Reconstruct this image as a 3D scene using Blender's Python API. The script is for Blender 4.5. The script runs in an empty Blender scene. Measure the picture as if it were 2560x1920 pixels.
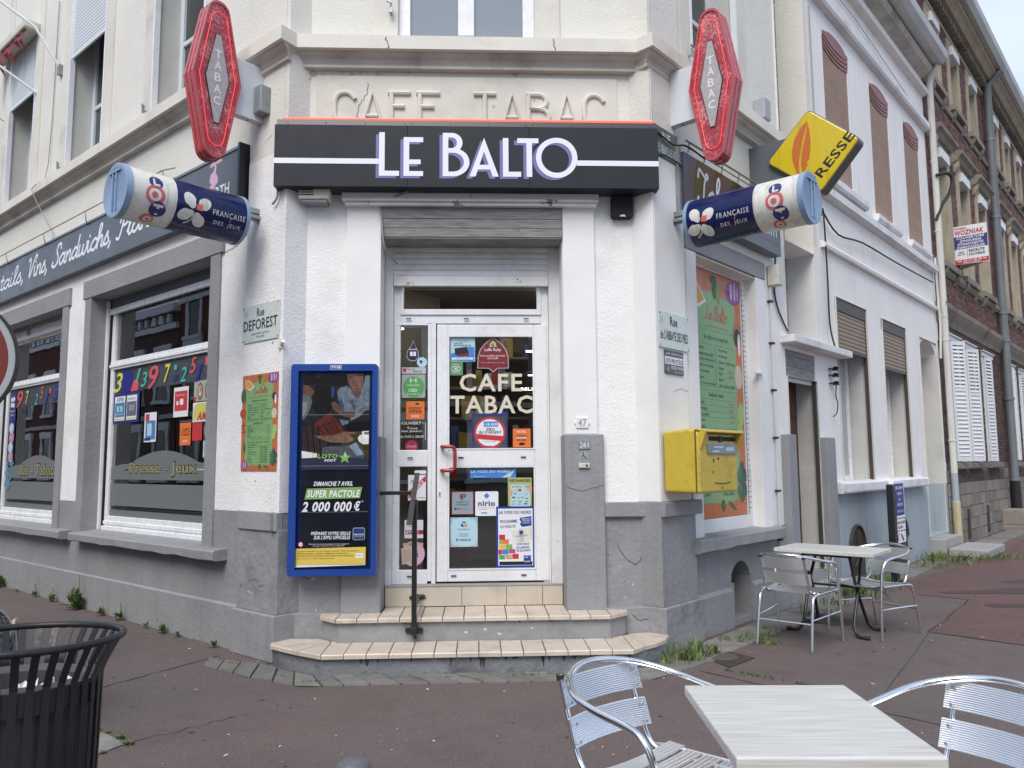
import bpy, bmesh, math, random
from mathutils import Vector, Matrix
random.seed(7)
R = math.radians
PI = math.pi
scene = bpy.context.scene
col = scene.collection

# ------------------------------------------------------------------ camera
CAMH = 1.5
cam_d = bpy.data.cameras.new('camera')
cam = bpy.data.objects.new('camera', cam_d)
col.objects.link(cam)
cam_d.sensor_fit = 'HORIZONTAL'
cam_d.sensor_width = 36.0
cam_d.lens = 36.0 * 1949.85 / 2560.0
cam_d.clip_start = 0.05
cam_d.clip_end = 600
_p, _r = 0.103057, 0.0075301
fw = Vector((0, math.cos(_p), math.sin(_p)))
u0 = Vector((0, -math.sin(_p), math.cos(_p)))
r0 = Vector((1, 0, 0))
ri = r0 * math.cos(_r) - u0 * math.sin(_r)
up = r0 * math.sin(_r) + u0 * math.cos(_r)
m = Matrix((ri, up, -fw)).transposed().to_4x4()
m.translation = Vector((0, 0, CAMH))
cam.matrix_world = m
scene.camera = cam
scene.render.resolution_x = 1024
scene.render.resolution_y = 768

# ------------------------------------------------------------------ sky, sun, exposure
world = bpy.data.worlds.new('World')
scene.world = world
world.use_nodes = True
nt = world.node_tree
nt.nodes.clear()
wo = nt.nodes.new('ShaderNodeOutputWorld')
bg = nt.nodes.new('ShaderNodeBackground')
sky = nt.nodes.new('ShaderNodeTexSky')
sky.sky_type = 'NISHITA'
sky.sun_disc = False
SUN_EL, SUN_AZ = R(50), R(196)          # azimuth clockwise from +Y
sky.sun_elevation = SUN_EL
sky.sun_rotation = SUN_AZ
sky.air_density = 1.0
sky.dust_density = 1.5
tc = nt.nodes.new('ShaderNodeTexCoord')
mp = nt.nodes.new('ShaderNodeMapping')
mp.inputs['Scale'].default_value = (1.0, 1.0, 2.2)
nz = nt.nodes.new('ShaderNodeTexNoise')
nz.inputs['Scale'].default_value = 1.7
nz.inputs['Detail'].default_value = 7
nz.inputs['Roughness'].default_value = 0.55
rmp = nt.nodes.new('ShaderNodeValToRGB')
rmp.color_ramp.elements[0].position = 0.32
rmp.color_ramp.elements[0].color = (0.15, 0.15, 0.15, 1)
rmp.color_ramp.elements[1].position = 0.62
rmp.color_ramp.elements[1].color = (0.82, 0.82, 0.82, 1)
mx = nt.nodes.new('ShaderNodeMix')
mx.data_type = 'RGBA'
nz2 = nt.nodes.new('ShaderNodeTexNoise')
nz2.inputs['Scale'].default_value = 3.0
nz2.inputs['Detail'].default_value = 5
rm2 = nt.nodes.new('ShaderNodeValToRGB')
rm2.color_ramp.elements[0].position = 0.3
rm2.color_ramp.elements[0].color = (3.1, 3.8, 5.3, 1)
rm2.color_ramp.elements[1].position = 0.7
rm2.color_ramp.elements[1].color = (5.2, 5.8, 6.9, 1)
nt.links.new(tc.outputs['Generated'], mp.inputs['Vector'])
nt.links.new(mp.outputs['Vector'], nz.inputs['Vector'])
nt.links.new(mp.outputs['Vector'], nz2.inputs['Vector'])
nt.links.new(nz.outputs['Fac'], rmp.inputs['Fac'])
nt.links.new(nz2.outputs['Fac'], rm2.inputs['Fac'])
nt.links.new(rmp.outputs['Color'], mx.inputs['Factor'])
nt.links.new(sky.outputs['Color'], mx.inputs['A'])
nt.links.new(rm2.outputs['Color'], mx.inputs['B'])
nt.links.new(mx.outputs['Result'], bg.inputs['Color'])
bg.inputs['Strength'].default_value = 0.1
nt.links.new(bg.outputs['Background'], wo.inputs['Surface'])

sd = bpy.data.lights.new('sun', 'SUN')
sd.energy = 1.5
sd.angle = R(35)
sd.color = (1.0, 0.95, 0.89)
sun = bpy.data.objects.new('sun', sd)
col.objects.link(sun)
sdir = Vector((math.sin(SUN_AZ) * math.cos(SUN_EL), math.cos(SUN_AZ) * math.cos(SUN_EL), math.sin(SUN_EL)))
sun.rotation_mode = 'QUATERNION'
sun.rotation_quaternion = sdir.to_track_quat('Z', 'Y')
sun.location = sdir * 40
scene.view_settings.view_transform = 'Standard'
scene.view_settings.look = 'None'
scene.view_settings.gamma = 1
scene.view_settings.use_curve_mapping = False
scene.view_settings.exposure = 0.92
scene.render.engine = 'CYCLES'
scene.cycles.max_bounces = 7
scene.cycles.transparent_max_bounces = 12
scene.cycles.sample_clamp_indirect = 6

# ------------------------------------------------------------------ frames of reference (one per facade)
class Frame:
    def __init__(s, x, y, deg):
        s.m = Matrix.Translation((x, y, 0)) @ Matrix.Rotation(R(deg), 4, 'Z')
    def __call__(s, x, y, z):
        return s.m @ Vector((x, y, z))
W = Frame(0, 0, 0)
F = Frame(-1.842, 6.190, 2.467)          # corner front of the cafe: x right, y into the wall
L = Frame(-1.819, 6.217, -40.402)        # facade on the left street, x = 0 at the corner
RR = Frame(1.147, 6.383, 48.731)         # facades on the right street, x = 0 at the corner
PL = Frame(-1.819, 6.217, 49.598)        # planes standing out from the left facade: x towards wall
PR = Frame(1.147, 6.383, -41.269)        # planes standing out from the right facade: x away from wall

# ------------------------------------------------------------------ object helpers
BASE = {}
def tag(o, label=None, cat=None, group=None, kind=None):
    if label: o['label'] = label
    if cat: o['category'] = cat
    if group: o['group'] = group
    if kind: o['kind'] = kind
    return o
def thing(name, label, cat, fr=W, base=(0, 0, 0), group=None, kind=None):
    o = bpy.data.objects.new(name, None)
    o.empty_display_size = 0.1
    col.objects.link(o)
    mw = fr.m @ Matrix.Translation(base)
    o.matrix_world = mw
    BASE[o.name] = mw.inverted()
    return tag(o, label, cat, group, kind)
def root_of(o):
    while o.parent: o = o.parent
    return o
def copy_tree(o, parent=None):
    c = o.copy()
    col.objects.link(c)
    if parent:
        c.parent = parent
    for ch in list(o.children):
        copy_tree(ch, c)
    return c

class MB:
    def __init__(s, fr=W):
        s.v = []; s.f = []; s.fr = fr; s.T = None
    def add(s, vs, fs):
        n = len(s.v)
        if s.T is not None: vs = [tuple(s.T @ Vector(p)) for p in vs]
        s.v += [tuple(p) for p in vs]
        s.f += [tuple(i + n for i in f) for f in fs]
        return s
    def box(s, x0, x1, y0, y1, z0, z1):
        if x0 > x1: x0, x1 = x1, x0
        if y0 > y1: y0, y1 = y1, y0
        if z0 > z1: z0, z1 = z1, z0
        return s.add([(x0, y0, z0), (x1, y0, z0), (x1, y1, z0), (x0, y1, z0), (x0, y0, z1), (x1, y0, z1), (x1, y1, z1), (x0, y1, z1)],
              [(0, 3, 2, 1), (4, 5, 6, 7), (0, 1, 5, 4), (1, 2, 6, 5), (2, 3, 7, 6), (3, 0, 4, 7)])
    def prism(s, poly, a0, a1, plane='xz'):
        """polygon given in a plane, extruded along the third axis (xz: y, xy: z, yz: x)"""
        def P(p, a):
            return (p[0], a, p[1]) if plane == 'xz' else ((p[0], p[1], a) if plane == 'xy' else (a, p[0], p[1]))
        n = len(poly)
        ar = sum(poly[i][0] * poly[(i + 1) % n][1] - poly[(i + 1) % n][0] * poly[i][1] for i in range(n))
        if ar < 0: poly = poly[::-1]
        vs = [P(p, a0) for p in poly] + [P(p, a1) for p in poly]
        fl = (plane == 'xz') != (a0 > a1)
        f0 = tuple(range(n)); f1 = tuple(range(2 * n - 1, n - 1, -1))
        fs = [f0, f1] + [((i + 1) % n, i, n + i, n + (i + 1) % n) for i in range(n)]
        if plane == 'xz':
            if a0 > a1: fs = [f[::-1] for f in fs]
        else:
            if a0 < a1: fs = [f[::-1] for f in fs]
        return s.add(vs, fs)
    def poly(s, pts, y):
        """flat sheet in the xz plane"""
        n = len(pts)
        ar = sum(pts[i][0] * pts[(i + 1) % n][1] - pts[(i + 1) % n][0] * pts[i][1] for i in range(n))
        if ar < 0: pts = pts[::-1]
        return s.add([(p[0], y, p[1]) for p in pts], [tuple(range(n))])
    def rect(s, x0, x1, z0, z1, y):
        return s.poly([(x0, z0), (x1, z0), (x1, z1), (x0, z1)], y)
    def disc(s, x, z, r, y, n=24, rz=None):
        rz = rz or r
        return s.poly([(x + r * math.cos(i * 2 * PI / n), z + rz * math.sin(i * 2 * PI / n)) for i in range(n)], y)
    def ring(s, x, z, r0, r1, y, n=28):
        vs = []; fs = []
        for i in range(n):
            a = i * 2 * PI / n
            vs += [(x + r0 * math.cos(a), y, z + r0 * math.sin(a)), (x + r1 * math.cos(a), y, z + r1 * math.sin(a))]
        for i in range(n):
            j = (i + 1) % n
            fs.append((2 * i, 2 * i + 1, 2 * j + 1, 2 * j))
        return s.add(vs, fs)
    def tube(s, pts, r, seg=8, closed=False, caps=True):
        pts = [Vector(p) for p in pts]
        n = len(pts)
        rs = r if isinstance(r, (list, tuple)) else [r] * n
        vs = []; fs = []
        nrm = None
        for i, p in enumerate(pts):
            if closed: t = pts[(i + 1) % n] - pts[i - 1]
            else: t = pts[min(i + 1, n - 1)] - pts[max(i - 1, 0)]
            if t.length < 1e-9: t = Vector((0, 0, 1))
            t.normalize()
            if nrm is None:
                a = Vector((0, 0, 1)) if abs(t.z) < 0.9 else Vector((1, 0, 0))
                nrm = t.cross(a).normalized()
            else:
                nrm = nrm - t * nrm.dot(t)
                if nrm.length < 1e-6: nrm = t.cross(Vector((0, 1, 0.1)))
                nrm.normalize()
            b = t.cross(nrm)
            for k in range(seg):
                a = 2 * PI * k / seg
                vs.append(p + (nrm * math.cos(a) + b * math.sin(a)) * rs[i])
        m_ = n if closed else n - 1
        for i in range(m_):
            for k in range(seg):
                a = i * seg + k; b_ = i * seg + (k + 1) % seg
                j = (i + 1) % n
                fs.append((a, b_, j * seg + (k + 1) % seg, j * seg + k))
        if caps and not closed:
            fs.append(tuple(range(seg))[::-1]); fs.append(tuple((n - 1) * seg + k for k in range(seg)))
        return s.add(vs, fs)
    def lathe(s, prof, c=(0, 0, 0), seg=32, axis='z'):
        """profile [(radius, height)]"""
        vs = []; fs = []
        for (r, h) in prof:
            for k in range(seg):
                a = 2 * PI * k / seg
                if axis == 'z': vs.append((c[0] + r * math.cos(a), c[1] + r * math.sin(a), c[2] + h))
                elif axis == 'x': vs.append((c[0] + h, c[1] + r * math.cos(a), c[2] + r * math.sin(a)))
                else: vs.append((c[0] + r * math.cos(a), c[1] + h, c[2] + r * math.sin(a)))
        for i in range(len(prof) - 1):
            for k in range(seg):
                a = i * seg + k; b = i * seg + (k + 1) % seg
                fs.append((a, b, b + seg, a + seg))
        return s.add(vs, fs)
    def ribbon(s, pts, w, y, smooth=True, cap=True):
        """flat stroke of width w in the xz plane"""
        P = [Vector((p[0], p[1])) for p in pts]
        if smooth and len(P) > 2: P = catmull(P, 5)
        n = len(P); vs = []; fs = []
        for i in range(n):
            t = P[min(i + 1, n - 1)] - P[max(i - 1, 0)]
            if t.length < 1e-9: t = Vector((1, 0))
            t.normalize(); q = Vector((-t.y, t.x)) * w / 2
            if cap and i == 0: b = P[0] - t * w * .35
            elif cap and i == n - 1: b = P[-1] + t * w * .35
            else: b = P[i]
            e = i * 1.5e-5
            vs += [(b.x + q.x, y - e, b.y + q.y), (b.x - q.x, y - e, b.y - q.y)]
        for i in range(n - 1): fs.append((2 * i + 1, 2 * i + 3, 2 * i + 2, 2 * i))
        return s.add(vs, fs)
    def build(s, name, mat, parent=None, smooth=False, bevel=0, label=None, kind=None, recalc=False, seg=2):
        me = bpy.data.meshes.new(name)
        mw = s.fr.m
        if parent is not None:
            mw = BASE.get(root_of(parent).name, Matrix()) @ mw
        vs = [tuple(mw @ Vector(p)) for p in s.v]
        me.from_pydata(vs, [], s.f)
        if recalc:
            bm = bmesh.new(); bm.from_mesh(me)
            bmesh.ops.recalc_face_normals(bm, faces=bm.faces); bm.to_mesh(me); bm.free()
        me.materials.append(mat)
        if smooth:
            me.polygons.foreach_set('use_smooth', [True] * len(me.polygons))
            if smooth != 2: me.set_sharp_from_angle(angle=R(40))
        me.update()
        o = bpy.data.objects.new(name, me)
        col.objects.link(o)
        if parent is not None: o.parent = parent
        if bevel:
            b = o.modifiers.new('bevel', 'BEVEL')
            b.width = bevel; b.segments = seg; b.limit_method = 'ANGLE'
        if label: o['label'] = label
        if kind: o['kind'] = kind
        return o
def catmull(P, k, closed=False):
    n = len(P); out = []
    rng = range(n) if closed else range(n - 1)
    for i in rng:
        if closed: a, b, c, d = P[i - 1], P[i], P[(i + 1) % n], P[(i + 2) % n]
        else: a, b, c, d = P[max(i - 1, 0)], P[i], P[i + 1], P[min(i + 2, n - 1)]
        for j in range(k):
            t = j / k
            out.append(0.5 * ((2 * b) + (c - a) * t + (2 * a - 5 * b + 4 * c - d) * t * t + (3 * b - a - 3 * c + d) * t ** 3))
    if not closed: out.append(P[-1])
    return out
def arc(cx, cz, r, a0, a1, n=8, rz=None):
    rz = rz or r
    return [(cx + r * math.cos(R(a0 + (a1 - a0) * i / n)), cz + rz * math.sin(R(a0 + (a1 - a0) * i / n))) for i in range(n + 1)]
def rrect(x0, x1, z0, z1, r, n=4):
    return arc(x1 - r, z1 - r, r, 0, 90, n) + arc(x0 + r, z1 - r, r, 90, 180, n) + arc(x0 + r, z0 + r, r, 180, 270, n) + arc(x1 - r, z0 + r, r, 270, 360, n)

# text: flat lettering fitted into a rectangle of the frame's xz plane
_tc = {}
def text_geo(s, bold=0, shear=0, spacing=1):
    key = (s, bold, shear, spacing)
    if key in _tc: return _tc[key]
    cu = bpy.data.curves.new('t', 'FONT')
    cu.body = s; cu.size = 1; cu.offset = bold * .6; cu.shear = shear; cu.resolution_u = 2; cu.space_character = spacing * (1 + bold * 1.8)
    ob = bpy.data.objects.new('t', cu)
    me = ob.to_mesh()
    vs = [tuple(v.co) for v in me.vertices]; fs = [tuple(p.vertices) for p in me.polygons]
    ob.to_mesh_clear()
    bpy.data.objects.remove(ob); bpy.data.curves.remove(cu)
    if not vs: return None
    xs = [v[0] for v in vs]; ys = [v[1] for v in vs]
    bb = (min(xs), max(xs), min(ys), max(ys))
    _tc[key] = (vs, fs, bb)
    return _tc[key]
def put_text(mb, s, x0, x1, z0, z1, y, bold=0, shear=0, spacing=1, rot=0, keep=False):
    g = text_geo(s, bold, shear, spacing)
    if not g: return mb
    vs, fs, (a, b, c, d) = g
    sx = (x1 - x0) / (b - a); sz = (z1 - z0) / max(d - c, 1e-6)
    if keep:
        k = min(sx, sz); cx = (x0 + x1) / 2; cz = (z0 + z1) / 2
        x0 = cx - (b - a) * k / 2; z0 = cz - (d - c) * k / 2; sx = sz = k
        x1 = 2 * cx - x0; z1 = 2 * cz - z0
    out = []
    cx = (x0 + x1) / 2; cz = (z0 + z1) / 2; cr, sr = math.cos(R(rot)), math.sin(R(rot))
    for v in vs:
        X = x0 + (v[0] - a) * sx - cx; Z = z0 + (v[1] - c) * sz - cz
        out.append((cx + X * cr - Z * sr, y, cz + X * sr + Z * cr))
    return mb.add(out, fs)
def label_text(parent, fr, s, x0, x1, z0, z1, y, mat, bold=0, shear=0, name='lettering', rot=0, keep=False, spacing=1):
    return put_text(MB(fr), s, x0, x1, z0, z1, y, bold, shear, spacing, rot, keep).build(name, mat, parent)

# ------------------------------------------------------------------ materials
def lin(c): return c / 12.92 if c <= 0.04045 else ((c + 0.055) / 1.055) ** 2.4
def hexc(h):
    return tuple(lin(int(h[i:i + 2], 16) / 255) for i in (0, 2, 4))
_mats = {}
def mat(name, c, rough=0.6, metal=0.0, var=0.0, vscale=2.0, bump=0.0, bscale=60, bdist=0.004, dirt=None, damt=0.5, dscale=1.5, streak=False, spec=0.5,
        island=0.0, grain=None, coat=0.0, emit=0.0, chips=None, chipamt=0.6, chipscale=6, bump2=0.0):
    if name in _mats: return _mats[name]
    if isinstance(c, str): c = hexc(c)
    mt = bpy.data.materials.new(name)
    mt.use_nodes = True
    n = mt.node_tree; b = n.nodes['Principled BSDF']
    b.inputs['Base Color'].default_value = (*c, 1)
    b.inputs['Roughness'].default_value = rough
    b.inputs['Metallic'].default_value = metal
    b.inputs['Specular IOR Level'].default_value = spec
    if coat: b.inputs['Coat Weight'].default_value = coat
    if emit:
        b.inputs['Emission Color'].default_value = (*c, 1); b.inputs['Emission Strength'].default_value = emit
    geo = n.nodes.new('ShaderNodeNewGeometry')
    pos = geo.outputs['Position']
    cur = None
    def noise(scale, detail=4, vec=None, sc=None, rough_=0.55):
        t = n.nodes.new('ShaderNodeTexNoise')
        t.inputs['Scale'].default_value = scale; t.inputs['Detail'].default_value = detail; t.inputs['Roughness'].default_value = rough_
        src = vec or pos
        if sc:
            mpn = n.nodes.new('ShaderNodeMapping'); mpn.inputs['Scale'].default_value = sc
            n.links.new(src, mpn.inputs['Vector']); src = mpn.outputs['Vector']
        n.links.new(src, t.inputs['Vector'])
        return t.outputs['Fac']
    def ramp(fac, p0, p1, c0, c1):
        t = n.nodes.new('ShaderNodeMapRange')
        t.inputs['From Min'].default_value = p0; t.inputs['From Max'].default_value = p1
        t.inputs['To Min'].default_value = c0; t.inputs['To Max'].default_value = c1
        n.links.new(fac, t.inputs['Value'])
        return t.outputs['Result']
    def mixc(fac, a, bb, mode='MIX'):
        t = n.nodes.new('ShaderNodeMix'); t.data_type = 'RGBA'; t.blend_type = mode
        if isinstance(fac, float): t.inputs['Factor'].default_value = fac
        else: n.links.new(fac, t.inputs['Factor'])
        for k, v in (('A', a), ('B', bb)):
            if isinstance(v, tuple): t.inputs[k].default_value = (*v[:3], 1)
            else: n.links.new(v, t.inputs[k])
        return t.outputs['Result']
    cur = tuple(c)
    if grain:          # wood-like or brushed grain: (axis scales), dark colour, amount
        g = noise(1, 6, sc=grain[0])
        cur = mixc(ramp(g, 0.35, 0.7, 0.0, grain[2]), cur, hexc(grain[1]) if isinstance(grain[1], str) else grain[1])
    if var:
        f = noise(vscale, 5)
        lo = tuple(x * (1 - var) for x in c)
        k = n.nodes.new('ShaderNodeMix'); k.data_type = 'RGBA'; k.blend_type = 'MULTIPLY'
        v_ = ramp(f, 0.3, 0.7, 1 - var, 1 + var * .35)
        cb = n.nodes.new('ShaderNodeCombineColor')
        for q in ('Red', 'Green', 'Blue'): n.links.new(v_, cb.inputs[q])
        k.inputs['Factor'].default_value = 1
        if isinstance(cur, tuple): k.inputs['A'].default_value = (*cur, 1)
        else: n.links.new(cur, k.inputs['A'])
        n.links.new(cb.outputs['Color'], k.inputs['B'])
        cur = k.outputs['Result']
    if island:
        oi = n.nodes.new('ShaderNodeObjectInfo'); fa = n.nodes.new('ShaderNodeMath'); fa.operation = 'ADD'
        n.links.new(geo.outputs['Random Per Island'], fa.inputs[0]); n.links.new(oi.outputs['Random'], fa.inputs[1])
        fr_ = n.nodes.new('ShaderNodeMath'); fr_.operation = 'FRACT'; n.links.new(fa.outputs[0], fr_.inputs[0])
        v_ = ramp(fr_.outputs[0], 0, 1, 1 - island, 1 + island)
        cb = n.nodes.new('ShaderNodeCombineColor')
        for q in ('Red', 'Green', 'Blue'): n.links.new(v_, cb.inputs[q])
        cur = mixc(1.0, cur, cb.outputs['Color'], 'MULTIPLY')
    if dirt:
        d = hexc(dirt) if isinstance(dirt, str) else dirt
        f = noise(dscale, 6, sc=(9, 9, .8) if streak else None, rough_=.65)
        cur = mixc(ramp(f, 0.5, 0.78, 0.0, damt), cur, d)
    cf = None
    if chips:
        f = noise(chipscale, 5, rough_=.7)
        cf = ramp(f, chipamt, chipamt + .015, 0.0, 1.0)
        cur = mixc(cf, cur, hexc(chips) if isinstance(chips, str) else chips)
    if not isinstance(cur, tuple): n.links.new(cur, b.inputs['Base Color'])
    if bump:
        f = noise(bscale, 4)
        if bump2:
            f2 = noise(bscale / 6.0, 3)
            ad = n.nodes.new('ShaderNodeMath'); ad.operation = 'MULTIPLY_ADD'
            n.links.new(f2, ad.inputs[0]); ad.inputs[1].default_value = bump2; n.links.new(f, ad.inputs[2])
            f = ad.outputs[0]
        bp = n.nodes.new('ShaderNodeBump'); bp.inputs['Strength'].default_value = bump; bp.inputs['Distance'].default_value = bdist
        n.links.new(f, bp.inputs['Height']); n.links.new(bp.outputs['Normal'], b.inputs['Normal'])
    if rough > .25 and (var or dirt):
        f = noise(vscale * 4, 4)
        n.links.new(ramp(f, .3, .7, max(0.05, rough - .12), min(1, rough + .1)), b.inputs['Roughness'])
    _mats[name] = mt
    return mt
def glassmat(name, tint=(0.75, 0.8, 0.8), refl=0.10, rough=0.0):
    mt = bpy.data.materials.new(name); mt.use_nodes = True
    n = mt.node_tree; n.nodes.remove(n.nodes['Principled BSDF'])
    out = n.nodes['Material Output']
    tr = n.nodes.new('ShaderNodeBsdfTransparent'); tr.inputs['Color'].default_value = (*tint, 1)
    gl = n.nodes.new('ShaderNodeBsdfGlossy'); gl.inputs['Roughness'].default_value = rough; gl.inputs['Color'].default_value = (1, 1, 1, 1)
    fr = n.nodes.new('ShaderNodeFresnel'); fr.inputs['IOR'].default_value = 1.5
    ad = n.nodes.new('ShaderNodeMath'); ad.operation = 'MULTIPLY_ADD'; ad.use_clamp = True
    ad.inputs[1].default_value = 1.3; ad.inputs[2].default_value = refl
    n.links.new(fr.outputs[0], ad.inputs[0])
    # old glazing is never quite flat
    geo = n.nodes.new('ShaderNodeNewGeometry'); t = n.nodes.new('ShaderNodeTexNoise'); t.inputs['Scale'].default_value = 1.6
    n.links.new(geo.outputs['Position'], t.inputs['Vector'])
    bp = n.nodes.new('ShaderNodeBump'); bp.inputs['Strength'].default_value = .08; bp.inputs['Distance'].default_value = .01
    n.links.new(t.outputs['Fac'], bp.inputs['Height']); n.links.new(bp.outputs['Normal'], gl.inputs['Normal'])
    mxs = n.nodes.new('ShaderNodeMixShader')
    n.links.new(ad.outputs[0], mxs.inputs[0]); n.links.new(tr.outputs[0], mxs.inputs[1]); n.links.new(gl.outputs[0], mxs.inputs[2])
    n.links.new(mxs.outputs[0], out.inputs['Surface'])
    return mt

M = {}
M['white'] = mat('white_render', (0.835, 0.825, 0.805), .8, var=.06, vscale=1.3, bump=.42, bscale=55, bdist=.014, dirt='9d988c', damt=.28, dscale=2.2, chips='8f8c84', chipamt=.775, chipscale=9, bump2=.8)
M['whitesm'] = mat('white_smooth_paint', (0.835, 0.825, 0.805), .65, var=.06, vscale=1.5, bump=.25, bscale=18, bdist=.006, dirt='a5a299', damt=.18, dscale=1.4)
M['whiteold'] = mat('white_chipped_paint', (0.74, 0.74, 0.74), .6, var=.1, vscale=3, bump=.4, bscale=30, bdist=.004, dirt='8d877c', damt=.5, dscale=2.5, chips='87817a', chipamt=.69, chipscale=9)
M['whitepeel'] = mat('white_peeling_paint', (0.74, 0.74, 0.74), .6, var=.1, vscale=3, bump=.4, bscale=30, bdist=.004, dirt='8d877c', damt=.5, dscale=2.5, chips='7d756b', chipamt=.62, chipscale=8)
M['cream'] = mat('cream_render', (0.73, 0.71, 0.645), .85, var=.05, vscale=1.2, bump=.5, bscale=50, bdist=.010, dirt='8f8a7c', damt=.15, dscale=1.0, bump2=.8)
M['creamsm'] = mat('cream_smooth_stone', (0.70, 0.675, 0.60), .8, var=.08, vscale=2, bump=.3, bscale=25, bdist=.006, dirt='6f6a5d', damt=.38, dscale=1.3)
M['stain'] = mat('weathered_cream_stone', (0.58, 0.55, 0.49), .85, var=.2, vscale=3, bump=.5, bscale=35, bdist=.008, dirt='4e4a43', damt=.7, dscale=1.8)
M['grey'] = mat('grey_masonry_paint', (0.285, 0.288, 0.294), .7, var=.13, vscale=1.8, bump=.55, bscale=22, bdist=.012, chips='a9a79f', chipamt=.765, chipscale=13, dirt='595b60', damt=.22, dscale=1.2, streak=True, bump2=.6)
M['greyc'] = mat('grey_paint_chipped', (0.285, 0.288, 0.295), .7, var=.12, vscale=2.4, bump=.7, bscale=16, bdist=.014, dirt='3c3b38', damt=.5, dscale=3.0, chips='b8b3a4', chipamt=.735, chipscale=7, bump2=.8)
M['greystep'] = mat('grey_step_paint_mossy', (0.215, 0.225, 0.24), .75, var=.18, vscale=4, bump=.8, bscale=22, bdist=.014, dirt='2c2d25', damt=.85, dscale=3.2, chips='a29f93', chipamt=.725, chipscale=8, bump2=.7)
M['greysill'] = mat('grey_sill_top', (0.33, 0.32, 0.31), .75, var=.12, vscale=3, bump=.4, bscale=40, bdist=.004, dirt='5c5a55', damt=.5)
M['dark'] = mat('unlit_interior_black', (0.02, 0.019, 0.018), .9)
M['room'] = mat('room_wall_brown', (0.20, 0.17, 0.13), .9)
M['roomy'] = mat('room_wall_yellow', (0.42, 0.38, 0.23), .9)
M['floorin'] = mat('room_floor', (0.08, 0.075, 0.07), .5)
M['tile'] = mat('beige_step_tile', (0.60, 0.515, 0.425), .42, var=.12, vscale=7, bump=.2, bscale=20, bdist=.002, island=.06, dirt='7a6a58', damt=.5, dscale=5)
M['tile2'] = mat('beige_riser_tile', (0.56, 0.50, 0.41), .4, var=.08, vscale=3, bump=.1, bscale=12, dirt='6f6553', damt=.5, dscale=3)
M['grout'] = mat('dark_grout', (0.07, 0.065, 0.055), .9, var=.3, vscale=9)
M['paver'] = mat('grey_stone_paver', (0.20, 0.19, 0.175), .85, var=.25, vscale=6, bump=.7, bscale=45, bdist=.008, island=.18, dirt='4a5138', damt=.45, dscale=4)
M['stone'] = mat('old_grey_stone', (0.24, 0.215, 0.18), .9, var=.25, vscale=4, bump=.8, bscale=28, bdist=.014, island=.2, dirt='4b463e', damt=.5, dscale=2)
M['sand'] = mat('weathered_sandstone', (0.42, 0.37, 0.27), .85, var=.18, vscale=2.5, bump=.5, bscale=30, bdist=.008, dirt='5a5344', damt=.6, dscale=1.6, streak=True)
M['sandd'] = mat('dark_sandstone_band', (0.27, 0.24, 0.19), .9, var=.25, vscale=3, bump=.6, bscale=30, bdist=.01, dirt='2d2923', damt=.7, dscale=2)
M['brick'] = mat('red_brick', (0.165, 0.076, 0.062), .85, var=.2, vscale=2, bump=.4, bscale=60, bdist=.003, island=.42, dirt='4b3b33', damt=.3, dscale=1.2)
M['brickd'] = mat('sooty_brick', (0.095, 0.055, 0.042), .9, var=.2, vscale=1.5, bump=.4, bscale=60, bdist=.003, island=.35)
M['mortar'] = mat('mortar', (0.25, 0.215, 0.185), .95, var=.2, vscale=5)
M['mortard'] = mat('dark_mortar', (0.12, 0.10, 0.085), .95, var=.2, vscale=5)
M['upvc'] = mat('white_window_frame', (0.80, 0.81, 0.82), .3, var=.03, vscale=4, dirt='9a978f', damt=.25, dscale=3)
M['upvcb'] = mat('bluish_window_frame', (0.62, 0.67, 0.70), .3)
M['shutw'] = mat('white_shutter_slat', (0.72, 0.75, 0.77), .4)
M['alu'] = mat('brushed_aluminium', (0.90, 0.91, 0.92), .34, metal=1.0)
M['alut'] = mat('polished_aluminium_tube', (0.86, 0.87, 0.88), .13, metal=1.0)
M['galv'] = mat('galvanised_steel', (0.33, 0.36, 0.37), .5, metal=.7, var=.2, vscale=8)
M['zinc'] = mat('zinc_pipe', (0.20, 0.22, 0.235), .55, metal=.3, var=.15, vscale=2)
M['black'] = mat('black_paint', (0.018, 0.018, 0.02), .35)
M['blackm'] = mat('matte_black', (0.012, 0.012, 0.013), .8)
M['rubber'] = mat('rubber', (0.02, 0.02, 0.02), .7)
M['fascia'] = mat('anthracite_fascia', (0.019, 0.022, 0.029), .5, spec=.3, var=.08, vscale=1)
M['lwhite'] = mat('sign_white', (0.80, 0.82, 0.87), .4)
M['lviolet'] = mat('sign_violet', (0.165, 0.16, 0.40), .4)
M['led'] = mat('red_led_strip', (0.85, 0.16, 0.10), .35, emit=.55)
M['board'] = mat('grey_sign_board', (0.115, 0.135, 0.150), .4, var=.1, vscale=.8)
M['purple'] = mat('purple_board', (0.052, 0.045, 0.088), .25)
M['khaki'] = mat('dark_khaki_board', (0.036, 0.034, 0.024), .25)
M['pink'] = mat('pink_print', (0.66, 0.42, 0.55), .4)
M['pinkd'] = mat('dark_pink_print', (0.40, 0.10, 0.18), .4)
M['wood'] = mat('grey_weathered_wood', (0.30, 0.295, 0.285), .8, var=.1, vscale=2, grain=((6, 6, 60), '5f5c58', .7), bump=.5, bscale=30, bdist=.005, chips='6d6459', chipamt=.68, chipscale=4)
M['blue'] = mat('blue_case', (0.012, 0.055, 0.27), .32, coat=.3)
M['navy'] = mat('navy_print', (0.022, 0.028, 0.055), .3, coat=.4)
M['nvb'] = mat('loto_navy', (0.004, 0.011, 0.075), .28, spec=.4, coat=.1, dirt='2a2c38', damt=.35, dscale=4, streak=True)
M['lotow'] = mat('loto_white', (0.70, 0.70, 0.64), .3, dirt='6e6a55', damt=.6, dscale=2.5, streak=True, coat=.2)
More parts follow.
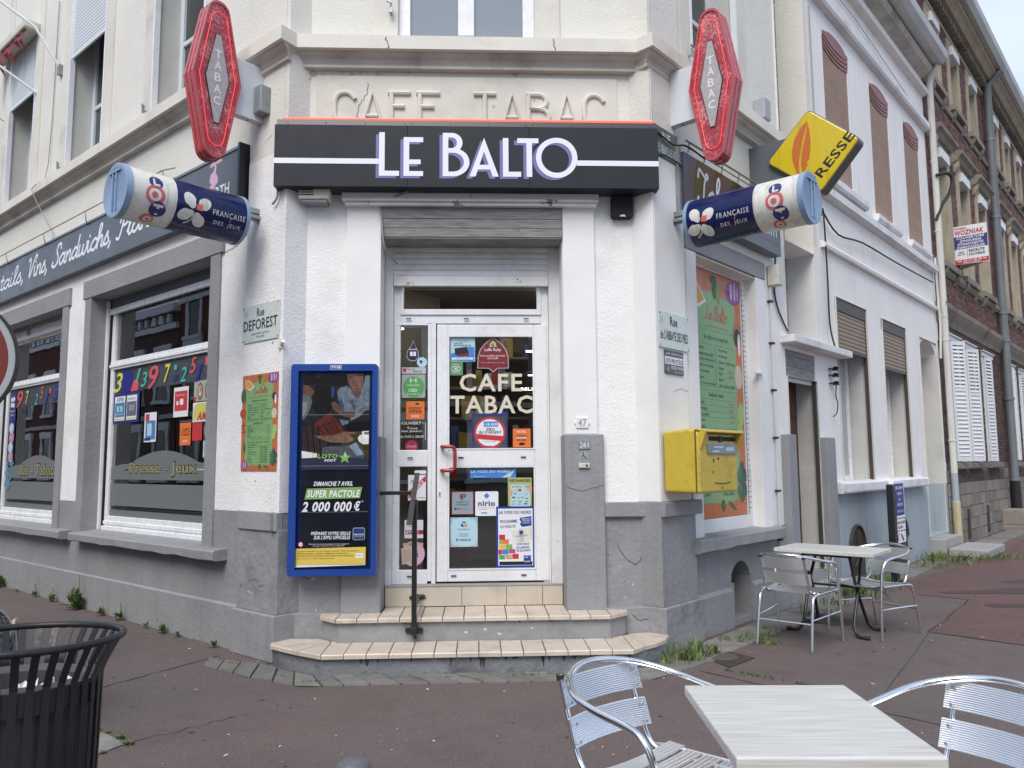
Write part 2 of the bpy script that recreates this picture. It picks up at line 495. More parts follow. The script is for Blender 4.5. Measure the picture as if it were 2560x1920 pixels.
M['lotob'] = mat('loto_light_blue', (0.25, 0.35, 0.50), .38, var=.1, vscale=5)
M['lred'] = mat('loto_red', (0.60, 0.13, 0.13), .35)
M['lorange'] = mat('orange_red_square', (0.80, 0.17, 0.09), .35)
M['yellow'] = mat('post_yellow', (0.62, 0.46, 0.055), .45, var=.16, vscale=5, dirt='5c4d22', damt=.75, dscale=5, chips='3e3a30', chipamt=.72, chipscale=11, coat=.2)
M['presse'] = mat('press_yellow', (0.66, 0.50, 0.015), .3, coat=.3, dirt='8a7018', damt=.5, dscale=2, streak=True)
M['feather'] = mat('press_orange', (0.56, 0.15, 0.03), .35)
M['ink'] = mat('black_ink', (0.012, 0.012, 0.014), .5)
M['inkb'] = mat('navy_ink', (0.02, 0.03, 0.16), .5)
M['paper'] = mat('white_paper', (0.74, 0.75, 0.78), .5)
M['papery'] = mat('yellow_print', (0.68, 0.50, 0.08), .5)
M['lime'] = mat('lime_print', (0.20, 0.42, 0.07), .5)
M['orange'] = mat('orange_sticker', (0.72, 0.17, 0.03), .5)
M['red'] = mat('red_print', (0.52, 0.035, 0.04), .45)
M['maroon'] = mat('maroon_sticker', (0.19, 0.022, 0.024), .4)
M['green'] = mat('green_sticker', (0.09, 0.33, 0.09), .45)
M['sky'] = mat('blue_print', (0.045, 0.22, 0.58), .45)
M['cyan'] = mat('pale_blue_print', (0.42, 0.62, 0.68), .45)
M['plate'] = mat('enamel_plate', (0.60, 0.66, 0.62), .3, coat=.4, dirt='6d716a', damt=.25, dscale=6)
M['menug'] = mat('menu_green', (0.22, 0.40, 0.17), .35, var=.1, vscale=3)
M['menuo'] = mat('menu_orange', (0.52, 0.15, 0.05), .35, var=.1, vscale=3)
M['menur'] = mat('menu_rust', (0.45, 0.11, 0.035), .4)
M['leafd'] = mat('menu_leaf_green', (0.05, 0.13, 0.045), .5)
M['onion'] = mat('menu_purple', (0.22, 0.06, 0.26), .4)
M['onionl'] = mat('menu_lilac', (0.55, 0.40, 0.60), .4)
M['ivory'] = mat('ivory_vinyl', (0.66, 0.62, 0.48), .5)
M['film'] = mat('frosted_film', (0.15, 0.165, 0.16), .55)
M['gold'] = mat('gold_film', (0.34, 0.31, 0.12), .5)
M['beige'] = mat('beige_plastic', (0.62, 0.60, 0.51), .5, dirt='75705f', damt=.4, dscale=8)
M['bright'] = mat('strip_light', (0.85, 0.92, 1.0), .5, emit=2.2)
M['lamp'] = mat('warm_ceiling_light', (1.0, 0.78, 0.52), .5, emit=1.3)
M['brown'] = mat('brown_roller_slat', (0.50, 0.345, 0.26), .6, var=.12, vscale=4, island=.06)
M['taupe'] = mat('taupe_roller_slat', (0.28, 0.215, 0.155), .6, var=.1, vscale=4)
M['umber'] = mat('dark_brown_metal', (0.065, 0.045, 0.036), .5)
M['maroons'] = mat('maroon_valance', (0.30, 0.12, 0.10), .55, var=.1)
M['door'] = mat('dark_wood_door', (0.085, 0.035, 0.022), .45, grain=((30, 30, 3), '1d0d08', .5))
M['bluewash'] = mat('pale_blue_plinth', (0.345, 0.40, 0.43), .75, var=.1, vscale=1.6, bump=.3, bscale=20, bdist=.006, dirt='6b7275', damt=.5, dscale=1.4, streak=True)
M['white2'] = mat('white_house_paint', (0.83, 0.81, 0.78), .75, var=.06, vscale=1.2, bump=.3, bscale=30, bdist=.006, dirt='8d8d88', damt=.22, dscale=1.0, streak=True)
M['reveal'] = mat('off_white_reveal', (0.56, 0.555, 0.52), .8, var=.08, vscale=2, dirt='77736a', damt=.4, dscale=1.5)
M['louvre'] = mat('white_louvre_paint', (0.68, 0.69, 0.70), .5, var=.08, vscale=3, dirt='8a857c', damt=.3)
M['curtain'] = mat('net_curtain', (0.42, 0.44, 0.44), .9)
M['dglass'] = mat('dark_window_glass', (0.03, 0.038, 0.04), .04, spec=.8)
M['gblock'] = mat('glass_block', (0.20, 0.22, 0.21), .12, spec=.8, island=.25)
M['gjoint'] = mat('glass_block_joint', (0.45, 0.44, 0.40), .9)
M['ttop'] = mat('white_wood_table_top', (0.64, 0.64, 0.615), .38, grain=((4, 130, 130), 'a3a098', .75), bump=.15, bscale=60, bdist=.001)
M['leaf'] = mat('weed_green', (0.10, 0.16, 0.045), .6, island=.45, dirt='7a7540', damt=.7, dscale=30)
M['guttr'] = mat('pale_weathered_gutter', (0.55, 0.56, 0.55), .6, var=.15, vscale=3, dirt='55564f', damt=.5)
M['leaf2'] = mat('dry_weed', (0.16, 0.17, 0.06), .7, island=.3)
M['moss'] = mat('moss', (0.05, 0.085, 0.02), .95, var=.4, vscale=20, bump=.8, bscale=120, bdist=.004)
M['dand'] = mat('dandelion_yellow', (0.80, 0.62, 0.01), .6)
M['iron'] = mat('cast_iron', (0.055, 0.045, 0.038), .7, var=.3, vscale=9, bump=.5, bscale=60, bdist=.004)
M['carp'] = mat('dark_car_paint', (0.012, 0.016, 0.018), .12, coat=1.0)
M['lens'] = mat('headlight_lens', (0.16, 0.19, 0.19), .08, coat=1.0)
M['amber'] = mat('amber_lens', (0.55, 0.40, 0.20), .2, coat=1.0)
M['signred'] = mat('faded_sign_red', (0.155, 0.022, 0.016), .45)
M['signgrey'] = mat('sign_grey_edge', (0.36, 0.38, 0.40), .4)
M['bin'] = mat('charcoal_bin_paint', (0.020, 0.021, 0.024), .42, spec=.35, var=.1, vscale=12)
M['bollard'] = mat('bollard_grey', (0.12, 0.125, 0.14), .45, var=.2, vscale=25)
M['skin'] = mat('print_skin', (0.45, 0.23, 0.14), .5, var=.45, vscale=32)
M['skin2'] = mat('print_skin_light', (0.62, 0.37, 0.26), .5, var=.45, vscale=32)
M['hair'] = mat('print_hair', (0.03, 0.02, 0.018), .5, var=.45, vscale=32)
M['shirt'] = mat('print_blue_shirt', (0.50, 0.62, 0.74), .5, var=.45, vscale=32)
M['shirtd'] = mat('print_shirt_shade', (0.20, 0.29, 0.38), .5, var=.45, vscale=32)
M['plaid'] = mat('print_red_plaid', (0.38, 0.08, 0.06), .5, var=.45, vscale=32)
M['plaidd'] = mat('print_dark_plaid', (0.13, 0.08, 0.085), .5, var=.45, vscale=32)
M['gdark'] = mat('print_dark_grey', (0.06, 0.068, 0.08), .5, var=.45, vscale=32)
M['tablep'] = mat('print_table', (0.20, 0.16, 0.07), .5, var=.45, vscale=32)
M['enamb'] = mat('old_blue_plate', (0.085, 0.115, 0.11), .4, dirt='3b4740', damt=.5, dscale=9)
M['roadblue'] = mat('road_sign_blue', (0.012, 0.03, 0.24), .4)
M['cable'] = mat('old_grey_cable', (0.30, 0.29, 0.27), .7)
M['cableb'] = mat('black_cable', (0.02, 0.02, 0.02), .6)
M['litter'] = mat('pale_litter', (0.55, 0.53, 0.48), .8)
M['awn'] = mat('torn_red_awning', (0.19, 0.035, 0.045), .9)
M['pipew'] = mat('cream_pipe', (0.64, 0.63, 0.58), .45, var=.08, vscale=2, dirt='8d8674', damt=.4, dscale=2, streak=True)
M['rustpipe'] = mat('rust_stained_pipe', (0.50, 0.43, 0.27), .6, var=.15, vscale=4, dirt='6b4a1c', damt=.8, dscale=3, streak=True)
GL = glassmat('shop_glass', (0.86, 0.89, 0.88), .05)

# tobacconist's red translucent plastic with worn speckles
def carotte():
    mt = mat('red_scratched_plastic', (0.40, 0.035, 0.045), .35, coat=.3)
    n = mt.node_tree; b = n.nodes['Principled BSDF']
    geo = n.nodes.new('ShaderNodeNewGeometry')
    t = n.nodes.new('ShaderNodeTexNoise'); t.inputs['Scale'].default_value = 45; t.inputs['Detail'].default_value = 8; t.inputs['Roughness'].default_value = .75
    t2 = n.nodes.new('ShaderNodeTexNoise'); t2.inputs['Scale'].default_value = 5
    n.links.new(geo.outputs['Position'], t.inputs['Vector']); n.links.new(geo.outputs['Position'], t2.inputs['Vector'])
    ml = n.nodes.new('ShaderNodeMath'); ml.operation = 'MULTIPLY_ADD'; ml.inputs[1].default_value = .5
    n.links.new(t2.outputs['Fac'], ml.inputs[0]); n.links.new(t.outputs['Fac'], ml.inputs[2])
    mr = n.nodes.new('ShaderNodeMapRange'); mr.inputs['From Min'].default_value = .76; mr.inputs['From Max'].default_value = .93
    n.links.new(ml.outputs[0], mr.inputs['Value'])
    mx = n.nodes.new('ShaderNodeMix'); mx.data_type = 'RGBA'
    mx.inputs['A'].default_value = (0.36, 0.030, 0.042, 1); mx.inputs['B'].default_value = (0.66, 0.34, 0.33, 1)
    n.links.new(mr.outputs[0], mx.inputs['Factor']); n.links.new(mx.outputs['Result'], b.inputs['Base Color'])
    return mt
M['carotte'] = carotte()
M['carotterim'] = mat('red_rim', (0.50, 0.07, 0.065), .3, coat=.4)
M['neon'] = mat('red_neon_tube', (1.0, 0.06, 0.07), .3, emit=.4)
M['lozenge'] = mat('grey_lozenge', (0.44, 0.41, 0.40), .5, var=.2, vscale=30)

# ground: worn brown-red asphalt
def asphalt(nm='brown_red_asphalt', ca=(0.130, 0.092, 0.085), cb=(0.115, 0.093, 0.085)):
    mt = bpy.data.materials.new(nm); mt.use_nodes = True
    n = mt.node_tree; b = n.nodes['Principled BSDF']
    geo = n.nodes.new('ShaderNodeNewGeometry'); pos = geo.outputs['Position']
    def noise(s, d=4, r=.6):
        t = n.nodes.new('ShaderNodeTexNoise'); t.inputs['Scale'].default_value = s; t.inputs['Detail'].default_value = d; t.inputs['Roughness'].default_value = r
        n.links.new(pos, t.inputs['Vector']); return t.outputs['Fac']
    def mr(f, a, c, lo, hi):
        t = n.nodes.new('ShaderNodeMapRange'); t.inputs['From Min'].default_value = a; t.inputs['From Max'].default_value = c
        t.inputs['To Min'].default_value = lo; t.inputs['To Max'].default_value = hi; n.links.new(f, t.inputs['Value']); return t.outputs['Result']
    def mix(f, a, c, mode='MIX'):
        t = n.nodes.new('ShaderNodeMix'); t.data_type = 'RGBA'; t.blend_type = mode
        if isinstance(f, float): t.inputs['Factor'].default_value = f
        else: n.links.new(f, t.inputs['Factor'])
        for k, v in (('A', a), ('B', c)):
            if isinstance(v, tuple): t.inputs[k].default_value = (*v, 1)
            else: n.links.new(v, t.inputs[k])
        return t.outputs['Result']
    c = mix(mr(noise(.45, 3), .38, .62, 0, 1), ca, cb)
    c = mix(mr(noise(1.6, 5), .48, .78, 0, .5), c, (0.062, 0.050, 0.046))
    c = mix(mr(noise(.9, 5), .60, .80, 0, .55), c, (0.13, 0.115, 0.105))
    c = mix(mr(noise(7, 6), .50, .74, 0, .35), c, (0.060, 0.048, 0.044))
    c = mix(mr(noise(150, 3), .56, .68, 0, .85), c, (0.27, 0.235, 0.21))
    c = mix(mr(noise(110, 3), .55, .66, 0, .75), c, (0.022, 0.018, 0.017))
    c = mix(mr(noise(38, 3), .66, .70, 0, .6), c, (0.30, 0.27, 0.24))
    n.links.new(c, b.inputs['Base Color'])
    n.links.new(mr(noise(2, 4), .3, .7, .62, .95), b.inputs['Roughness'])
    bp = n.nodes.new('ShaderNodeBump'); bp.inputs['Strength'].default_value = .8; bp.inputs['Distance'].default_value = .006
    n.links.new(noise(120, 3), bp.inputs['Height'])
    b2 = n.nodes.new('ShaderNodeBump'); b2.inputs['Strength'].default_value = .5; b2.inputs['Distance'].default_value = .03
    n.links.new(noise(2.2, 4), b2.inputs['Height']); n.links.new(bp.outputs['Normal'], b2.inputs['Normal'])
    n.links.new(b2.outputs['Normal'], b.inputs['Normal'])
    return mt
M['asphalt'] = asphalt()
M['redasphalt'] = asphalt('red_asphalt', (0.130, 0.062, 0.056), (0.108, 0.058, 0.054))
# ================================================================== GROUND
def FW(x, y): p = F(x, y, 0); return (p.x, p.y)
def RWp(x, y): p = RR(x, y, 0); return (p.x, p.y)
g = MB(W)
g.add([(-90, -60, 0), (110, -60, 0), (110, 140, 0), (-90, 140, 0)], [(0, 1, 2, 3)])
ground = g.build('ground', M['asphalt'], None, kind='structure')
BASE[ground.name] = Matrix()
def wobble(a, b, n, amp, seed=0):
    rnd = random.Random(seed); a = Vector(a); b = Vector(b); d = (b - a); q = Vector((-d.y, d.x)).normalized()
    return [a + d * i / n + q * rnd.uniform(-amp, amp) for i in range(n + 1)]
def ground_line(pts, w, z, m_, name='joint', seed=1):
    rnd = random.Random(seed); vs = []; fs = []
    for i, p in enumerate(pts):
        t = (pts[min(i + 1, len(pts) - 1)] - pts[max(i - 1, 0)]).normalized(); q = Vector((-t.y, t.x)) * w * rnd.uniform(.3, 1) / 2
        vs += [(p.x + q.x, p.y + q.y, z), (p.x - q.x, p.y - q.y, z)]
    for i in range(len(pts) - 1): fs.append((2 * i, 2 * i + 1, 2 * i + 3, 2 * i + 2))
    return MB(W).add(vs, fs).build(name, m_, ground)
M['crack'] = mat('asphalt_joint', (0.022, 0.019, 0.017), .95)
ground_line(wobble((-2.35, 6.42), (-2.87, 5.45), 16, .006, 1), .016, .003, M['crack'])
ground_line(wobble((-2.87, 5.45), (-4.2, 3.1), 12, .02, 2), .014, .003, M['crack'])
ground_line(wobble((-2.15, 4.42), (-1.62, 4.93), 14, .02, 3), .007, .003, M['crack'])
ground_line(wobble((1.35, 5.85), (3.3, 3.65), 30, .008, 4), .016, .0045, M['moss'])
MB(W).add([(x, y, .003) for x, y in [(3.67, 7.08), (7.3, 3.1), (16, 8), (24, 30), (20, 34), RWp(16, -.5), RWp(9.6, -.8), RWp(5.0, -.45), (4.58, 9.03), (4.96, 8.68)]], [tuple(range(10))]).build('red_asphalt_sheet', M['redasphalt'], ground)
ground_line(wobble((3.67, 7.08), (7.3, 3.1), 22, .006, 5), .014, .005, M['crack'])
ground_line(wobble((3.67, 7.08), (4.96, 8.68), 12, .02, 6), .012, .005, M['crack'])
ground_line(wobble((4.96, 8.68), (4.58, 9.03), 5, .01, 16), .010, .005, M['crack'])
ground_line(wobble((2.3, 5.1), (3.67, 7.08), 5, .01, 18), .004, .005, M['crack'])
ground_line(wobble((8.2, 13.2), (14, 11.0), 16, .02, 7), .03, .003, M['crack'])
# dark damp patches on the right pavement
M['damp'] = mat('darker_asphalt_patch', (0.066, 0.042, 0.040), .55, var=.3, vscale=30, bump=.6, bscale=160, bdist=.005)
def patch(cx, cy, rx, ry, ang, seed, m_, z=.006, name='asphalt_patch'):
    rnd = random.Random(seed); n = 26; vs = [(cx, cy, z)]
    for i in range(n):
        a = 2 * PI * i / n; k = 1 + .22 * math.sin(3 * a + seed) + rnd.uniform(-.12, .12)
        x, y = rx * k * math.cos(a), ry * k * math.sin(a); ca, sa = math.cos(R(ang)), math.sin(R(ang))
        vs.append((cx + x * ca - y * sa, cy + x * sa + y * ca, z))
    return MB(W).add(vs, [(0, i + 1, (i + 1) % n + 1) for i in range(n)]).build(name, m_, ground)
for q in [(5.6, 9.2, .6, .16, 10), (6.6, 9.9, .5, .14, -5), (5.2, 8.3, .35, .1, 0), (6.8, 8.8, .6, .1, 5), (8.3, 11.3, .7, .16, 20)]:
    patch(*q, int(q[0] * 10), M['damp'])
# pale scraps scattered on the asphalt
rnd = random.Random(3); sc = MB(W)
for i in range(300):
    x = rnd.uniform(-3.6, 4.5); y = rnd.uniform(2.4, 8.5)
    a = rnd.uniform(0, PI); s_ = rnd.choice((.003, .004, .006, .009)) * rnd.uniform(.7, 1.5); t_ = s_ * rnd.uniform(.3, .9)
    c_, q_ = math.cos(a), math.sin(a)
    sc.add([(x + u_ * s_ * c_ - v_ * t_ * q_, y + u_ * s_ * q_ + v_ * t_ * c_, .004 + .001 * u_) for u_, v_ in ((-1, -1), (1, -1), (1, 1), (-1, 1))], [(0, 1, 2, 3)])
sc.build('scattered_litter', M['litter'], None, kind='stuff')

gm = MB(W)
for i in range(110):
    x = rnd.uniform(-3.6, 4.5); y = rnd.uniform(2.6, 8.0); q = rnd.uniform(.006, .016)
    gm.add([(x + q * math.cos(a) * rnd.uniform(.8, 1.2), y + q * math.sin(a) * rnd.uniform(.8, 1.2), .0035) for a in [k * PI / 4 for k in range(8)]], [tuple(range(8))])
gm.build('gum_spots', mat('trodden_gum', (.075, .066, .062), .8), None, kind='stuff')
# stone pavers: along the steps and along the right wall
def paver_row(inner, outer, n, seed, h=.012):
    rnd = random.Random(seed)
    def at(line, t):
        L_ = [(Vector(line[i + 1]) - Vector(line[i])).length for i in range(len(line) - 1)]; s_ = t * sum(L_)
        for i, l in enumerate(L_):
            if s_ <= l or i == len(L_) - 1: return Vector(line[i]).lerp(Vector(line[i + 1]), min(1, s_ / l))
            s_ -= l
    ts = [0]
    for i in range(n): ts.append(ts[-1] + rnd.uniform(.8, 1.2))
    ts = [t / ts[-1] for t in ts]
    for i in range(n):
        e = .035 / n; a, b = ts[i] + e, ts[i + 1] - e
        p = [at(inner, a), at(inner, b), at(outer, b), at(outer, a)]
        hh = h + rnd.uniform(-.004, .006)
        cc = sum(p, Vector((0, 0))) / 4
        top = [cc + (q - cc) * .96 for q in p]
        v = [(q.x, q.y, 0.0) for q in p] + [(q.x, q.y, hh + rnd.uniform(-.003, .003)) for q in top]
        MB(W).add(v, [(4, 5, 6, 7), (0, 1, 5, 4), (1, 2, 6, 5), (2, 3, 7, 6), (3, 0, 4, 7)]).build('paving_stone', M['paver'], ground)
inner = [FW(-.56, .18), FW(-.02, -.14), FW(.42, -.46), FW(2.72, -.46), FW(3.08, -.14)]
outer = [FW(-.52, -.08), FW(-.1, -.42), FW(.36, -.70), FW(2.80, -.68), FW(3.38, -.20)]
paver_row(inner, outer, 23, 5)
MB(W).add([(p[0], p[1], .004) for p in inner] + [(p[0], p[1], .004) for p in outer[::-1]], [tuple(range(10))]).build('paver_bed', mat('mossy_joint', (.045, .048, .032), .95, var=.4, vscale=25, dirt='3f5a22', damt=.9, dscale=14), ground)
paver_row([RWp(.05, -.12), RWp(2.6, -.06)], [RWp(.05, -.42), RWp(2.6, -.40)], 9, 6)
paver_row([RWp(2.7, -.10), RWp(8.3, -.06)], [RWp(2.7, -.42), RWp(8.3, -.40)], 17, 7)
paver_row([RWp(9.7, -.08), RWp(15.4, -.08)], [RWp(9.7, -.50), RWp(15.4, -.50)], 12, 8)

# ================================================================== CAFE BUILDING
cafe = thing('cafe_building', 'cream and white rendered corner cafe with grey base and chamfered entrance front', 'building', F, (0, 0, 0))

def wall_faces(fr, x0, x1, z0, z1, holes, y=0.0):
    """front face of a wall with openings and their reveals; hole = (x0, x1, z0, z1, depth)"""
    mb = MB(fr)
    xs = sorted({x0, x1, *[min(max(h[i], x0), x1) for h in holes for i in (0, 1)]})
    zs = sorted({z0, z1, *[min(max(h[i], z0), z1) for h in holes for i in (2, 3)]})
    for i in range(len(xs) - 1):
        for j in range(len(zs) - 1):
            cx, cz = (xs[i] + xs[i + 1]) / 2, (zs[j] + zs[j + 1]) / 2
            if any(h[0] < cx < h[1] and h[2] < cz < h[3] for h in holes): continue
            mb.rect(xs[i], xs[i + 1], zs[j], zs[j + 1], y)
    for h in holes:
        a, b, c, d, dp = h[:5]
        c_ = max(c, z0); d_ = min(d, z1)
        if d_ <= c_: continue
        mb.add([(a, y, c_), (a, y + dp, c_), (a, y + dp, d_), (a, y, d_)], [(0, 1, 2, 3)])
        mb.add([(b, y, c_), (b, y + dp, c_), (b, y + dp, d_), (b, y, d_)], [(3, 2, 1, 0)])
        if c >= z0: mb.add([(a, y, c), (b, y, c), (b, y + dp, c), (a, y + dp, c)], [(0, 1, 2, 3)])
        if d <= z1: mb.add([(a, y, d), (b, y, d), (b, y + dp, d), (a, y + dp, d)], [(3, 2, 1, 0)])
    return mb
TOP = 9.4
# left facade
LH = [(-3.85, -1.20, .80, 3.42, .36), (-7.30, -4.68, .80, 3.42, .36)]
LU = [(-2.55, -1.45, 5.16, 7.9, .36), (-4.86, -3.78, 5.16, 7.9, .36), (-7.10, -6.05, 5.16, 7.45, .36), (-9.4, -8.35, 5.16, 7.45, .36)]
wall_faces(L, -12, 0, 0, 1.13, LH).build('wall', M['grey'], cafe, label='grey painted lower wall on the left street')
wall_faces(L, -12, 0, 1.13, 4.12, LH).build('wall', M['white'], cafe, label='white rendered wall on the left street')
wall_faces(L, -12, 0, 4.12, TOP, LU).build('wall', M['cream'], cafe, label='cream upper wall on the left street')
MB(L).prism([(-.02, 0), (0.01, 0), (0.01, .33), (0, .36), (-.02, .345)], -12, -.62, 'yz').build('plinth', M['grey'], cafe)
# corner piers (left)
MB(L).box(-.60, .02, -.076, .2, 0, .35).build('pier_base', M['grey'], cafe, bevel=.008)
MB(L).box(-.57, .0, -.036, .2, .35, 1.0).build('pier', M['greyc'], cafe, bevel=.006)
MB(L).box(-.57, .0, -.034, .2, 1.13, 4.12).build('pier', M['white'], cafe, bevel=.006)
MB(L).box(-.57, .0, -.030, .2, 4.12, TOP).build('pier', M['cream'], cafe, bevel=.006)
# front panels
FD = (.76, 2.28, -1, 3.69, .4)
MB(F).prism([(-.03, .03), (0.0, .16), (.02, .3), (-.2, .3), (-.03, .07)], 1.13, 4.12, 'xy').build('corner_return', M['white'], cafe)
MB(F).prism([(-.03, .03), (0.0, .16), (.02, .3), (-.2, .3), (-.03, .07)], 4.12, TOP, 'xy').build('corner_return', M['cream'], cafe)
MB(F).prism([(-.01, .01), (.03, .10), (.05, .3), (-.2, .3), (-.03, .05)], 0, .35, 'xy').build('corner_return', M['greyc'], cafe)
MB(F).prism([(-.02, .02), (.02, .15), (.03, .3), (-.2, .3), (-.03, .06)], .35, 1.13, 'xy').build('corner_return', M['grey'], cafe)
MB(F).prism([(3.05, .03), (2.98, .16), (2.96, .3), (3.2, .3), (3.065, .06)], 1.18, 4.12, 'xy').build('corner_return', M['white'], cafe)
MB(F).prism([(3.05, .03), (2.98, .16), (2.96, .3), (3.2, .3), (3.065, .06)], 4.12, TOP, 'xy').build('corner_return', M['cream'], cafe)
MB(F).prism([(3.055, .0), (2.99, .10), (2.96, .3), (3.2, .3), (3.075, .05)], 0, .35, 'xy').build('corner_return', M['greyc'], cafe)
MB(F).prism([(3.05, .02), (2.985, .15), (2.96, .3), (3.2, .3), (3.065, .06)], .35, 1.18, 'xy').build('corner_return', M['grey'], cafe)
FU = [(.89, 2.07, 5.11, 7.9, .3)]
wall_faces(F, 0, 2.98, .99, 4.15, [FD], .16).build('wall', M['white'], cafe, label='white rendered panel around the entrance')
wall_faces(F, 0, 2.98, 4.15, TOP, FU, .16).build('wall', M['cream'], cafe, label='cream wall with old relief lettering')
MB(F).box(0.02, .48, .15, .3, .33, 1.0).build('wall_panel', M['greyc'], cafe)
MB(F).box(2.58, 2.985, .15, .3, .33, 1.1).build('wall_panel', M['greyc'], cafe)
MB(F).box(0.02, .5, .10, .3, 0, .345).build('pier_base', M['greyc'], cafe, bevel=.006)
MB(F).box(2.56, 2.99, .10, .3, 0, .352).build('pier_base', M['greyc'], cafe, bevel=.006)
# grey ledges topping the base
MB(F).prism([(-.06, -.01), (.03, .11), (.47, .11), (.47, .25), (-.1, .25)], .99, 1.14, 'xy').build('ledge', M['grey'], cafe, bevel=.008)
MB(L).box(-.585, -.005, -.052, .15, .99, 1.14).build('ledge', M['grey'], cafe, bevel=.008)
MB(F).prism([(3.065, -.01), (2.96, .11), (2.60, .11), (2.60, .25), (3.15, .25)], 1.07, 1.19, 'xy').build('ledge', M['grey'], cafe, bevel=.008)
# pilasters beside the door
MB(F).box(.48, .765, .13, .62, 1.735, 3.70).build('pilaster', M['whitesm'], cafe, bevel=.006)
MB(F).box(2.285, 2.555, .13, .62, 1.745, 3.70).build('pilaster', M['whitesm'], cafe, bevel=.006)
MB(F).box(.475, .79, .112, .62, .31, 1.735).build('pilaster_base', M['grey'], cafe, bevel=.010)
MB(F).box(2.275, 2.60, .108, .62, .31, 1.745).build('pilaster_base', M['grey'], cafe, bevel=.010)
# band and ledge over the door, roller box of weathered wood
MB(F).box(.44, 2.59, .085, .3, 3.705, 3.83).build('lintel_band', M['whitesm'], cafe, bevel=.004)
tl = MB(F); tl.box(.46, 2.58, .045, .2, 3.685, 3.705); tl.box(.47, 2.57, .07, .2, 3.655, 3.684)
tl.build('timber_ledge', M['whitepeel'], cafe, bevel=.003)
rb = MB(F)
for i, (a, b) in enumerate([(3.40, 3.475), (3.478, 3.555), (3.558, 3.652)]):
    MB(F).box(.768, 2.282, .118 + .002 * (i % 2), .16, a, b).build('plank', M['wood'], cafe, bevel=.003)
MB(F).box(.768, 2.282, .125, .44, 3.388, 3.40).build('plank', M['wood'], cafe)
MB(F).box(.768, 2.282, .16, .44, 3.41, 3.70).build('roller_box', M['dark'], cafe)
# jamb boards either side of the shop front
for (a, b) in ((.768, .84), (2.185, 2.284)):
    MB(F).box(a, b, .40, .62, .5, 3.39).build('jamb_board', M['whiteold'], cafe, bevel=.004)
# mouldings at first floor: profile swept round the corner
def L2(x, y): p = L(x, y, 0); return (p.x, p.y)
cin = [L2(-12, 0), L2(0, 0), FW(.03, .16), FW(2.96, .16), RWp(0, 0), RWp(2.9, 0)]
cout = [L2(-12, -.155), L2(.074, -.155), FW(.065, .003), FW(2.925, .003), RWp(-.10, -.155), RWp(2.9, -.155)]
def moulding(prof, name, mt):
    vs = []; fs = []; k = len(prof)
    for a, b in zip(cin, cout):
        a, b = Vector(a), Vector(b)
        for o_, z in prof: q = a.lerp(b, o_ / .155); vs.append((q.x, q.y, z))
    for i in range(len(cin) - 1):
        for j in range(k - 1): fs.append((i * k + j, (i + 1) * k + j, (i + 1) * k + j + 1, i * k + j + 1))
    return MB(W).add(vs, fs).build(name, mt, cafe)
moulding([(0, 5.115), (.155, 5.105), (.16, 4.985), (.135, 4.975)], 'string_course', M['creamsm'])
moulding([(.13, 4.978), (.105, 4.955), (.07, 4.935), (.055, 4.905), (.05, 4.895), (.062, 4.885), (.06, 4.865), (.0, 4.86)], 'cornice', M['stain'])
# raised panel with the old relief lettering
MB(F).box(.20, 2.78, .148, .2, 4.30, 4.82).build('raised_panel', M['creamsm'], cafe, bevel=.004)
rl = [MB(F)]
def relief(pts, new=0):
    if new: rl.append(MB(F))
    rl[-1].tube([(x, .142, z) for x, z in pts], .021, 8)
ZT, ZB, ZM = 4.665, 4.385, 4.545
def rC(x0, x1):
    c = (x0 + x1) / 2; r = (x1 - x0) / 2
    relief([(x1, ZT - .06)] + arc(c, ZT - r, r, 30, 180, 6) + arc(c, ZB + r, r, 180, 330, 6), 1)
def rA(x0, x1): relief([(x0, ZB), ((x0 + x1) / 2, ZT), (x1, ZB)], 1); relief([(x0 + .035, ZB + .07), (x1 - .035, ZB + .07)])
rC(.36, .53); rA(.60, .76)
for x0, x1 in ((.84, 1.00), (1.08, 1.25)):
    relief([(x0, ZB), (x0, ZT)], 1); relief([(x0 - .03, ZT), (x1, ZT)]); relief([(x0, ZM), (x1 - .05, ZM)])
relief([(1.08, ZB), (1.25, ZB)])
relief([(1.54, ZT), (1.73, ZT)], 1); relief([(1.635, ZT), (1.635, ZB)])
rA(1.79, 1.95)
relief([(2.01, ZB), (2.01, ZT)], 1); relief([(1.99, ZT)] + arc(2.10, ZT - .065, .065, 90, -90, 6) + [(2.01, ZT - .13)]); relief([(2.01, ZT - .13)] + arc(2.11, ZB + .075, .075, 90, -90, 6) + [(2.0, ZB)])
rA(2.26, 2.42); rC(2.49, 2.66)
for q in rl:
    if q.v: q.build('relief_letter', M['creamsm'], cafe, smooth=True)
# flaked plaster patches on the cream panel
def blotch(mb, x, z, rx, rz, y, seed, n=12):
    r_ = random.Random(seed)
    mb.poly([(x + rx * math.cos(a) * r_.uniform(.5, 1.1), z + rz * math.sin(a) * r_.uniform(.5, 1.1)) for a in [i * 2 * PI / n for i in range(n)]], y)
fl = MB(F)
for i, (x, z, a, b) in enumerate([(.16, 4.84, .05, .03), (.12, 4.80, .04, .02), (.25, 4.83, .015, .02), (.42, 4.855, .02, .012), (.50, 4.84, .035, .02), (.57, 4.85, .012, .02), (.72, 4.84, .03, .012), (.98, 4.855, .03, .006), (1.9, 4.85, .04, .02), (2.2, 4.86, .03, .01), (2.06, 4.62, .012, .02), (1.71, 4.56, .015, .015)]):
    blotch(fl, x, z, a, b, .1575 if z > 4.82 else .1455, i)
fl.build('flaked_plaster', M['stain'], cafe, kind='stuff')
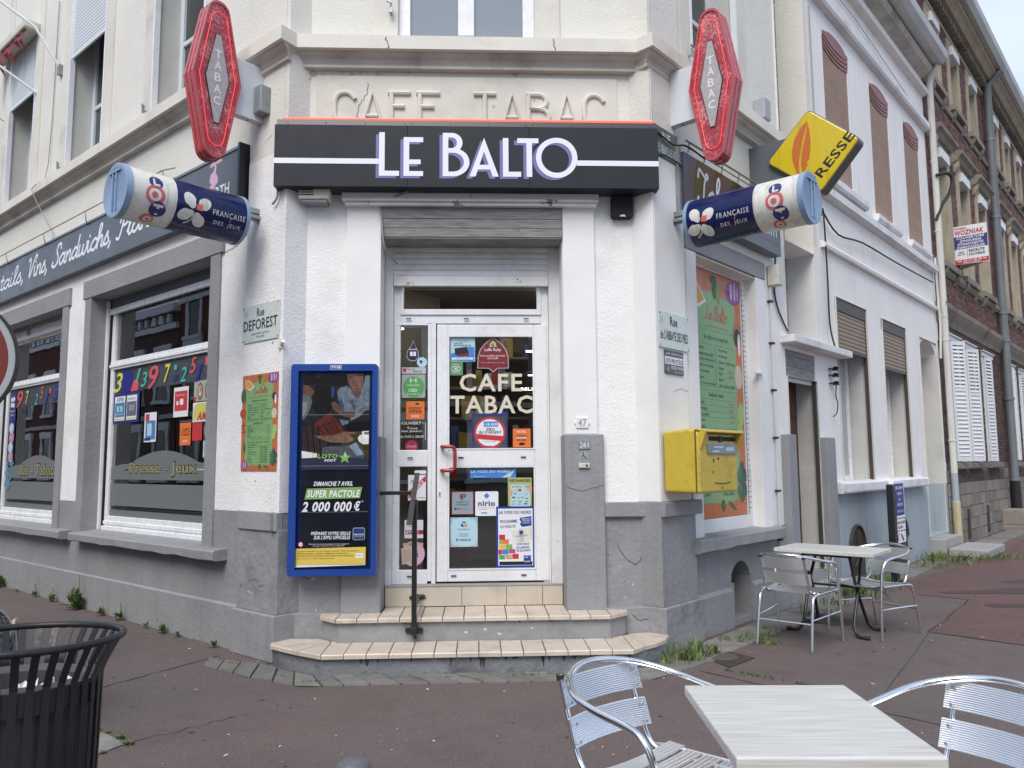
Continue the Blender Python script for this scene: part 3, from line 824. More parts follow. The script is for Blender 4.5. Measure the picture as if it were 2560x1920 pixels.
def crack(fr, pts, y, mt, w=.005, seed=0, name='crack', parent=None, n=6):
    r_ = random.Random(seed); P = []
    for i in range(len(pts) - 1):
        for j in range(n):
            t = j / n; P.append((pts[i][0] * (1 - t) + pts[i + 1][0] * t + r_.uniform(-.008, .008), pts[i][1] * (1 - t) + pts[i + 1][1] * t + r_.uniform(-.006, .006)))
    P.append(pts[-1])
    return MB(fr).ribbon(P, w, y, smooth=False).build(name, mt, parent or cafe)
M['crk'] = mat('crack_dark', (0.05, 0.046, 0.04), .9)
crack(F, [(.64, 4.75), (.63, 4.66), (.57, 4.56), (.545, 4.42)], .1455, M['crk'], .004, 1)
crack(F, [(.80, 5.08), (.83, 5.0), (.82, 4.99)], -.003, M['crk'], .006, 2)
crack(F, [(2.22, 5.09), (2.23, 4.99)], -.003, M['crk'], .006, 3)
crack(F, [(.10, .82), (.17, .62), (.24, .60)], .147, M['crk'], .004, 4)
crack(F, [(.34, .90), (.40, .82), (.39, .68)], .147, M['crk'], .003, 5)
crack(F, [(2.70, .84), (2.76, .74), (2.84, .68), (2.90, .74), (2.93, .80)], .147, M['crk'], .004, 6)
crack(F, [(2.8, .30), (2.86, .25), (2.95, .27)], .097, M['crk'], .004, 7)
crack(F, [(2.29, 1.32), (2.40, 1.28), (2.60, 1.33)], .105, M['crk'], .003, 8)
crack(F, [(1.5, 3.82), (1.52, 3.72)], .082, M['crk'], .003, 9)
crack(L, [(-.98, 3.42), (-.8, 3.44), (-.6, 3.52)], -.002, M['crk'], .005, 10)
crack(L, [(-.40, .58), (-.30, .60), (-.22, .55), (-.16, .57)], -.038, M['crk'], .003, 11)
crack(L, [(-.4, .5), (-.33, .48)], -.04, M['litter'], .01, 12, name='chipped_paint')
crack(F, [(.10, .9), (.13, .91)], .147, M['litter'], .018, 13, name='chipped_paint')
crack(F, [(.235, .60), (.26, .61)], .147, M['litter'], .02, 14, name='chipped_paint')
crack(L, [(-5.0, .25), (-5.03, .12), (-5.0, .02)], -.024, M['crk'], .004, 15)
crack(RR, [(.25, 2.1), (.34, 2.13), (.5, 2.12)], -.064, M['crk'], .003, 16)

r_ = random.Random(21)
for fr, x0, x1, z0, z1, y, n, mt in ((L, -6.5, -.7, .05, .7, -.0235, 26, 'stone'), (L, -.55, -.05, .1, 3.9, -.0385, 10, 'galv'), (F, .05, .46, .36, .95, .148, 6, 'litter'), (F, 2.62, 2.95, .36, 1.0, .148, 7, 'litter'), (RR, .65, 1.28, .1, .7, -.037, 12, 'litter'), (RR, .05, .5, .4, 2.3, -.0645, 8, 'galv')):
    mb = MB(fr)
    for i in range(n): blotch(mb, r_.uniform(x0, x1), z0 + (z1 - z0) * r_.random() ** 2, r_.uniform(.003, .012), r_.uniform(.003, .014), y, i + n, 7)
    mb.build('paint_chips', M[mt], cafe, kind='stuff')
# right facade
RH = [(.79, 2.07, .85, 3.40, .36), (1.30, 1.74, .05, .58, .35), (2.87, 3.80, 2.92, 9.3, .34), (2.82, 3.70, .28, 2.75, .3)]
RU = [(.83, 1.85, 5.16, 7.9, .36), (2.87, 3.80, 2.92, 9.3, .34)]
cel = []
wall_faces(RR, 0, 3.96, 0, .85, RH).build('wall', M['grey'], cafe, label='grey painted lower wall on the right street')
wall_faces(RR, 0, 3.96, .85, 4.12, RH).build('wall', M['white'], cafe, label='white wall on the right street')
wall_faces(RR, 0, 3.96, 4.12, TOP, RU).build('wall', M['cream'], cafe, label='cream upper wall on the right street')
# arched spandrels of the cellar light
ar = MB(RR); ap = arc(1.52, .36, .22, 0, 180, 12)
for h in (ap[:7], ap[6:]):
    cx_ = 1.74 if h is not None and h[0][0] > 1.6 else 1.30
    ar.prism(h + [(cx_, .585)], .001, .3)
ar.build('cellar_arch', M['grey'], cafe)
MB(RR).box(1.30, 1.74, .28, .35, .05, .58).build('cellar_back', M['iron'], cafe)
MB(RR).box(1.30, 1.43, .05, .27, .05, .5).build('cellar_stone', M['stone'], cafe)
MB(RR).box(-.02, .62, -.093, .2, 0, .36).build('pier_base', M['greyc'], cafe, bevel=.01)
MB(RR).box(-.01, .565, -.062, .2, .36, 1.08).build('pier', M['grey'], cafe, bevel=.006)
MB(RR).box(-.01, .625, -.10, .2, 1.07, 1.19).build('ledge', M['grey'], cafe, bevel=.008)
MB(RR).box(-.01, .51, -.060, .2, 1.19, 4.12).build('pier', M['whitesm'], cafe, bevel=.006)
MB(RR).box(-.01, .51, -.056, .2, 4.12, TOP).build('pier', M['cream'], cafe, bevel=.006)
MB(RR).prism([(0, .36), (0, 0), (-.035, 0), (-.035, .33)], .62, 1.29, 'yz').build('plinth', M['grey'], cafe)
MB(RR).prism([(0, .36), (0, 0), (-.035, 0), (-.035, .33)], 1.75, 2.6, 'yz').build('plinth', M['grey'], cafe)
MB(RR).box(1.285, 1.30, -.036, .02, .05, .4).build('cellar_jamb', M['grey'], cafe)

# window surrounds
def surround(fr, x0, x1, z0, z1, wd, mt, name='surround', hd=None, out=.022, parent=cafe, lint=True):
    hd = hd or wd
    MB(fr).box(x0 - wd, x0, -out, .1, z0, z1 + (0 if lint else 0)).build(name, mt, parent, bevel=.004)
    MB(fr).box(x1, x1 + wd, -out, .1, z0, z1).build(name, mt, parent, bevel=.004)
    if lint: MB(fr).box(x0 - wd - .05, x1 + wd + .05, -out - .008, .1, z1 + .001, z1 + hd).build('lintel', mt, parent, bevel=.004)
surround(L, -3.85, -1.20, .80, 3.42, .165, M['grey'], hd=.21)
surround(L, -7.30, -4.68, .80, 3.42, .165, M['grey'], hd=.21)
for (a, b, ms, ml) in ((.605, .79, M['whitesm'], None), (2.07, 2.285, M['whitesm'], None)):
    MB(RR).box(a, b, -.022, .1, .85, 3.42).build('surround', ms, cafe, bevel=.004)
MB(RR).box(.60, 2.30, -.03, .1, 3.421, 3.60).build('lintel', M['grey'], cafe, bevel=.004)
# window linings (reveals in their own paint)
def lining(fr, x0, x1, z0, z1, dp, mt, parent=cafe, t=.004):
    m_ = MB(fr); m_.box(x0, x0 + t, -.02, dp, z0, z1); m_.box(x1 - t, x1, -.02, dp, z0, z1); m_.box(x0, x1, -.02, dp, z1 - t, z1)
    m_.build('reveal', mt, parent)
lining(L, -3.85, -1.20, .80, 3.42, .34, M['grey']); lining(L, -7.30, -4.68, .80, 3.42, .34, M['grey'])
lining(RR, .79, 2.07, .85, 3.40, .34, M['whitesm'])
for (fr, a, b, z1) in ((L, -2.55, -1.45, 7.9), (L, -4.86, -3.78, 7.9), (L, -7.10, -6.05, 7.45), (RR, .83, 1.85, 7.9)):
    lining(fr, a, b, 5.16, z1, .34, M['reveal'])
    MB(fr).box(a - .20, a - .005, -.024, .1, 5.11, TOP).build('surround', M['creamsm'], cafe, bevel=.004)
    MB(fr).box(b + .005, b + .20, -.024, .1, 5.11, TOP).build('surround', M['creamsm'], cafe, bevel=.004)
MB(F).box(.675, .889, .14, .3, 5.11, TOP).build('surround', M['creamsm'], cafe, bevel=.004)
MB(F).box(2.071, 2.29, .14, .3, 5.11, TOP).build('surround', M['creamsm'], cafe, bevel=.004)
# sills
def sill(fr, x0, x1, z0, z1, out, mt, seed):
    r_ = random.Random(seed); n = 14; mb = MB(fr); vs = []; fs = []
    for i in range(n + 1):
        x = x0 + (x1 - x0) * i / n; dz = r_.uniform(-.010, .004); dy = r_.uniform(-.006, .004)
        vs += [(x, .3, z1 + .025), (x, -out + .012 + dy, z1), (x, -out + dy, z1 - .012), (x, -out + dy, z0 + dz + .012), (x, -out + .02, z0 + dz), (x, .1, z0)]
    for i in range(n):
        for j in range(5): fs.append((i * 6 + j, i * 6 + j + 1, (i + 1) * 6 + j + 1, (i + 1) * 6 + j))
    fs += [tuple(range(6))[::-1], tuple(n * 6 + j for j in range(6))]
    mb.add(vs, fs).build('sill', mt, cafe)
sill(L, -3.89, -.80, .715, .80, .13, M['grey'], 1)
sill(L, -7.5, -4.14, .715, .80, .13, M['grey'], 2)
sill(RR, .525, 2.34, .74, .85, .13, M['grey'], 3)

# ---- windows
def casement(fr, x0, x1, z0, z1, y, name='window', fm=M['upvc'], gm=M['dglass'], mull=(), trans=(), fwid=.06, mw=.07, parent=cafe, depth=.06, pane=True, kind=None):
    f = MB(fr)
    f.box(x0, x0 + fwid, y, y + depth, z0, z1); f.box(x1 - fwid, x1, y, y + depth, z0, z1)
    f.box(x0 + fwid, x1 - fwid, y + .001, y + depth - .001, z0, z0 + fwid); f.box(x0 + fwid, x1 - fwid, y + .001, y + depth - .001, z1 - fwid, z1)
    for m_ in mull: f.box(m_ - mw / 2, m_ + mw / 2, y - .008, y + depth - .004, z0 + fwid, z1 - fwid)
    for t_ in trans: f.box(x0 + fwid, x1 - fwid, y + .006, y + depth - .006, t_ - mw / 2, t_ + mw / 2)
    o = f.build(name, fm, parent, bevel=.005)
    MB(fr).box(x0 + fwid * .5, x1 - fwid * .5, y + depth * .5, y + depth * .5 + .006, z0 + fwid * .5, z1 - fwid * .5).build('pane', gm, o)
    return o
def roller(fr, x0, x1, z0, z1, y, pitch, mt, parent, guide=None, bar=None, name='shutter'):
    """roller shutter: slats each their own piece"""
    n = max(1, int(round((z1 - z0) / pitch))); p = (z1 - z0) / n; first = None
    for i in range(n):
        a = z0 + i * p
        if first is None:
            me = MB(fr); me.prism([(y, a + .001), (y - .006, a + p * .3), (y - .006, a + p * .7), (y, a + p * .97), (y + .01, a + p * .97), (y + .01, a + .001)], x0, x1, 'yz')
            first = me.build('slat', mt, parent)
        else:
            c = first.copy(); col.objects.link(c); c.location = first.location + Vector((0, 0, i * p))
    MB(fr).box(x0, x1, y - .010, y + .012, z0 - .035, z0).build('bottom_bar', bar or mt, parent, bevel=.003)
    if guide:
        MB(fr).box(x0 - .03, x0, y - .012, y + .03, guide, z1).build('guide_rail', bar or mt, parent)
        MB(fr).box(x1, x1 + .03, y - .012, y + .03, guide, z1).build('guide_rail', bar or mt, parent)
# upper windows, left street
for (a, b, z1, sh) in ((-2.55, -1.45, 7.9, None), (-4.86, -3.78, 7.9, 6.66), (-7.10, -6.05, 7.45, 6.66)):
    casement(L, a, b, 5.18, z1, .26, fm=M['upvcb'], mull=((a + b) / 2,), trans=(6.05,), fwid=.075, mw=.05)
    for gx in (a - .002, b - .03):
        MB(L).box(gx, gx + .032, -.03, .03, 5.17, z1).build('guide_rail', M['upvc'], cafe)
    if sh: roller(L, a + .03, b - .03, sh, z1, .0, .045, M['shutw'], cafe)
casement(RR, .83, 1.85, 5.18, 7.9, .26, fm=M['upvcb'], mull=(1.34,), trans=(6.05,), fwid=.075, mw=.05)
for gx in (.828, 1.82): MB(RR).box(gx, gx + .032, -.03, .03, 5.17, 7.9).build('guide_rail', M['upvc'], cafe)
casement(F, .89, 2.07, 5.12, 7.9, .20, mull=(1.475,), fwid=.10, mw=.14, gm=mat('sky_tinted_glass', (.20, .23, .26), .05, spec=1, coat=1))  # pale sky reflection painted into the pane's base colour
# shutter stops on the jambs
for (fr, x, z, y) in ((L, -2.62, 5.27, -.05), (L, -4.95, 5.26, -.05), (L, -7.2, 5.27, -.05), (F, .83, 5.42, .11), (RR, .77, 5.33, -.05)):
    sb = MB(fr); sb.tube([(x, y + .03, z - .05), (x, y - .02, z - .03), (x + .005, y - .03, z + .02), (x - .03, y - .02, z + .045)], .010, 6)
    sb.box(x - .015, x + .015, y - .03, y - .01, z - .06, z + .02); sb.build('shutter_stop', M['galv'], cafe)

# ---- big shop windows on the left street: shutter housing, frames, glass
def shop_window(x0, x1, box_z, rail=True):
    f = MB(L); y = .20; a, b = x0 + .06, x1 - .0
    f.box(a, b, y, y + .07, .84, .97); f.box(a, b, y - .03, y + .05, .80, .86); f.box(a, b, y - .012, y + .05, .875, .915)
    f.box(a, a + .075, y, y + .07, .97, box_z); f.box(b - .075, b, y, y + .07, .97, box_z)
    f.box(a, b, y - .005, y + .07, 2.60, 2.70); f.box(a, b, y - .018, y + .03, 2.625, 2.66)
    f.box(a, b, y, y + .07, box_z - .02, box_z + .04)
    w_ = f.build('shop_window', M['upvc'], cafe, bevel=.006)
    MB(L).box(a + .05, b - .05, y + .03, y + .036, .95, 2.62).build('pane', GL, w_)
    MB(L).box(a + .05, b - .05, y + .03, y + .036, 2.68, box_z).build('pane', GL, w_)
    MB(L).box(x0 + .004, x0 + .035, y - .05, y + .06, .82, 3.40).build('guide_rail', M['upvc'], w_)
    MB(L).box(x0 + .036, x0 + .055, y - .02, y + .06, .82, 3.40).build('guide_groove', M['blackm'], w_)
    return w_
wB = shop_window(-3.85, -1.20, 3.28)
MB(L).box(-3.80, -1.2, .17, .20, 3.24, 3.305).build('bottom_bar', M['upvc'], wB, bevel=.004)
MB(L).box(-3.80, -1.2, .19, .34, 3.30, 3.42).build('shutter_box', M['board'], wB)
wA = shop_window(-7.30, -4.68, 3.24)
MB(L).box(-7.27, -4.68, .15, .2, 3.25, 3.37).build('shutter_apron', M['whiteold'], wA, bevel=.004)
MB(L).box(-7.27, -4.68, .12, .34, 3.37, 3.42).build('shutter_box', M['wood'], wA)
for x in (-6.35, -6.28): MB(L).box(x, x + .02, .13, .15, 3.29, 3.42).build('bracket', M['galv'], wA)

# window film: dark header band, frosted base with its curved top
def film(x0, x1, w_, words, c, wx0, wx1):
    y = .224
    MB(L).rect(x0, x1, 2.335, 2.60, y).build('header_film', M['gdark'], w_)
    top = [(x0, 1.50), (x0 + .28, 1.535)]
    n = 16
    for i in range(n + 1):
        t = i / n; top.append((x0 + .5 + (x1 - x0 - 1.0) * t, 1.545 + .125 * math.sin(PI * t) ** .9))
    top += [(x1 - .28, 1.535), (x1, 1.50)]
    MB(L).poly([(x0, 1.37)] + top + [(x1, 1.37)], y).build('frosted_film', M['film'], w_)
    MB(L).rect(x0, x1, 1.085, 1.325, y).build('frosted_film', M['film'], w_)
    MB(L).rect(x0 + .06, x1, 1.045, 1.075, y - .001).build('film_stripe', M['ink'], w_)
    MB(L).rect(x0, x1, .97, 1.04, y).build('frosted_film', M['film'], w_)
    label_text(w_, L, words, wx0 - .01, wx1 + .01, 1.395, 1.565, y - .002, M['ink'], bold=.035, name='window_lettering')
    label_text(w_, L, words, wx0, wx1, 1.41, 1.55, y - .004, M['gold'], bold=.0, name='window_lettering')
film(-3.73, -1.25, wB, 'Presse - Jeux', 0, -3.24, -1.80)
film(-7.14, -4.75, wA, 'Bar - Tabac', 0, -6.60, -5.38)
MB(L).box(-3.36, -3.28, .222, .223, 1.47, 1.482).build('film_dash', M['ink'], wB)
MB(L).box(-1.78, -1.66, .222, .223, 1.47, 1.482).build('film_dash', M['cyan'], wB)
MB(L).box(-1.62, -1.52, .222, .223, 1.47, 1.482).build('film_dash', M['cyan'], wB)

# rooms behind the glass
rm = MB(W)
room = MB(F)
room.box(-1.6, 4.6, 3.2, 3.25, .45, 3.9)          # back wall
MB(F).box(-1.6, 4.6, 3.2, 3.25, .45, 3.9).build('room_wall', M['room'], cafe)
MB(F).add([(.8, .55, .5), (2.25, .55, .5), (4.4, 3.2, .5), (-1.6, 3.2, .5)], [(0, 1, 2, 3)]).build('room_floor', M['floorin'], cafe)
MB(F).add([(.5, .62, 3.4), (2.6, .62, 3.4), (4.4, 3.2, 3.4), (-1.6, 3.2, 3.4)], [(3, 2, 1, 0)]).build('room_ceiling', M['room'], cafe)
MB(F).add([(.765, .62, .5), (-1.6, 3.2, .5), (-1.6, 3.2, 3.4), (.765, .62, 3.4)], [(0, 1, 2, 3)]).build('room_wall', M['room'], cafe)
MB(F).add([(2.285, .62, .5), (4.4, 3.2, .5), (4.4, 3.2, 3.4), (2.285, .62, 3.4)], [(3, 2, 1, 0)]).build('room_wall', M['room'], cafe)
for (a, b) in ((-4.1, -.95), (-7.5, -4.45)):
    MB(L).box(a, b, 2.6, 2.65, .2, 3.9).build('room_wall', M['room'], cafe)
    MB(L).box(a, b, .34, 2.6, .30, .35).build('room_floor', M['floorin'], cafe)
    MB(L).box(a, b, .34, 2.6, 3.45, 3.5).build('room_ceiling', M['room'], cafe)
    MB(L).box(b, b + .05, .3, 2.6, .3, 3.5).build('room_wall', M['room'], cafe)
    MB(L).box(a - .05, a, .3, 2.6, .3, 3.5).build('room_wall', M['roomy'], cafe)
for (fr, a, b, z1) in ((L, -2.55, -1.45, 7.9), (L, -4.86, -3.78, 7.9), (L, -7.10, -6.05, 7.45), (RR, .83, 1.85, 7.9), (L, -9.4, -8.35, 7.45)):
    MB(fr).box(a, b, .335, .36, 5.16, z1).build('room_wall', M['dark'], cafe)  # black plates stand in for the unlit rooms behind the panes
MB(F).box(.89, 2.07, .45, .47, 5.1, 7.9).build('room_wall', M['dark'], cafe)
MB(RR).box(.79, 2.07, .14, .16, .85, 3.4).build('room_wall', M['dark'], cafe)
# goods and added glow strips in the rooms
for (a, b, y, z0, z1, n, sd) in ((-1.2, 4.2, 3.0, .9, 3.0, 260, 3),):
    r_ = random.Random(sd)
    for z in (1.0, 1.35, 1.7, 2.05, 2.4, 2.75): MB(F).box(a, b, y - .25, y + .2, z - .025, z).build('display_shelf', mat('shelf_wood', (.25, .2, .15), .6), cafe)
    for cn, cc in (('goods_red', (.5, .05, .05)), ('goods_white', (.6, .6, .58)), ('goods_gold', (.5, .36, .1)), ('goods_blue', (.05, .12, .4))):
        mb = MB(F)
        for i in range(n // 4):
            x = r_.uniform(a, b); z = r_.choice((1.0, 1.35, 1.7, 2.05, 2.4, 2.75)); w_, h_ = r_.uniform(.04, .14), r_.uniform(.08, .26)
            mb.box(x, x + w_, y - .22, y - .22 + w_, z, z + h_)
        mb.build('shop_goods', mat(cn, cc, .5), cafe, kind='stuff')
for (fr, x, y) in ((F, 1.0, 1.5), (F, 2.3, 1.9), (L, -2.9, 1.3), (L, -6.2, 1.4)): MB(fr).box(x, x + .9, y, y + .25, 3.36, 3.39).build('added_room_glow', mat('room_fill_glow', (1, .93, .82), .5, emit=5), cafe)  # unseen emissive strips, added to brighten the dim rooms
# roof slab so the sky stays out
rp = [L2(-12, .05), L2(0, .05), FW(3.0, .2), RWp(4.0, .05), RWp(4.0, 9), L2(-12, 9)]
MB(W).prism(rp, TOP, TOP + .2, 'xy').build('roof', M['creamsm'], cafe, recalc=True)
# end wall toward the neighbour
MB(RR).box(3.94, 3.96, 0.01, 8, 0, TOP).build('wall', M['cream'], cafe, label='party wall')

# ---- entrance: shutter curtain, transom, sidelight, door
roller(F, .845, 2.182, 3.13, 3.40, .40, .054, M['whiteold'], cafe)
MB(F).box(.845, 2.182, .385, .42, 3.045, 3.128).build('bottom_bar', M['whitepeel'], cafe, bevel=.004)
fr_ = MB(F); y = .45
fr_.box(.84, .90, y, y + .08, .505, 3.12); fr_.box(2.12, 2.184, y, y + .08, .505, 3.12)
fr_.box(.90, 2.12, y, y + .08, 2.725, 2.80); fr_.box(.90, 2.12, y, y + .08, 3.06, 3.12)
fr_.box(1.17, 1.207, y - .003, y + .07, .505, 2.725)
ent = fr_.build('entrance_frame', M['upvc'], cafe, bevel=.005)
tf = MB(F); tf.box(.90, .925, y - .015, y + .05, 2.80, 3.1); tf.box(2.085, 2.12, y - .015, y + .05, 2.80, 3.1); tf.box(.925, 2.085, y - .015, y + .05, 2.80, 2.85)
tf.build('transom_frame', M['upvc'], ent, bevel=.004)
MB(F).box(.92, 2.09, y + .02, y + .026, 2.84, 3.1).build('pane', GL, ent)
sl = MB(F)
sl.box(.85, .873, y - .006, y + .05, .53, 2.72); sl.box(1.137, 1.17, y - .006, y + .05, .53, 2.72)
for (a, b) in ((.51, .625), (1.49, 1.63), (2.71, 2.725)): sl.box(.873, 1.137, y - .004, y + .05, a, b)
sl.build('sidelight', M['upvc'], ent, bevel=.004)
for (a, b) in ((.62, 1.495), (1.625, 2.715)): MB(F).box(.87, 1.14, y + .02, y + .026, a, b).build('pane', GL, ent)
dr = MB(F); yd = y - .012
dr.box(1.216, 1.31, yd, yd + .06, .525, 2.715); dr.box(2.055, 2.168, yd, yd + .06, .525, 2.715)
for (a, b) in ((.525, .62), (1.49, 1.63), (2.62, 2.715)): dr.box(1.31, 2.055, yd + .002, yd + .058, a, b)
door = dr.build('door', M['upvc'], cafe, bevel=.006)
bd = MB(F)
for (a, b, c, d) in ((1.31, 2.055, .62, 1.49), (1.31, 2.055, 1.63, 2.62)):
    t = .012
    bd.box(a, a + t, yd - .004, yd + .02, c, d); bd.box(b - t, b, yd - .004, yd + .02, c, d); bd.box(a + t, b - t, yd - .003, yd + .02, c, c + t); bd.box(a + t, b - t, yd - .003, yd + .02, d - t, d)
bd.build('glazing_bead', M['upvc'], door)
MB(F).box(1.3, 2.06, yd + .03, yd + .036, .61, 1.5).build('pane', GL, door)
MB(F).box(1.3, 2.06, yd + .03, yd + .036, 1.62, 2.63).build('pane', GL, door)
MB(F).box(1.207, 1.216, y + .01, y + .05, .51, 2.725).build('door_gap', M['blackm'], door)
MB(F).box(2.168, 2.185, y + .01, y + .05, .51, 2.725).build('door_gap', M['blackm'], door)
MB(F).box(1.207, 2.185, y + .01, y + .05, 2.715, 2.727).build('door_gap', M['blackm'], door)
hd = MB(F); hp = [(1.262, yd, 1.655), (1.262, yd - .055, 1.655), (1.29, yd - .07, 1.655), (1.345, yd - .075, 1.655), (1.365, yd - .075, 1.64), (1.372, yd - .075, 1.61), (1.372, yd - .075, 1.50), (1.365, yd - .075, 1.47), (1.345, yd - .075, 1.455), (1.29, yd - .07, 1.455), (1.262, yd - .055, 1.455), (1.262, yd, 1.455)]
hd.tube(catmull([Vector(p) for p in hp], 3), .0165, 10)
hd.build('handle', mat('red_handle', (0.30, 0.022, 0.022), .3, coat=.3), door, smooth=True)
MB(F).box(1.235, 1.25, yd - .006, yd, 1.235, 1.285).build('lock', M['alu'], door, bevel=.003)
sl_ = MB(F)
for (x, z) in ((.99, 1.565), (1.42, 1.565), (1.955, 1.565), (1.36, .575), (1.95, .575), (.99, .575), (.97, 2.765), (1.47, 2.765), (1.99, 2.765)):
    sl_.box(x - .022, x + .022, y - .021, y - .013, z - .004, z + .004)
sl_.build('drain_slot', M['blackm'], ent)

# ---- steps: risers, tiled treads
st = thing('entrance_steps', 'tiled entrance steps with beige nosing tiles and grey painted risers', 'steps', F, (1.5, 0, 0))
p1 = [(-.01, .13), (-.01, -.02), (.06, -.14), (.44, -.435), (2.70, -.435), (3.03, -.13), (3.06, .13)]
p2 = [(.33, .16), (.35, .06), (.50, -.09), (2.59, -.09), (2.73, .04), (2.74, .16)]
MB(F).prism(p1, 0, .128, 'xy').build('riser', M['greystep'], st)
MB(F).prism([(.33, .3), (.35, .06), (.50, -.09), (2.59, -.09), (2.73, .04), (2.74, .3)], .12, .312, 'xy').build('riser', M['greyc'], st)
MB(F).box(.79, 2.275, .36, .62, .30, .50).build('threshold_core', M['grout'], st)
# tread tiles
def tile(poly, z0, z1, name='tile', mt=M['tile'], parent=st):
    n = len(poly); c = sum((Vector(p) for p in poly), Vector((0, 0))) / n
    s_ = [c + (Vector(p) - c) * .965 for p in poly]; t_ = [c + (Vector(p) - c) * .935 for p in poly]
    ar = sum(poly[i][0] * poly[(i + 1) % n][1] - poly[(i + 1) % n][0] * poly[i][1] for i in range(n))
    if ar < 0: s_ = s_[::-1]; t_ = t_[::-1]
    v = [(p.x, p.y, z0) for p in s_] + [(p.x, p.y, z1 - .008) for p in s_] + [(p.x, p.y, z1) for p in t_]
    f = [tuple(range(n))[::-1], tuple(range(2 * n, 3 * n))]
    for k in (0, n):
        for i in range(n): f.append((k + i, k + (i + 1) % n, k + n + (i + 1) % n, k + n + i))
    return MB(F).add(v, f).build(name, mt, parent)
def straight(x0, x1, n, yf, yb, z0, z1, seed):
    w_ = (x1 - x0) / n; r_ = random.Random(seed)
    for i in range(n):
        a = x0 + i * w_; d = r_.uniform(-.002, .002)
        tile([(a, yf), (a + w_, yf), (a + w_, yb), (a, yb)], z0, z1 + d)
MB(F).prism([(x * .985 + .022, y_ + .03 if y_ < 0 else y_) for x, y_ in p1], .125, .148, 'xy').build('tile_bed', M['grout'], st)
straight(.44, 2.70, 14, -.475, -.085, .124, .158, 1)
cl = [(-.035, .12), (-.03, -.05), (.0, -.16), (.42, -.475)]
LF = [[(-.03, .10), (.02, .09), (.345, .06), (-.02, -.10)], [(-.02, -.10), (.345, .06), (.38, .025), (.10, -.215)], [(.10, -.215), (.38, .025), (.42, -.015), (.24, -.33)], [(.24, -.33), (.42, -.015), (.44, -.085), (.44, -.475)]]
for q in LF: tile(q, .124, .158)
RF = [[(2.60, -.085), (2.70, -.085), (2.70, .005)], [(.44, -.085), (.49, -.085), (.44, -.035)], [(2.70, -.475), (2.70, .0), (2.74, .035), (2.80, -.36)], [(2.80, -.36), (2.74, .035), (2.78, .08), (2.92, -.26)], [(2.92, -.26), (2.78, .08), (2.87, .09), (3.01, -.15)], [(3.01, -.15), (2.87, .09), (2.98, .095), (3.07, -.02)]]
for q in RF: tile(q, .124, .158)
MB(F).prism([(.345, .145), (.37, .06), (.51, -.075), (2.58, -.075), (2.71, .04), (2.72, .145)], .308, .330, 'xy').build('tile_bed', M['grout'], st)
MB(F).box(.80, 2.27, .1, .36, .308, .330).build('tile_bed', M['grout'], st)
straight(.80, 2.275, 9, -.128, .355, .308, .340, 2)
straight(.48, .80, 2, -.128, .112, .308, .340, 3)
straight(2.275, 2.59, 2, -.128, .108, .308, .340, 4)
tile([(.48, -.128), (.48, .112), (.40, .145), (.325, .14), (.33, .03)], .308, .340)
tile([(2.59, -.128), (2.59, .108), (2.68, .14), (2.76, .14), (2.75, .02)], .308, .340)
for i in range(5):
    a = [.795, 1.045, 1.43, 1.80, 2.10, 2.27]
    MB(F).box(a[i] + .002, a[i + 1] - .002, .348, .362, .342, .498).build('riser_tile', M['tile2'], st, bevel=.002)
MB(F).box(.795, 2.27, .344, .45, .499, .512).build('threshold', M['greysill'], st, bevel=.003)
# dirty runs below the nosings
rr = random.Random(9)
dm = MB(F)
for i in range(26):
    x = rr.uniform(.5, 2.68); h = rr.uniform(.02, .09); w_ = rr.uniform(.006, .02)
    dm.poly([(x - w_, .124), (x + w_, .124), (x + w_ * .5, .124 - h), (x - w_ * .4, .124 - h * .9)], -.4362)
for i in range(10):
    x = rr.uniform(.6, 2.5); h = rr.uniform(.01, .04); w_ = rr.uniform(.005, .012)
    dm.poly([(x - w_, .308), (x + w_, .308), (x + w_ * .5, .308 - h)], -.0912)
dm.build('grime', mat('wet_grime', (0.06, 0.058, 0.05), .9), st)
fk = MB(F)
for i, (x, z, a, b) in enumerate([(1.47, .22, .022, .014), (1.73, .205, .02, .012), (1.98, .245, .014, .01), (1.62, .24, .018, .012)]): blotch(fk, x, z, a, b, -.0915, i + 40)
fk.build('flaked_paint', M['litter'], st)
# ================================================================== SIGNS ON THE CAFE
# main fascia
fs = thing('fascia_sign', 'wide anthracite fascia sign reading LE BALTO above the entrance', 'sign', F, (1.5, .06, 3.77))
for (a, b) in ((-.085, .995), (.997, 1.999), (2.001, 3.075)):
    MB(F).box(a, b, -.06, .145, 3.765, 4.285).build('sign_panel', M['fascia'], fs, bevel=.002)
MB(F).prism([(.15, 4.285), (-.06, 4.285), (-.055, 4.33), (.15, 4.345)], -.07, 3.06, 'yz').build('top_flashing', mat('flashing', (.05, .045, .05), .3), fs)
MB(F).tube([(-.03, -.035, 4.343), (3.04, -.035, 4.348)], .012, 6).build('led_strip', M['led'], fs)
sc_ = MB(F)
for x in (.02, .33, .65, .97, 1.03, 1.35, 1.66, 1.97, 2.03, 2.35, 2.7, 3.02):
    for z in (3.795, 4.30): sc_.lathe([(.006, -.062), (.006, -.058)], (x, 0, z), 8, 'y')
sc_.build('screw', M['lwhite'], fs)
y0 = -.0615
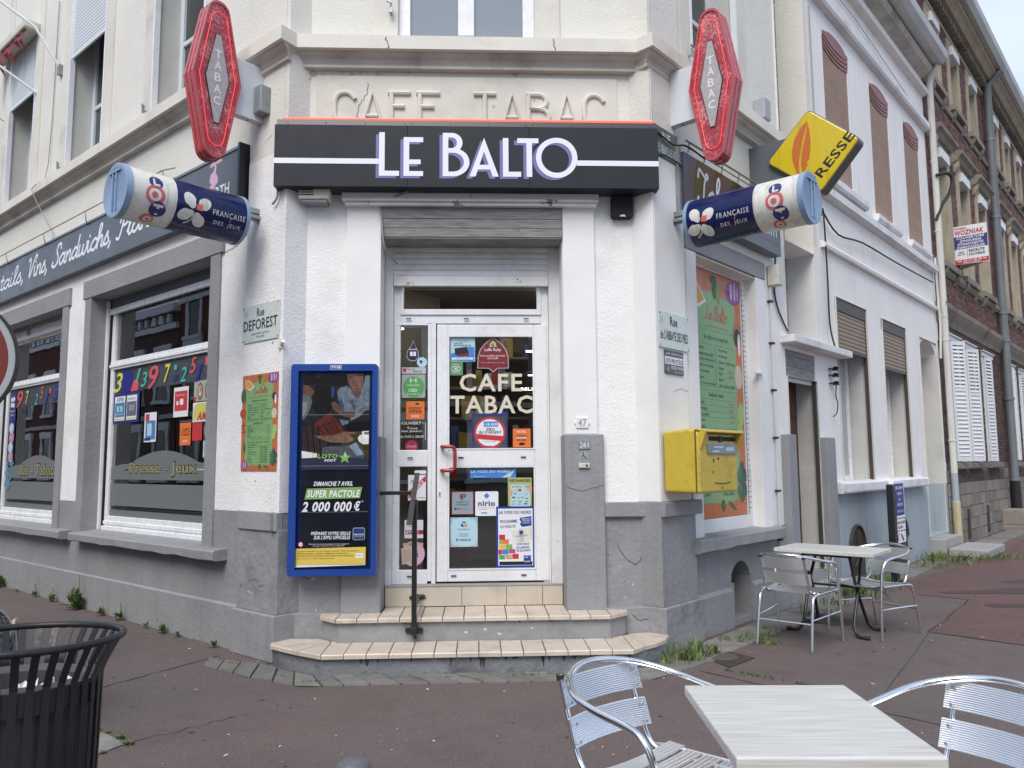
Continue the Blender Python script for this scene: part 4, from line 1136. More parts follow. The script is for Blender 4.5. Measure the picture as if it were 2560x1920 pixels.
def balto(mb, dx, dz, yb):
    w = .046; k_ = [0]
    def ny():
        k_[0] += 1; return yb - k_[0] * 8e-5
    def rc(x0, x1, z0, z1): mb.rect(x0 + dx, x1 + dx, z0 + dz, z1 + dz, ny())
    rc(.765, .811, 3.855, 4.225); rc(.811, .93, 3.855, 3.898)                     # L
    rc(.965, 1.011, 3.855, 4.185)                                               # E
    for (a, b, e) in ((3.855, 3.897, 1.125), (3.955, 3.995, 1.105), (4.143, 4.185, 1.125)): rc(1.011, e, a, b)
    rc(1.285, 1.331, 3.855, 4.225)                                              # B
    def bowl(cx, z0, z1, rx):
        cz = (z0 + z1) / 2; rz = (z1 - z0) / 2; n = 14; vs = []; y = ny()
        for i in range(n + 1):
            a = R(90 - 180 * i / n)
            vs.append((cx + rx * math.cos(a) + dx, y, cz + rz * math.sin(a) + dz)); vs.append((cx + (rx - w) * math.cos(a) + dx, y, cz + (rz - .040) * math.sin(a) + dz))
        mb.add(vs, [(2 * i, 2 * i + 1, 2 * i + 3, 2 * i + 2) for i in range(n)])
    rc(1.331, 1.36, 4.185, 4.225); rc(1.331, 1.36, 4.055, 4.095); bowl(1.36, 4.055, 4.225, .088)
    rc(1.331, 1.37, 3.855, 3.895); bowl(1.37, 3.855, 4.095, .135)
    rc(1.331, 1.37, 4.055, 4.094)
    for q in ([(1.505, 3.855), (1.555, 3.855), (1.645, 4.13), (1.625, 4.185)], [(1.625, 4.185), (1.605, 4.13), (1.695, 3.855), (1.745, 3.855)], [(1.56, 3.915), (1.69, 3.915), (1.68, 3.955), (1.57, 3.955)]):
        mb.poly([(p[0] + dx, p[1] + dz) for p in q], ny())                      # A
    rc(1.78, 1.826, 3.855, 4.185); rc(1.826, 1.93, 3.855, 3.898)                # L
    rc(1.90, 2.075, 4.143, 4.185); rc(1.975, 2.021, 3.855, 4.143)               # T
    mb.ring(2.225 + dx, 4.02 + dz, .128, .172, ny(), 40)                           # O
    return mb
def letters(mb, name, mt):
    # one object per letter: L, E, B, A, L, T, O in the order they were drawn
    cuts = (2, 6, 13, 16, 18, 20, 21); polys = mb.groups; i0 = 0
    for c in cuts:
        q = MB(F)
        for vs, f in polys[i0:c]: q.add(vs, f)
        i0 = c; q.build(name, mt, fs)
class GM(MB):
    def add(s, vs, f):
        if not hasattr(s, 'groups'): s.groups = []
        s.groups.append((vs, f)); return s
letters(balto(GM(F), -.026, -.018, y0), 'letter_shadow', M['lviolet'])
letters(balto(GM(F), 0, 0, y0 - .0025), 'letter', M['lwhite'])
rl2 = MB(F); rl2.rect(-.085, .765, 3.955, 4.0, y0 - .002); rl2.rect(2.39, 3.075, 3.955, 4.0, y0 - .002); rl2.build('white_rule', M['lwhite'], fs)
# cables and hoses by the fascia
def cable(pts, r, fr, name, label, cat='cable', mt=None, k=4, par=None):
    mb = MB(fr).tube(catmull([Vector(p) for p in pts], k), r, 6)
    o = mb.build(name, mt or M['cable'], par, smooth=True)
    if par is None: tag(o, label, cat)
    return o
cable([(1.0, .05, 3.77), (.78, .12, 3.68), (.775, .10, 3.5), (.80, .12, 3.3), (.88, .3, 3.22)], .008, F, 'hanging_cable', 'loose pale cable dangling from the fascia past the roller box')
cable([(1.9, .12, 3.47), (1.93, .08, 3.45), (1.92, .07, 3.42), (2.0, .06, 3.43)], .003, F, 'loose_wire', 'short stray wire poking out of the weathered roller box')
cable([(-.05, .0, 4.32), (-.2, -.02, 4.3), (-.4, -.02, 4.22), (-.6, -.02, 4.14), (-.75, .0, 4.1)], .01, L, 'cable_bundle', 'dark cables running behind the left red tobacco sign', mt=M['cableb'])
cable([(-.06, -.05, 4.3), (-.09, -.06, 3.95), (-.08, -.06, 3.72), (-.15, -.06, 3.66)], .010, L, 'conduit', 'pale conduit dropping beside the left end of the fascia', 'pipe')

# ---- left street sign board with script lettering
ls = thing('long_sign_board', 'long grey sign board with white script lettering over the left shop windows', 'sign', L, (-4, 0, 3.77))
for i in range(5):
    a = -.63 - i * 2.28
    MB(L).box(a - 2.278, a, -.085, -.005, 3.765, 4.27).build('sign_panel', M['board'], ls, bevel=.002)
MB(L).box(-11.9, -.63, -.095, .0, 4.271, 4.295).build('top_rail', M['galv'], ls)
MB(L).box(-.63, -.60, -.11, .0, 3.74, 4.31).build('end_post', M['black'], ls)
G = {
 'a': (1.05, [[(.75, .8), (.45, 1.0), (.1, .6), (.1, .2), (.4, 0), (.75, .5)], [(.8, 1.0), (.75, .3), (.9, 0), (1.1, .2)]]),
 'b': (.9, [[(0, .3), (.4, 1.7), (.3, 2.1), (.12, 1.6), (.12, .1)], [(.12, .3), (.4, 0), (.75, .5), (.5, .95), (.15, .7)]]),
 'c': (.85, [[(.8, .8), (.5, 1), (.1, .6), (.15, .1), (.5, 0), (.9, .3)]]),
 'd': (1.05, [[(.75, .8), (.45, 1), (.1, .6), (.1, .2), (.4, 0), (.75, .5)], [(.85, 2.0), (.75, .3), (.9, 0), (1.1, .2)]]),
 'e': (.85, [[(.1, .45), (.6, .6), (.7, .9), (.4, 1), (.1, .6), (.15, .1), (.5, 0), (.9, .3)]]),
 'h': (1.0, [[(0, .3), (.45, 1.8), (.3, 2.1), (.15, 1.7), (.15, 0)], [(.15, .5), (.5, 1), (.7, .8), (.65, .1), (.85, 0), (1, .2)]]),
 'i': (.5, [[(.1, 1), (.1, .2), (.3, 0), (.5, .25)], [(.15, 1.42), (.17, 1.5)]]),
 'k': (.85, [[(0, .3), (.4, 1.8), (.3, 2.1), (.15, 1.7), (.15, 0)], [(.6, 1), (.2, .5), (.55, .1), (.85, .1)]]),
 'l': (.5, [[(0, .3), (.45, 1.7), (.3, 2.1), (.12, 1.6), (.15, .2), (.35, 0), (.5, .2)]]),
 'n': (.95, [[(.1, 1), (.12, 0)], [(.12, .5), (.45, 1), (.65, .8), (.62, .1), (.8, 0), (.95, .2)]]),
 'o': (.9, [[(.5, 1), (.15, .7), (.12, .2), (.4, 0), (.7, .4), (.6, .9), (.4, 1), (.7, .85), (.95, .9)]]),
 's': (.75, [[(0, .2), (.4, 1.1), (.45, .7), (.65, .3), (.4, 0), (.1, .1)]]),
 't': (.55, [[(.25, 1.7), (.2, .2), (.4, 0), (.6, .2)], [(0, 1.1), (.5, 1.15)]]),
 'w': (1.3, [[(.1, 1), (.1, .2), (.35, 0), (.55, .4), (.6, 1), (.6, .2), (.85, 0), (1.1, .5), (1.1, 1), (1.3, .9)]]),
 ',': (.4, [[(.15, .1), (.2, -.1), (.05, -.4)]]),
 'C': (1.25, [[(1.1, 1.7), (.9, 2.1), (.3, 1.7), (.1, .8), (.4, .05), (.8, 0), (1.2, .4)]]),
 'V': (1.15, [[(0, 1.8), (.25, 2.0), (.35, 1.5), (.4, 0), (1.0, 1.9), (1.3, 2.1), (1.3, 1.8)]]),
 'S': (1.15, [[(1.1, 1.6), (1.0, 2.1), (.6, 2.0), (.5, 1.5), (.8, .9), (.8, .3), (.4, 0), (0, .2), (.1, .5)]]),
 'P': (1.15, [[(.5, 1.9), (.4, .9), (.2, 0), (-.1, .1)], [(.1, 1.4), (.4, 2.0), (1.0, 2.0), (1.1, 1.4), (.7, 1.0), (.4, 1.1)]]),
 'B': (1.2, [[(.3, 2.0), (.2, .1)], [(0, 1.6), (.5, 2.1), (.9, 1.8), (.7, 1.2), (.35, 1.05), (.9, .9), (.8, .15), (.3, 0), (.1, .2)]]),
 'L': (1.1, [[(.5, 2.1), (.3, .2), (.1, 0), (.5, .05), (1.0, .05)]]),
 'J': (1.1, [[(0, 1.5), (.1, 2.0), (.5, 1.8), (.8, 1.6), (1.0, 1.8), (.8, 1.9), (.65, 1.2), (.55, .2), (.3, -.3), (0, 0), (.1, .3)]]),
 ' ': (.5, []),
}
def script(mb, s, x0, x1, z, h, y, w, slant=.28, close=.92):
    tot = sum(G[c][0] * close for c in s); k = (x1 - x0) / tot; x = x0
    for c in s:
        adv, st_ = G[c]
        for pl in st_:
            mb.ribbon([(x + px * k + slant * pz * h, z + pz * h) for px, pz in pl], w, y)
        x += adv * close * k
    return mb
tx = MB(L)
script(tx, 'Cocktails,', -7.75, -5.88, 3.935, .112, -.0865, .030)
script(tx, 'Vins,', -5.76, -5.06, 3.935, .122, -.0865, .032)
script(tx, 'Sandwichs,', -4.92, -3.22, 3.935, .122, -.0865, .034)
script(tx, 'Planches', -3.08, -1.62, 3.935, .122, -.0865, .033)
tx.build('lettering', M['lwhite'], ls)
label_text(ls, L, 'PELFORTH', -1.40, -.80, 3.90, 4.01, -.0865, M['lwhite'], bold=.03)
pe = MB(L)
for P_ in ([(-1.04, 4.03), (-1.10, 4.04), (-1.15, 4.09), (-1.13, 4.15), (-1.08, 4.17), (-1.06, 4.21), (-1.09, 4.225), (-1.13, 4.21), (-1.15, 4.235), (-1.11, 4.26), (-1.05, 4.25), (-1.03, 4.20), (-1.04, 4.15), (-1.0, 4.10), (-1.0, 4.05)],
           [(-1.05, 4.25), (-.95, 4.262), (-.93, 4.23), (-1.03, 4.225)], [(-1.2, 4.0), (-1.12, 4.05), (-1.05, 4.03), (-1.04, 4.01), (-1.1, 3.995)], [(-1.17, 4.02), (-1.20, 3.97), (-1.18, 3.97), (-1.14, 4.01)]):
    pe.poly(P_, -.0865)
pe.build('bird_emblem', M['pink'], ls)
# thin light tube and clips above the board
cb = MB(L)
cb.tube([(-11.8, -.17, 4.36), (-1.9, -.17, 4.37), (-1.75, -.12, 4.37)], .006, 6)
for x in (-8.6, -7.3, -6.35, -5.0, -3.75, -2.5, -1.9): cb.tube([(x, -.17, 4.36), (x, -.16, 4.30), (x - .15, -.09, 4.265)], .005, 5)
tag(cb.build('sign_light_tube', M['cable'], None, smooth=True), 'thin light tube on wire clips along the top of the long grey sign board', 'light')
cable([(-5.35, -.02, 7.6), (-5.40, -.03, 5.4), (-5.40, -.17, 5.08), (-5.38, -.19, 4.95), (-5.1, -.05, 4.45), (-4.9, -.1, 4.31)], .006, L, 'sign_feed_cable', 'thin cable hanging down the left facade to the long grey sign board')

# ---- right street sign boards
rs = thing('right_sign_board', 'purple and grey sign board with script lettering on the right street facade', 'sign', RR, (1.4, 0, 3.72))
MB(RR).box(.43, 1.58, -.125, -.02, 3.70, 4.235).build('sign_panel', M['purple'], rs, bevel=.002)
MB(RR).box(1.582, 2.52, -.125, -.02, 3.70, 4.235).build('sign_panel', M['board'], rs, bevel=.002)
st_ = MB(RR)
for a in (.56, .92, 1.28): st_.poly([(a, 3.70), (a + .14, 3.70), (a + .26, 4.235), (a + .12, 4.235)], -.1262)
st_.build('dark_stripe', M['khaki'], rs)
jj = MB(RR); script(jj, 'Job', .66, 1.16, 3.84, .155, -.1275, .030, slant=.1); jj.build('lettering', M['lwhite'], rs)
label_text(rs, RR, 'PELFORTH', 1.72, 2.42, 3.88, 4.04, -.1265, M['lwhite'], bold=.03)
label_text(rs, RR, "à consommer avec modération", 1.70, 2.44, 3.80, 3.835, -.1265, M['pinkd'], bold=.02)
MB(RR).box(.39, .43, -.10, .0, 3.68, 4.30).build('end_post', M['galv'], rs)
cb = MB(RR); cb.tube([(.42, -.15, 4.33), (2.55, -.15, 4.33)], .010, 6); cb.tube([(.42, -.12, 4.30), (2.55, -.12, 4.295)], .006, 6)
for x in (.5, .8, 1.15, 1.5, 1.9, 2.3): cb.tube([(x, -.15, 4.33), (x + .02, -.12, 4.24)], .006, 5)
tag(cb.build('sign_light_tube', M['cable'], None, smooth=True), 'pale conduits running over the purple sign board on the right street', 'light')
cable([(.0, -.07, 4.33), (.12, -.08, 4.30), (.3, -.1, 4.26), (.45, -.15, 4.28), (.8, -.14, 4.27)], .008, RR, 'cable_bundle', 'dark cables looping over the old street plate on the right corner', mt=M['cableb'])
cable([(.02, -.08, 4.06), (.12, -.09, 4.12), (.3, -.1, 4.12), (.42, -.11, 4.1)], .007, RR, 'looped_cable', 'black cable looping across the front of the old street plate', mt=M['cableb'])

# ---- tobacconist's lozenge signs (vertical red carottes)
def carotte_sign(fr, cx, yface, zc, face, ends, label, flip):
    """cx centre, yface plane of the seen face, ends = (x of wall, yb..ye of arm)"""
    t = thing('tobacco_sign', label, 'sign', fr, (cx, yface, zc), group='red tobacconist lozenge signs')
    hw, hh = .205, .665
    def outline(k, kz):
        w, h = hw * k, hh * kz; r = w * .42; P_ = []
        zt = h - r * 1.05
        P_ += [(w, 0)] + [(r * 1.04 * math.cos(a) , zt + r * math.sin(a)) for a in [R(q) for q in (8, 30, 50, 70, 90, 110, 130, 150, 172)]] + [(-w, 0)]
        P_ += [(r * 1.04 * math.cos(a), -zt + r * math.sin(a)) for a in [R(q) for q in (188, 210, 230, 250, 270, 290, 310, 330, 352)]]
        return [(cx + x, zc + z) for x, z in P_]
    th = .15
    MB(fr).prism(outline(1, 1), yface + .006, yface + th - .006, 'xz').build('casing', M['carotte'], t, recalc=True, bevel=.006)
    def band(a, b, y_0, y_1, name, mt):
        o1, o2 = outline(*a), outline(*b); n = len(o1); mb = MB(fr)
        vs = [(p[0], y_0, p[1]) for p in o1] + [(p[0], y_0, p[1]) for p in o2] + [(p[0], y_1, p[1]) for p in o1] + [(p[0], y_1, p[1]) for p in o2]
        fs_ = []
        for i in range(n):
            j = (i + 1) % n
            fs_ += [(i, j, n + j, n + i), (i, 2 * n + i, 2 * n + j, j), (n + i, n + j, 3 * n + j, 3 * n + i), (2 * n + i, 3 * n + i, 3 * n + j, 2 * n + j)]
        return mb.add(vs, fs_).build(name, mt, t)
    band((1.03, 1.01), (.95, .975), yface - .004, yface + .03, 'rim', M['carotterim'])
    band((1.03, 1.01), (.95, .975), yface + th - .03, yface + th + .004, 'rim', M['carotterim'])
    MB(fr).prism(outline(1.025, 1.008), yface + .055, yface + .095, 'xz').build('joint_band', M['carotterim'], t, recalc=True)
    for yy in (yface - .004, yface + th + .004):
        n_ = MB(fr); P_ = outline(.76, .86)
        n_.tube([(p[0], yy, p[1]) for p in P_], .0028, 6, closed=True); n_.build('neon_tube', M['neon'], t, smooth=True)
    for s_, yy in ((1, yface), (-1, yface + th)):
        lw, lh = .098, .375
        def loz(k, kz): return [(cx + x, zc + z) for x, z in ((lw * k, 0), (lw * .20 * k, lh * kz), (-lw * .20 * k, lh * kz), (-lw * k, 0), (-lw * .2 * k, -lh * kz), (lw * .2 * k, -lh * kz))]
        MB(fr).prism(loz(1.08, 1.02), yy - .0015 * s_, yy + .004 * s_, 'xz').build('lozenge_border', M['ink'], t)
        MB(fr).prism(loz(1, 1), yy - .003 * s_, yy + .003 * s_, 'xz').build('lozenge', M['lozenge'], t)
        le = MB(fr)
        for i, ch in enumerate('TABAC'):
            z = zc + .205 - i * .098; w_ = .032 if ch != 'B' else .028
            if s_ == 1: put_text(le, ch, cx - w_, cx + w_, z - .036, z + .036, yy - .0045, bold=.03)
            else:
                tmp = MB(fr); put_text(tmp, ch, cx - w_, cx + w_, z - .036, z + .036, yy + .0045, bold=.03)
                le.add([(2 * cx - v[0], v[1], v[2]) for v in tmp.v], tmp.f)
        le.build('lettering', M['paper'], t)
    xa, ya, yb, z0, z1 = ends
    MB(fr).box(xa, cx + (-.12 if xa < cx else .12), ya, yb, z0, z1).build('arm_box', mat('white_sign_arm', (.66, .69, .73), .35), t, bevel=.004)
    bt = MB(fr)
    for x_ in (.15, .3): bt.lathe([(.008, -.004), (.008, 0)], (xa + (x_ if xa < cx else -x_), (ya + yb) / 2, z0), 8, 'z')
    bt.build('bolt', M['galv'], t)
    return t
carotte_sign(PL, -.475, .34, 4.655, 1, (-.005, .375, .455, 4.435, 4.925), 'red lozenge tobacco sign on white arm, on the left street side, lit neon outline', False)
carotte_sign(PR, .48, .29, 4.685, 1, (.005, .345, .425, 4.455, 4.945), 'scratched red lozenge tobacco sign on white arm, on the right street side', True)
jb = MB(L); jb.box(-.37, -.26, -.13, -.03, 4.48, 4.72)
tag(jb.build('junction_box', M['galv'], None, bevel=.012), 'grey electrical box beside the arm of the left red tobacco sign', 'electrical box')

# ---- rotating LOTO drums
def loto(fr, xw, xo, cy, zc, label):
    """xw: x of wall-side end, xo: x of outer end; axis along x, centre at (.., cy, zc); graphics face -y"""
    t = thing('lottery_drum_sign', label, 'sign', fr, (0, cy, zc), group='cylindrical lottery signs on brackets')
    r = .198; sgn = 1 if xo > xw else -1
    Lx = lambda s_: xw + sgn * s_                  # distance from wall-side end
    ln = abs(xo - xw)
    wb0, wb1 = .61, ln - .045
    def body(a, b, rr_, name, mt):
        return MB(fr).lathe([(rr_, min(Lx(a), Lx(b))), (rr_, max(Lx(a), Lx(b)))], (0, cy, zc), 48, 'x').build(name, mt, t, smooth=2)
    body(.025, wb0, r, 'navy_drum', M['nvb']); body(wb0, wb1, r + .0005, 'white_band', M['lotow'])
    for (a, b) in ((0, .028), (wb1, ln)):
        A, B = min(Lx(a), Lx(b)), max(Lx(a), Lx(b))
        MB(fr).lathe([(.0, A + .001), (r - .03, A + .001), (r - .02, A - .004), (r + .006, A), (r + .007, B), (r - .02, B + .004), (r - .03, B - .001), (0, B - .001)], (0, cy, zc), 48, 'x').build('end_cap', M['lotob'], t, smooth=True)
    e = Lx(ln); hb = MB(fr)
    for zz in (.09, .05): pass
    hb.box(min(e, e + sgn * .012), max(e, e + sgn * .012), cy - .035, cy - .022, zc - .16, zc + .13); hb.box(min(e, e + sgn * .012), max(e, e + sgn * .012), cy + .022, cy + .035, zc - .16, zc + .13)
    hb.box(min(e, e + sgn * .012), max(e, e + sgn * .012), cy - .09, cy + .09, zc + .13, zc + .145)
    hb.build('cap_rib', M['lotob'], t, bevel=.002)
    for (yy, zz) in ((-.006, .08), (.012, .08), (0, -.1)):
        MB(fr).lathe([(.006, min(e, e + sgn * .006)), (.006, max(e, e + sgn * .006))], (0, cy + yy, zc + zz), 8, 'x').build('screw', M['galv'], t)
    # graphics wrapped on the drum: (x, arc height) -> surface
    def wrap(mb2, off):
        o = MB(fr); o.f = list(mb2.f)
        for (x, _, s_) in mb2.v:
            a = s_ / r - R(19); o.v.append((x, cy - (r + off) * math.cos(a), zc + (r + off) * math.sin(a)))
        return o
    def fan(P_, c):
        n = len(P_); m_ = MB(fr); mid = [((p[0] + c[0]) / 2, (p[1] + c[1]) / 2) for p in P_]
        m_.add([(c[0], 0, c[1])] + [(p[0], 0, p[1]) for p in mid] + [(p[0], 0, p[1]) for p in P_],
               [(0, 1 + i, 1 + (i + 1) % n) for i in range(n)] + [(1 + i, 1 + n + i, 1 + n + (i + 1) % n, 1 + (i + 1) % n) for i in range(n)])
        return m_
    def circ(x, s_, rr_, mt, name, off):
        return wrap(fan([(x + rr_ * math.cos(R(q)), s_ + rr_ * math.sin(R(q))) for q in range(0, 360, 15)], (x, s_)), off).build(name, mt, t)
    xb = Lx((wb0 + wb1) / 2) + (.005)
    circ(xb + .0, .14, .052, M['inkb'], 'letter_disc', .0020); circ(xb - .005, .04, .072, M['lred'], 'letter_disc', .0025); circ(xb - .008, .04, .047, M['lotow'], 'letter_disc', .0035); circ(xb - .01, .04, .024, M['lred'], 'letter_disc', .0045)
    circ(xb + .028, -.065, .062, M['inkb'], 'letter_disc', .0030); circ(xb - .015, -.165, .050, M['lred'], 'letter_disc', .0028); circ(xb - .012, -.165, .030, M['lotow'], 'letter_disc', .0038); circ(xb - .01, -.165, .015, M['lred'], 'letter_disc', .0048)
    ll = MB(fr)
    ll.rect(xb - .022, xb - .006, .11, .17, 0); ll.rect(xb - .006, xb + .028, .11, .124, 0)
    ll.rect(xb - .010, xb + .066, -.044, -.024, 0); ll.rect(xb + .017, xb + .039, -.108, -.044, 0)
    wrap(ll, .0045).build('letter', M['lotow'], t)
    # clover
    cxx = Lx(.46) if fr is PL else Lx(.16)
    for (dx, dz, ang) in ((-.045, .064, 120), (.056, .052, 40), (-.062, -.042, 205), (.036, -.066, -60)):
        P_ = []
        for q in range(0, 360, 20):
            a = R(q); rr_ = .060 * (1 + .10 * math.cos(2 * a))
            X = rr_ * math.cos(a) + .006; Z = rr_ * .86 * math.sin(a) * (1.0 if math.cos(a) > -.2 else .75)
            ca, sa = math.cos(R(ang)), math.sin(R(ang)); P_.append((cxx + dx + X * ca - Z * sa, dz + X * sa + Z * ca))
        wrap(fan(P_, (cxx + dx, dz)), .002).build('clover_leaf', M['lotow'], t)
    wrap(MB(fr).ribbon([(cxx - .005, -.04), (cxx - .02, -.085), (cxx - .06, -.12)], .012, 0), .002).build('clover_stem', M['lotow'], t)
    wrap(fan([(cxx + .002, .008), (cxx + .048, .004), (cxx + .058, .052), (cxx + .012, .056)], (cxx + .03, .03)), .0035).build('red_square', M['lorange'], t)
    tx0 = cxx + .14; t1 = MB(fr)
    put_text(t1, 'FRANÇAISE', tx0, tx0 + .275, -.008, .045, 0, .006, spacing=1.2); put_text(t1, 'DES  JEUX', tx0 + .02, tx0 + .25, -.08, -.038, 0, .006, spacing=1.2)
    wrap(t1, .002).build('lettering', M['lotow'], t)
    circ(tx0 + .15, -.022, .006, M['lorange'], 'red_square', .003)
    # bracket
    b = MB(fr); b.box(min(xw - sgn * .20, xw - sgn * .215), max(xw - sgn * .20, xw - sgn * .215), cy - .06, cy + .06, zc - .0 + .02, zc + .17)
    b.box(min(xw, xw - sgn * .2), max(xw, xw - sgn * .2), cy - .02, cy + .02, zc + .10, zc + .145); b.box(min(xw, xw - sgn * .2), max(xw, xw - sgn * .2), cy - .035, cy - .015, zc + .05, zc + .08)
    b.prism([(xw - sgn * .2, zc + .02), (xw - sgn * .2, zc + .1), (xw, zc + .1), (xw, zc + .06)], cy - .005, cy + .005)
    b.build('bracket', M['galv'], t, bevel=.003)
    return t
loto(PL, -.225, -1.21, .40, 3.53, 'navy and white LOTO drum sign reading FRANÇAISE DES JEUX, jutting over the left street')
loto(PR, .245, 1.25, .36, 3.53, 'navy and white LOTO drum sign overlapping the yellow press sign on the right street')

# ---- yellow press sign
ps = thing('press_sign', 'yellow diamond press sign with orange feather jutting from the right facade', 'sign', PR, (.5, 2.05, 4.5))
PY = 2.03
cor_ = [(.655, 5.02), (.20, 4.575), (.735, 4.12), (1.14, 4.575)]
def rounded(P_, r):
    out = []; n = len(P_)
    for i in range(n):
        a, b, c = Vector(P_[i - 1]), Vector(P_[i]), Vector(P_[(i + 1) % n]); d0 = (a - b).normalized(); d1 = (c - b).normalized()
        p0, p2 = b + d0 * r, b + d1 * r
        for q in range(5):
            u_ = q / 4; out.append(tuple(p0 * (1 - u_) ** 2 + b * 2 * u_ * (1 - u_) + p2 * u_ * u_))
    return out
def shrink(P_, k):
    c = sum((Vector(p) for p in P_), Vector((0, 0))) / len(P_); return [tuple(c + (Vector(p) - c) * k) for p in P_]
MB(PR).prism(rounded(cor_, .06), PY + .012, PY + .16, 'xz').build('casing', mat('press_grey_rim', (.10, .10, .095), .4), ps, bevel=.008, recalc=True)
MB(PR).prism(rounded(shrink(cor_, .965), .055), PY, PY + .02, 'xz').build('face', M['presse'], ps, bevel=.010, recalc=True)
MB(PR).prism(rounded(shrink(cor_, .965), .055), PY + .15, PY + .172, 'xz').build('face', M['presse'], ps, bevel=.010, recalc=True)
fe = MB(PR)
fe.poly([(.64, 4.90), (.57, 4.84), (.505, 4.74), (.475, 4.62), (.478, 4.52), (.505, 4.42), (.53, 4.32), (.56, 4.30), (.545, 4.37), (.54, 4.5), (.575, 4.66), (.60, 4.745), (.625, 4.82)], PY - .001)
fe.poly([(.64, 4.90), (.63, 4.80), (.605, 4.70), (.575, 4.58), (.56, 4.46), (.575, 4.37), (.59, 4.40), (.605, 4.39), (.61, 4.43), (.63, 4.43), (.62, 4.47), (.645, 4.50), (.66, 4.58), (.668, 4.68), (.66, 4.80)], PY - .001)
fe.build('feather', M['feather'], ps)
label_text(ps, PR, 'PRESSE', .565, 1.145, 4.39, 4.49, PY - .001, M['ink'], bold=.035, rot=45)
MB(PR).box(.0, .50, 2.08, 2.17, 4.36, 4.80).build('arm_box', M['board'], ps, bevel=.004)

# ---- street plates, panels and small fittings
def plate(fr, x0, x1, z0, z1, y, mt, name, label, cat, parent_pts=True, th=.008, edge=None):
    t = thing(name, label, cat, fr, ((x0 + x1) / 2, y, z0))
    MB(fr).box(x0, x1, y - th, y, z0, z1).build('panel', mt, t, bevel=.002)
    if edge: pass
    s_ = MB(fr)
    for x in (x0 + .018, x1 - .018):
        for z in (z0 + .018, z1 - .018): s_.lathe([(.007, -th - .003), (.007, 0)], (x, y, z), 8, 'y')
    s_.build('screw', M['iron'], t)
    return t
yL = -.036
t = plate(L, -.585, -.035, 2.535, 2.85, yL, M['plate'], 'street_plate', 'pale enamel street plate reading Rue Deforest on the left pier', 'street sign')
label_text(t, L, 'Rue', -.365, -.255, 2.745, 2.815, yL - .0095, M['ink'], bold=.02)
label_text(t, L, 'DEFOREST', -.565, -.06, 2.635, 2.725, yL - .0095, M['ink'], bold=.02)
label_text(t, L, 'Député-Maire de Douai', -.44, -.18, 2.59, 2.612, yL - .0095, M['ink'])
label_text(t, L, '1792-1839', -.37, -.25, 2.565, 2.583, yL - .0095, M['ink'])
MB(L).box(-.555, -.51, yL - .0092, yL - .008, 2.755, 2.805).build('small_crest', mat('crest', (.48, .50, .42), .5), t)
yR = -.062
t = plate(RR, .02, .525, 2.46, 2.765, yR - .002, M['plate'], 'street_plate', "pale enamel street plate reading Rue de l'Abbaye des Prés on the right pier", 'street sign')
label_text(t, RR, 'Rue', .205, .325, 2.655, 2.735, yR - .0115, M['ink'], bold=.03)
label_text(t, RR, "de L'ABBAYE DES PRÉS", .045, .50, 2.53, 2.63, yR - .0115, M['ink'], bold=.02)
MB(RR).box(.045, .085, yR - .0112, yR - .010, 2.675, 2.72).build('small_crest', mat('crest', (.48, .50, .42), .5), t)
t = plate(RR, .105, .415, 2.245, 2.445, yR - .002, mat('alarm_grey', (.085, .09, .10), .4), 'alarm_plate', 'grey and white alarm company plate below the right street plate', 'sign')
MB(RR).box(.105, .415, yR - .0112, yR - .010, 2.325, 2.39).build('white_band', M['paper'], t)
label_text(t, RR, 'ALARME - VIDÉOSURVEILLANCE', .115, .405, 2.408, 2.425, yR - .0115, M['paper'], bold=.02)
label_text(t, RR, 'SITE PROTÉGÉ', .115, .405, 2.335, 2.382, yR - .0125, M['ink'])
label_text(t, RR, 'PROTEC PHONE', .20, .405, 2.285, 2.315, yR - .0115, M['paper'], bold=.03)
label_text(t, RR, 'Tél. 03 27 98 00 00', .25, .405, 2.257, 2.272, yR - .0115, M['paper'])
MB(RR).disc(.15, 2.285, .025, yR - .0113, 14).build('emblem', M['galv'], t)
t = plate(RR, .03, .43, 4.12, 4.38, -.063, M['enamb'], 'old_street_plate', 'old blue-grey cast street plate high on the right corner behind cables', 'street sign')
label_text(t, RR, 'RUE', .16, .30, 4.27, 4.345, -.0725, M['plate'], bold=.03)
label_text(t, RR, "DE L'ABBAYE DES PRES", .06, .41, 4.15, 4.23, -.0725, M['plate'], bold=.02)
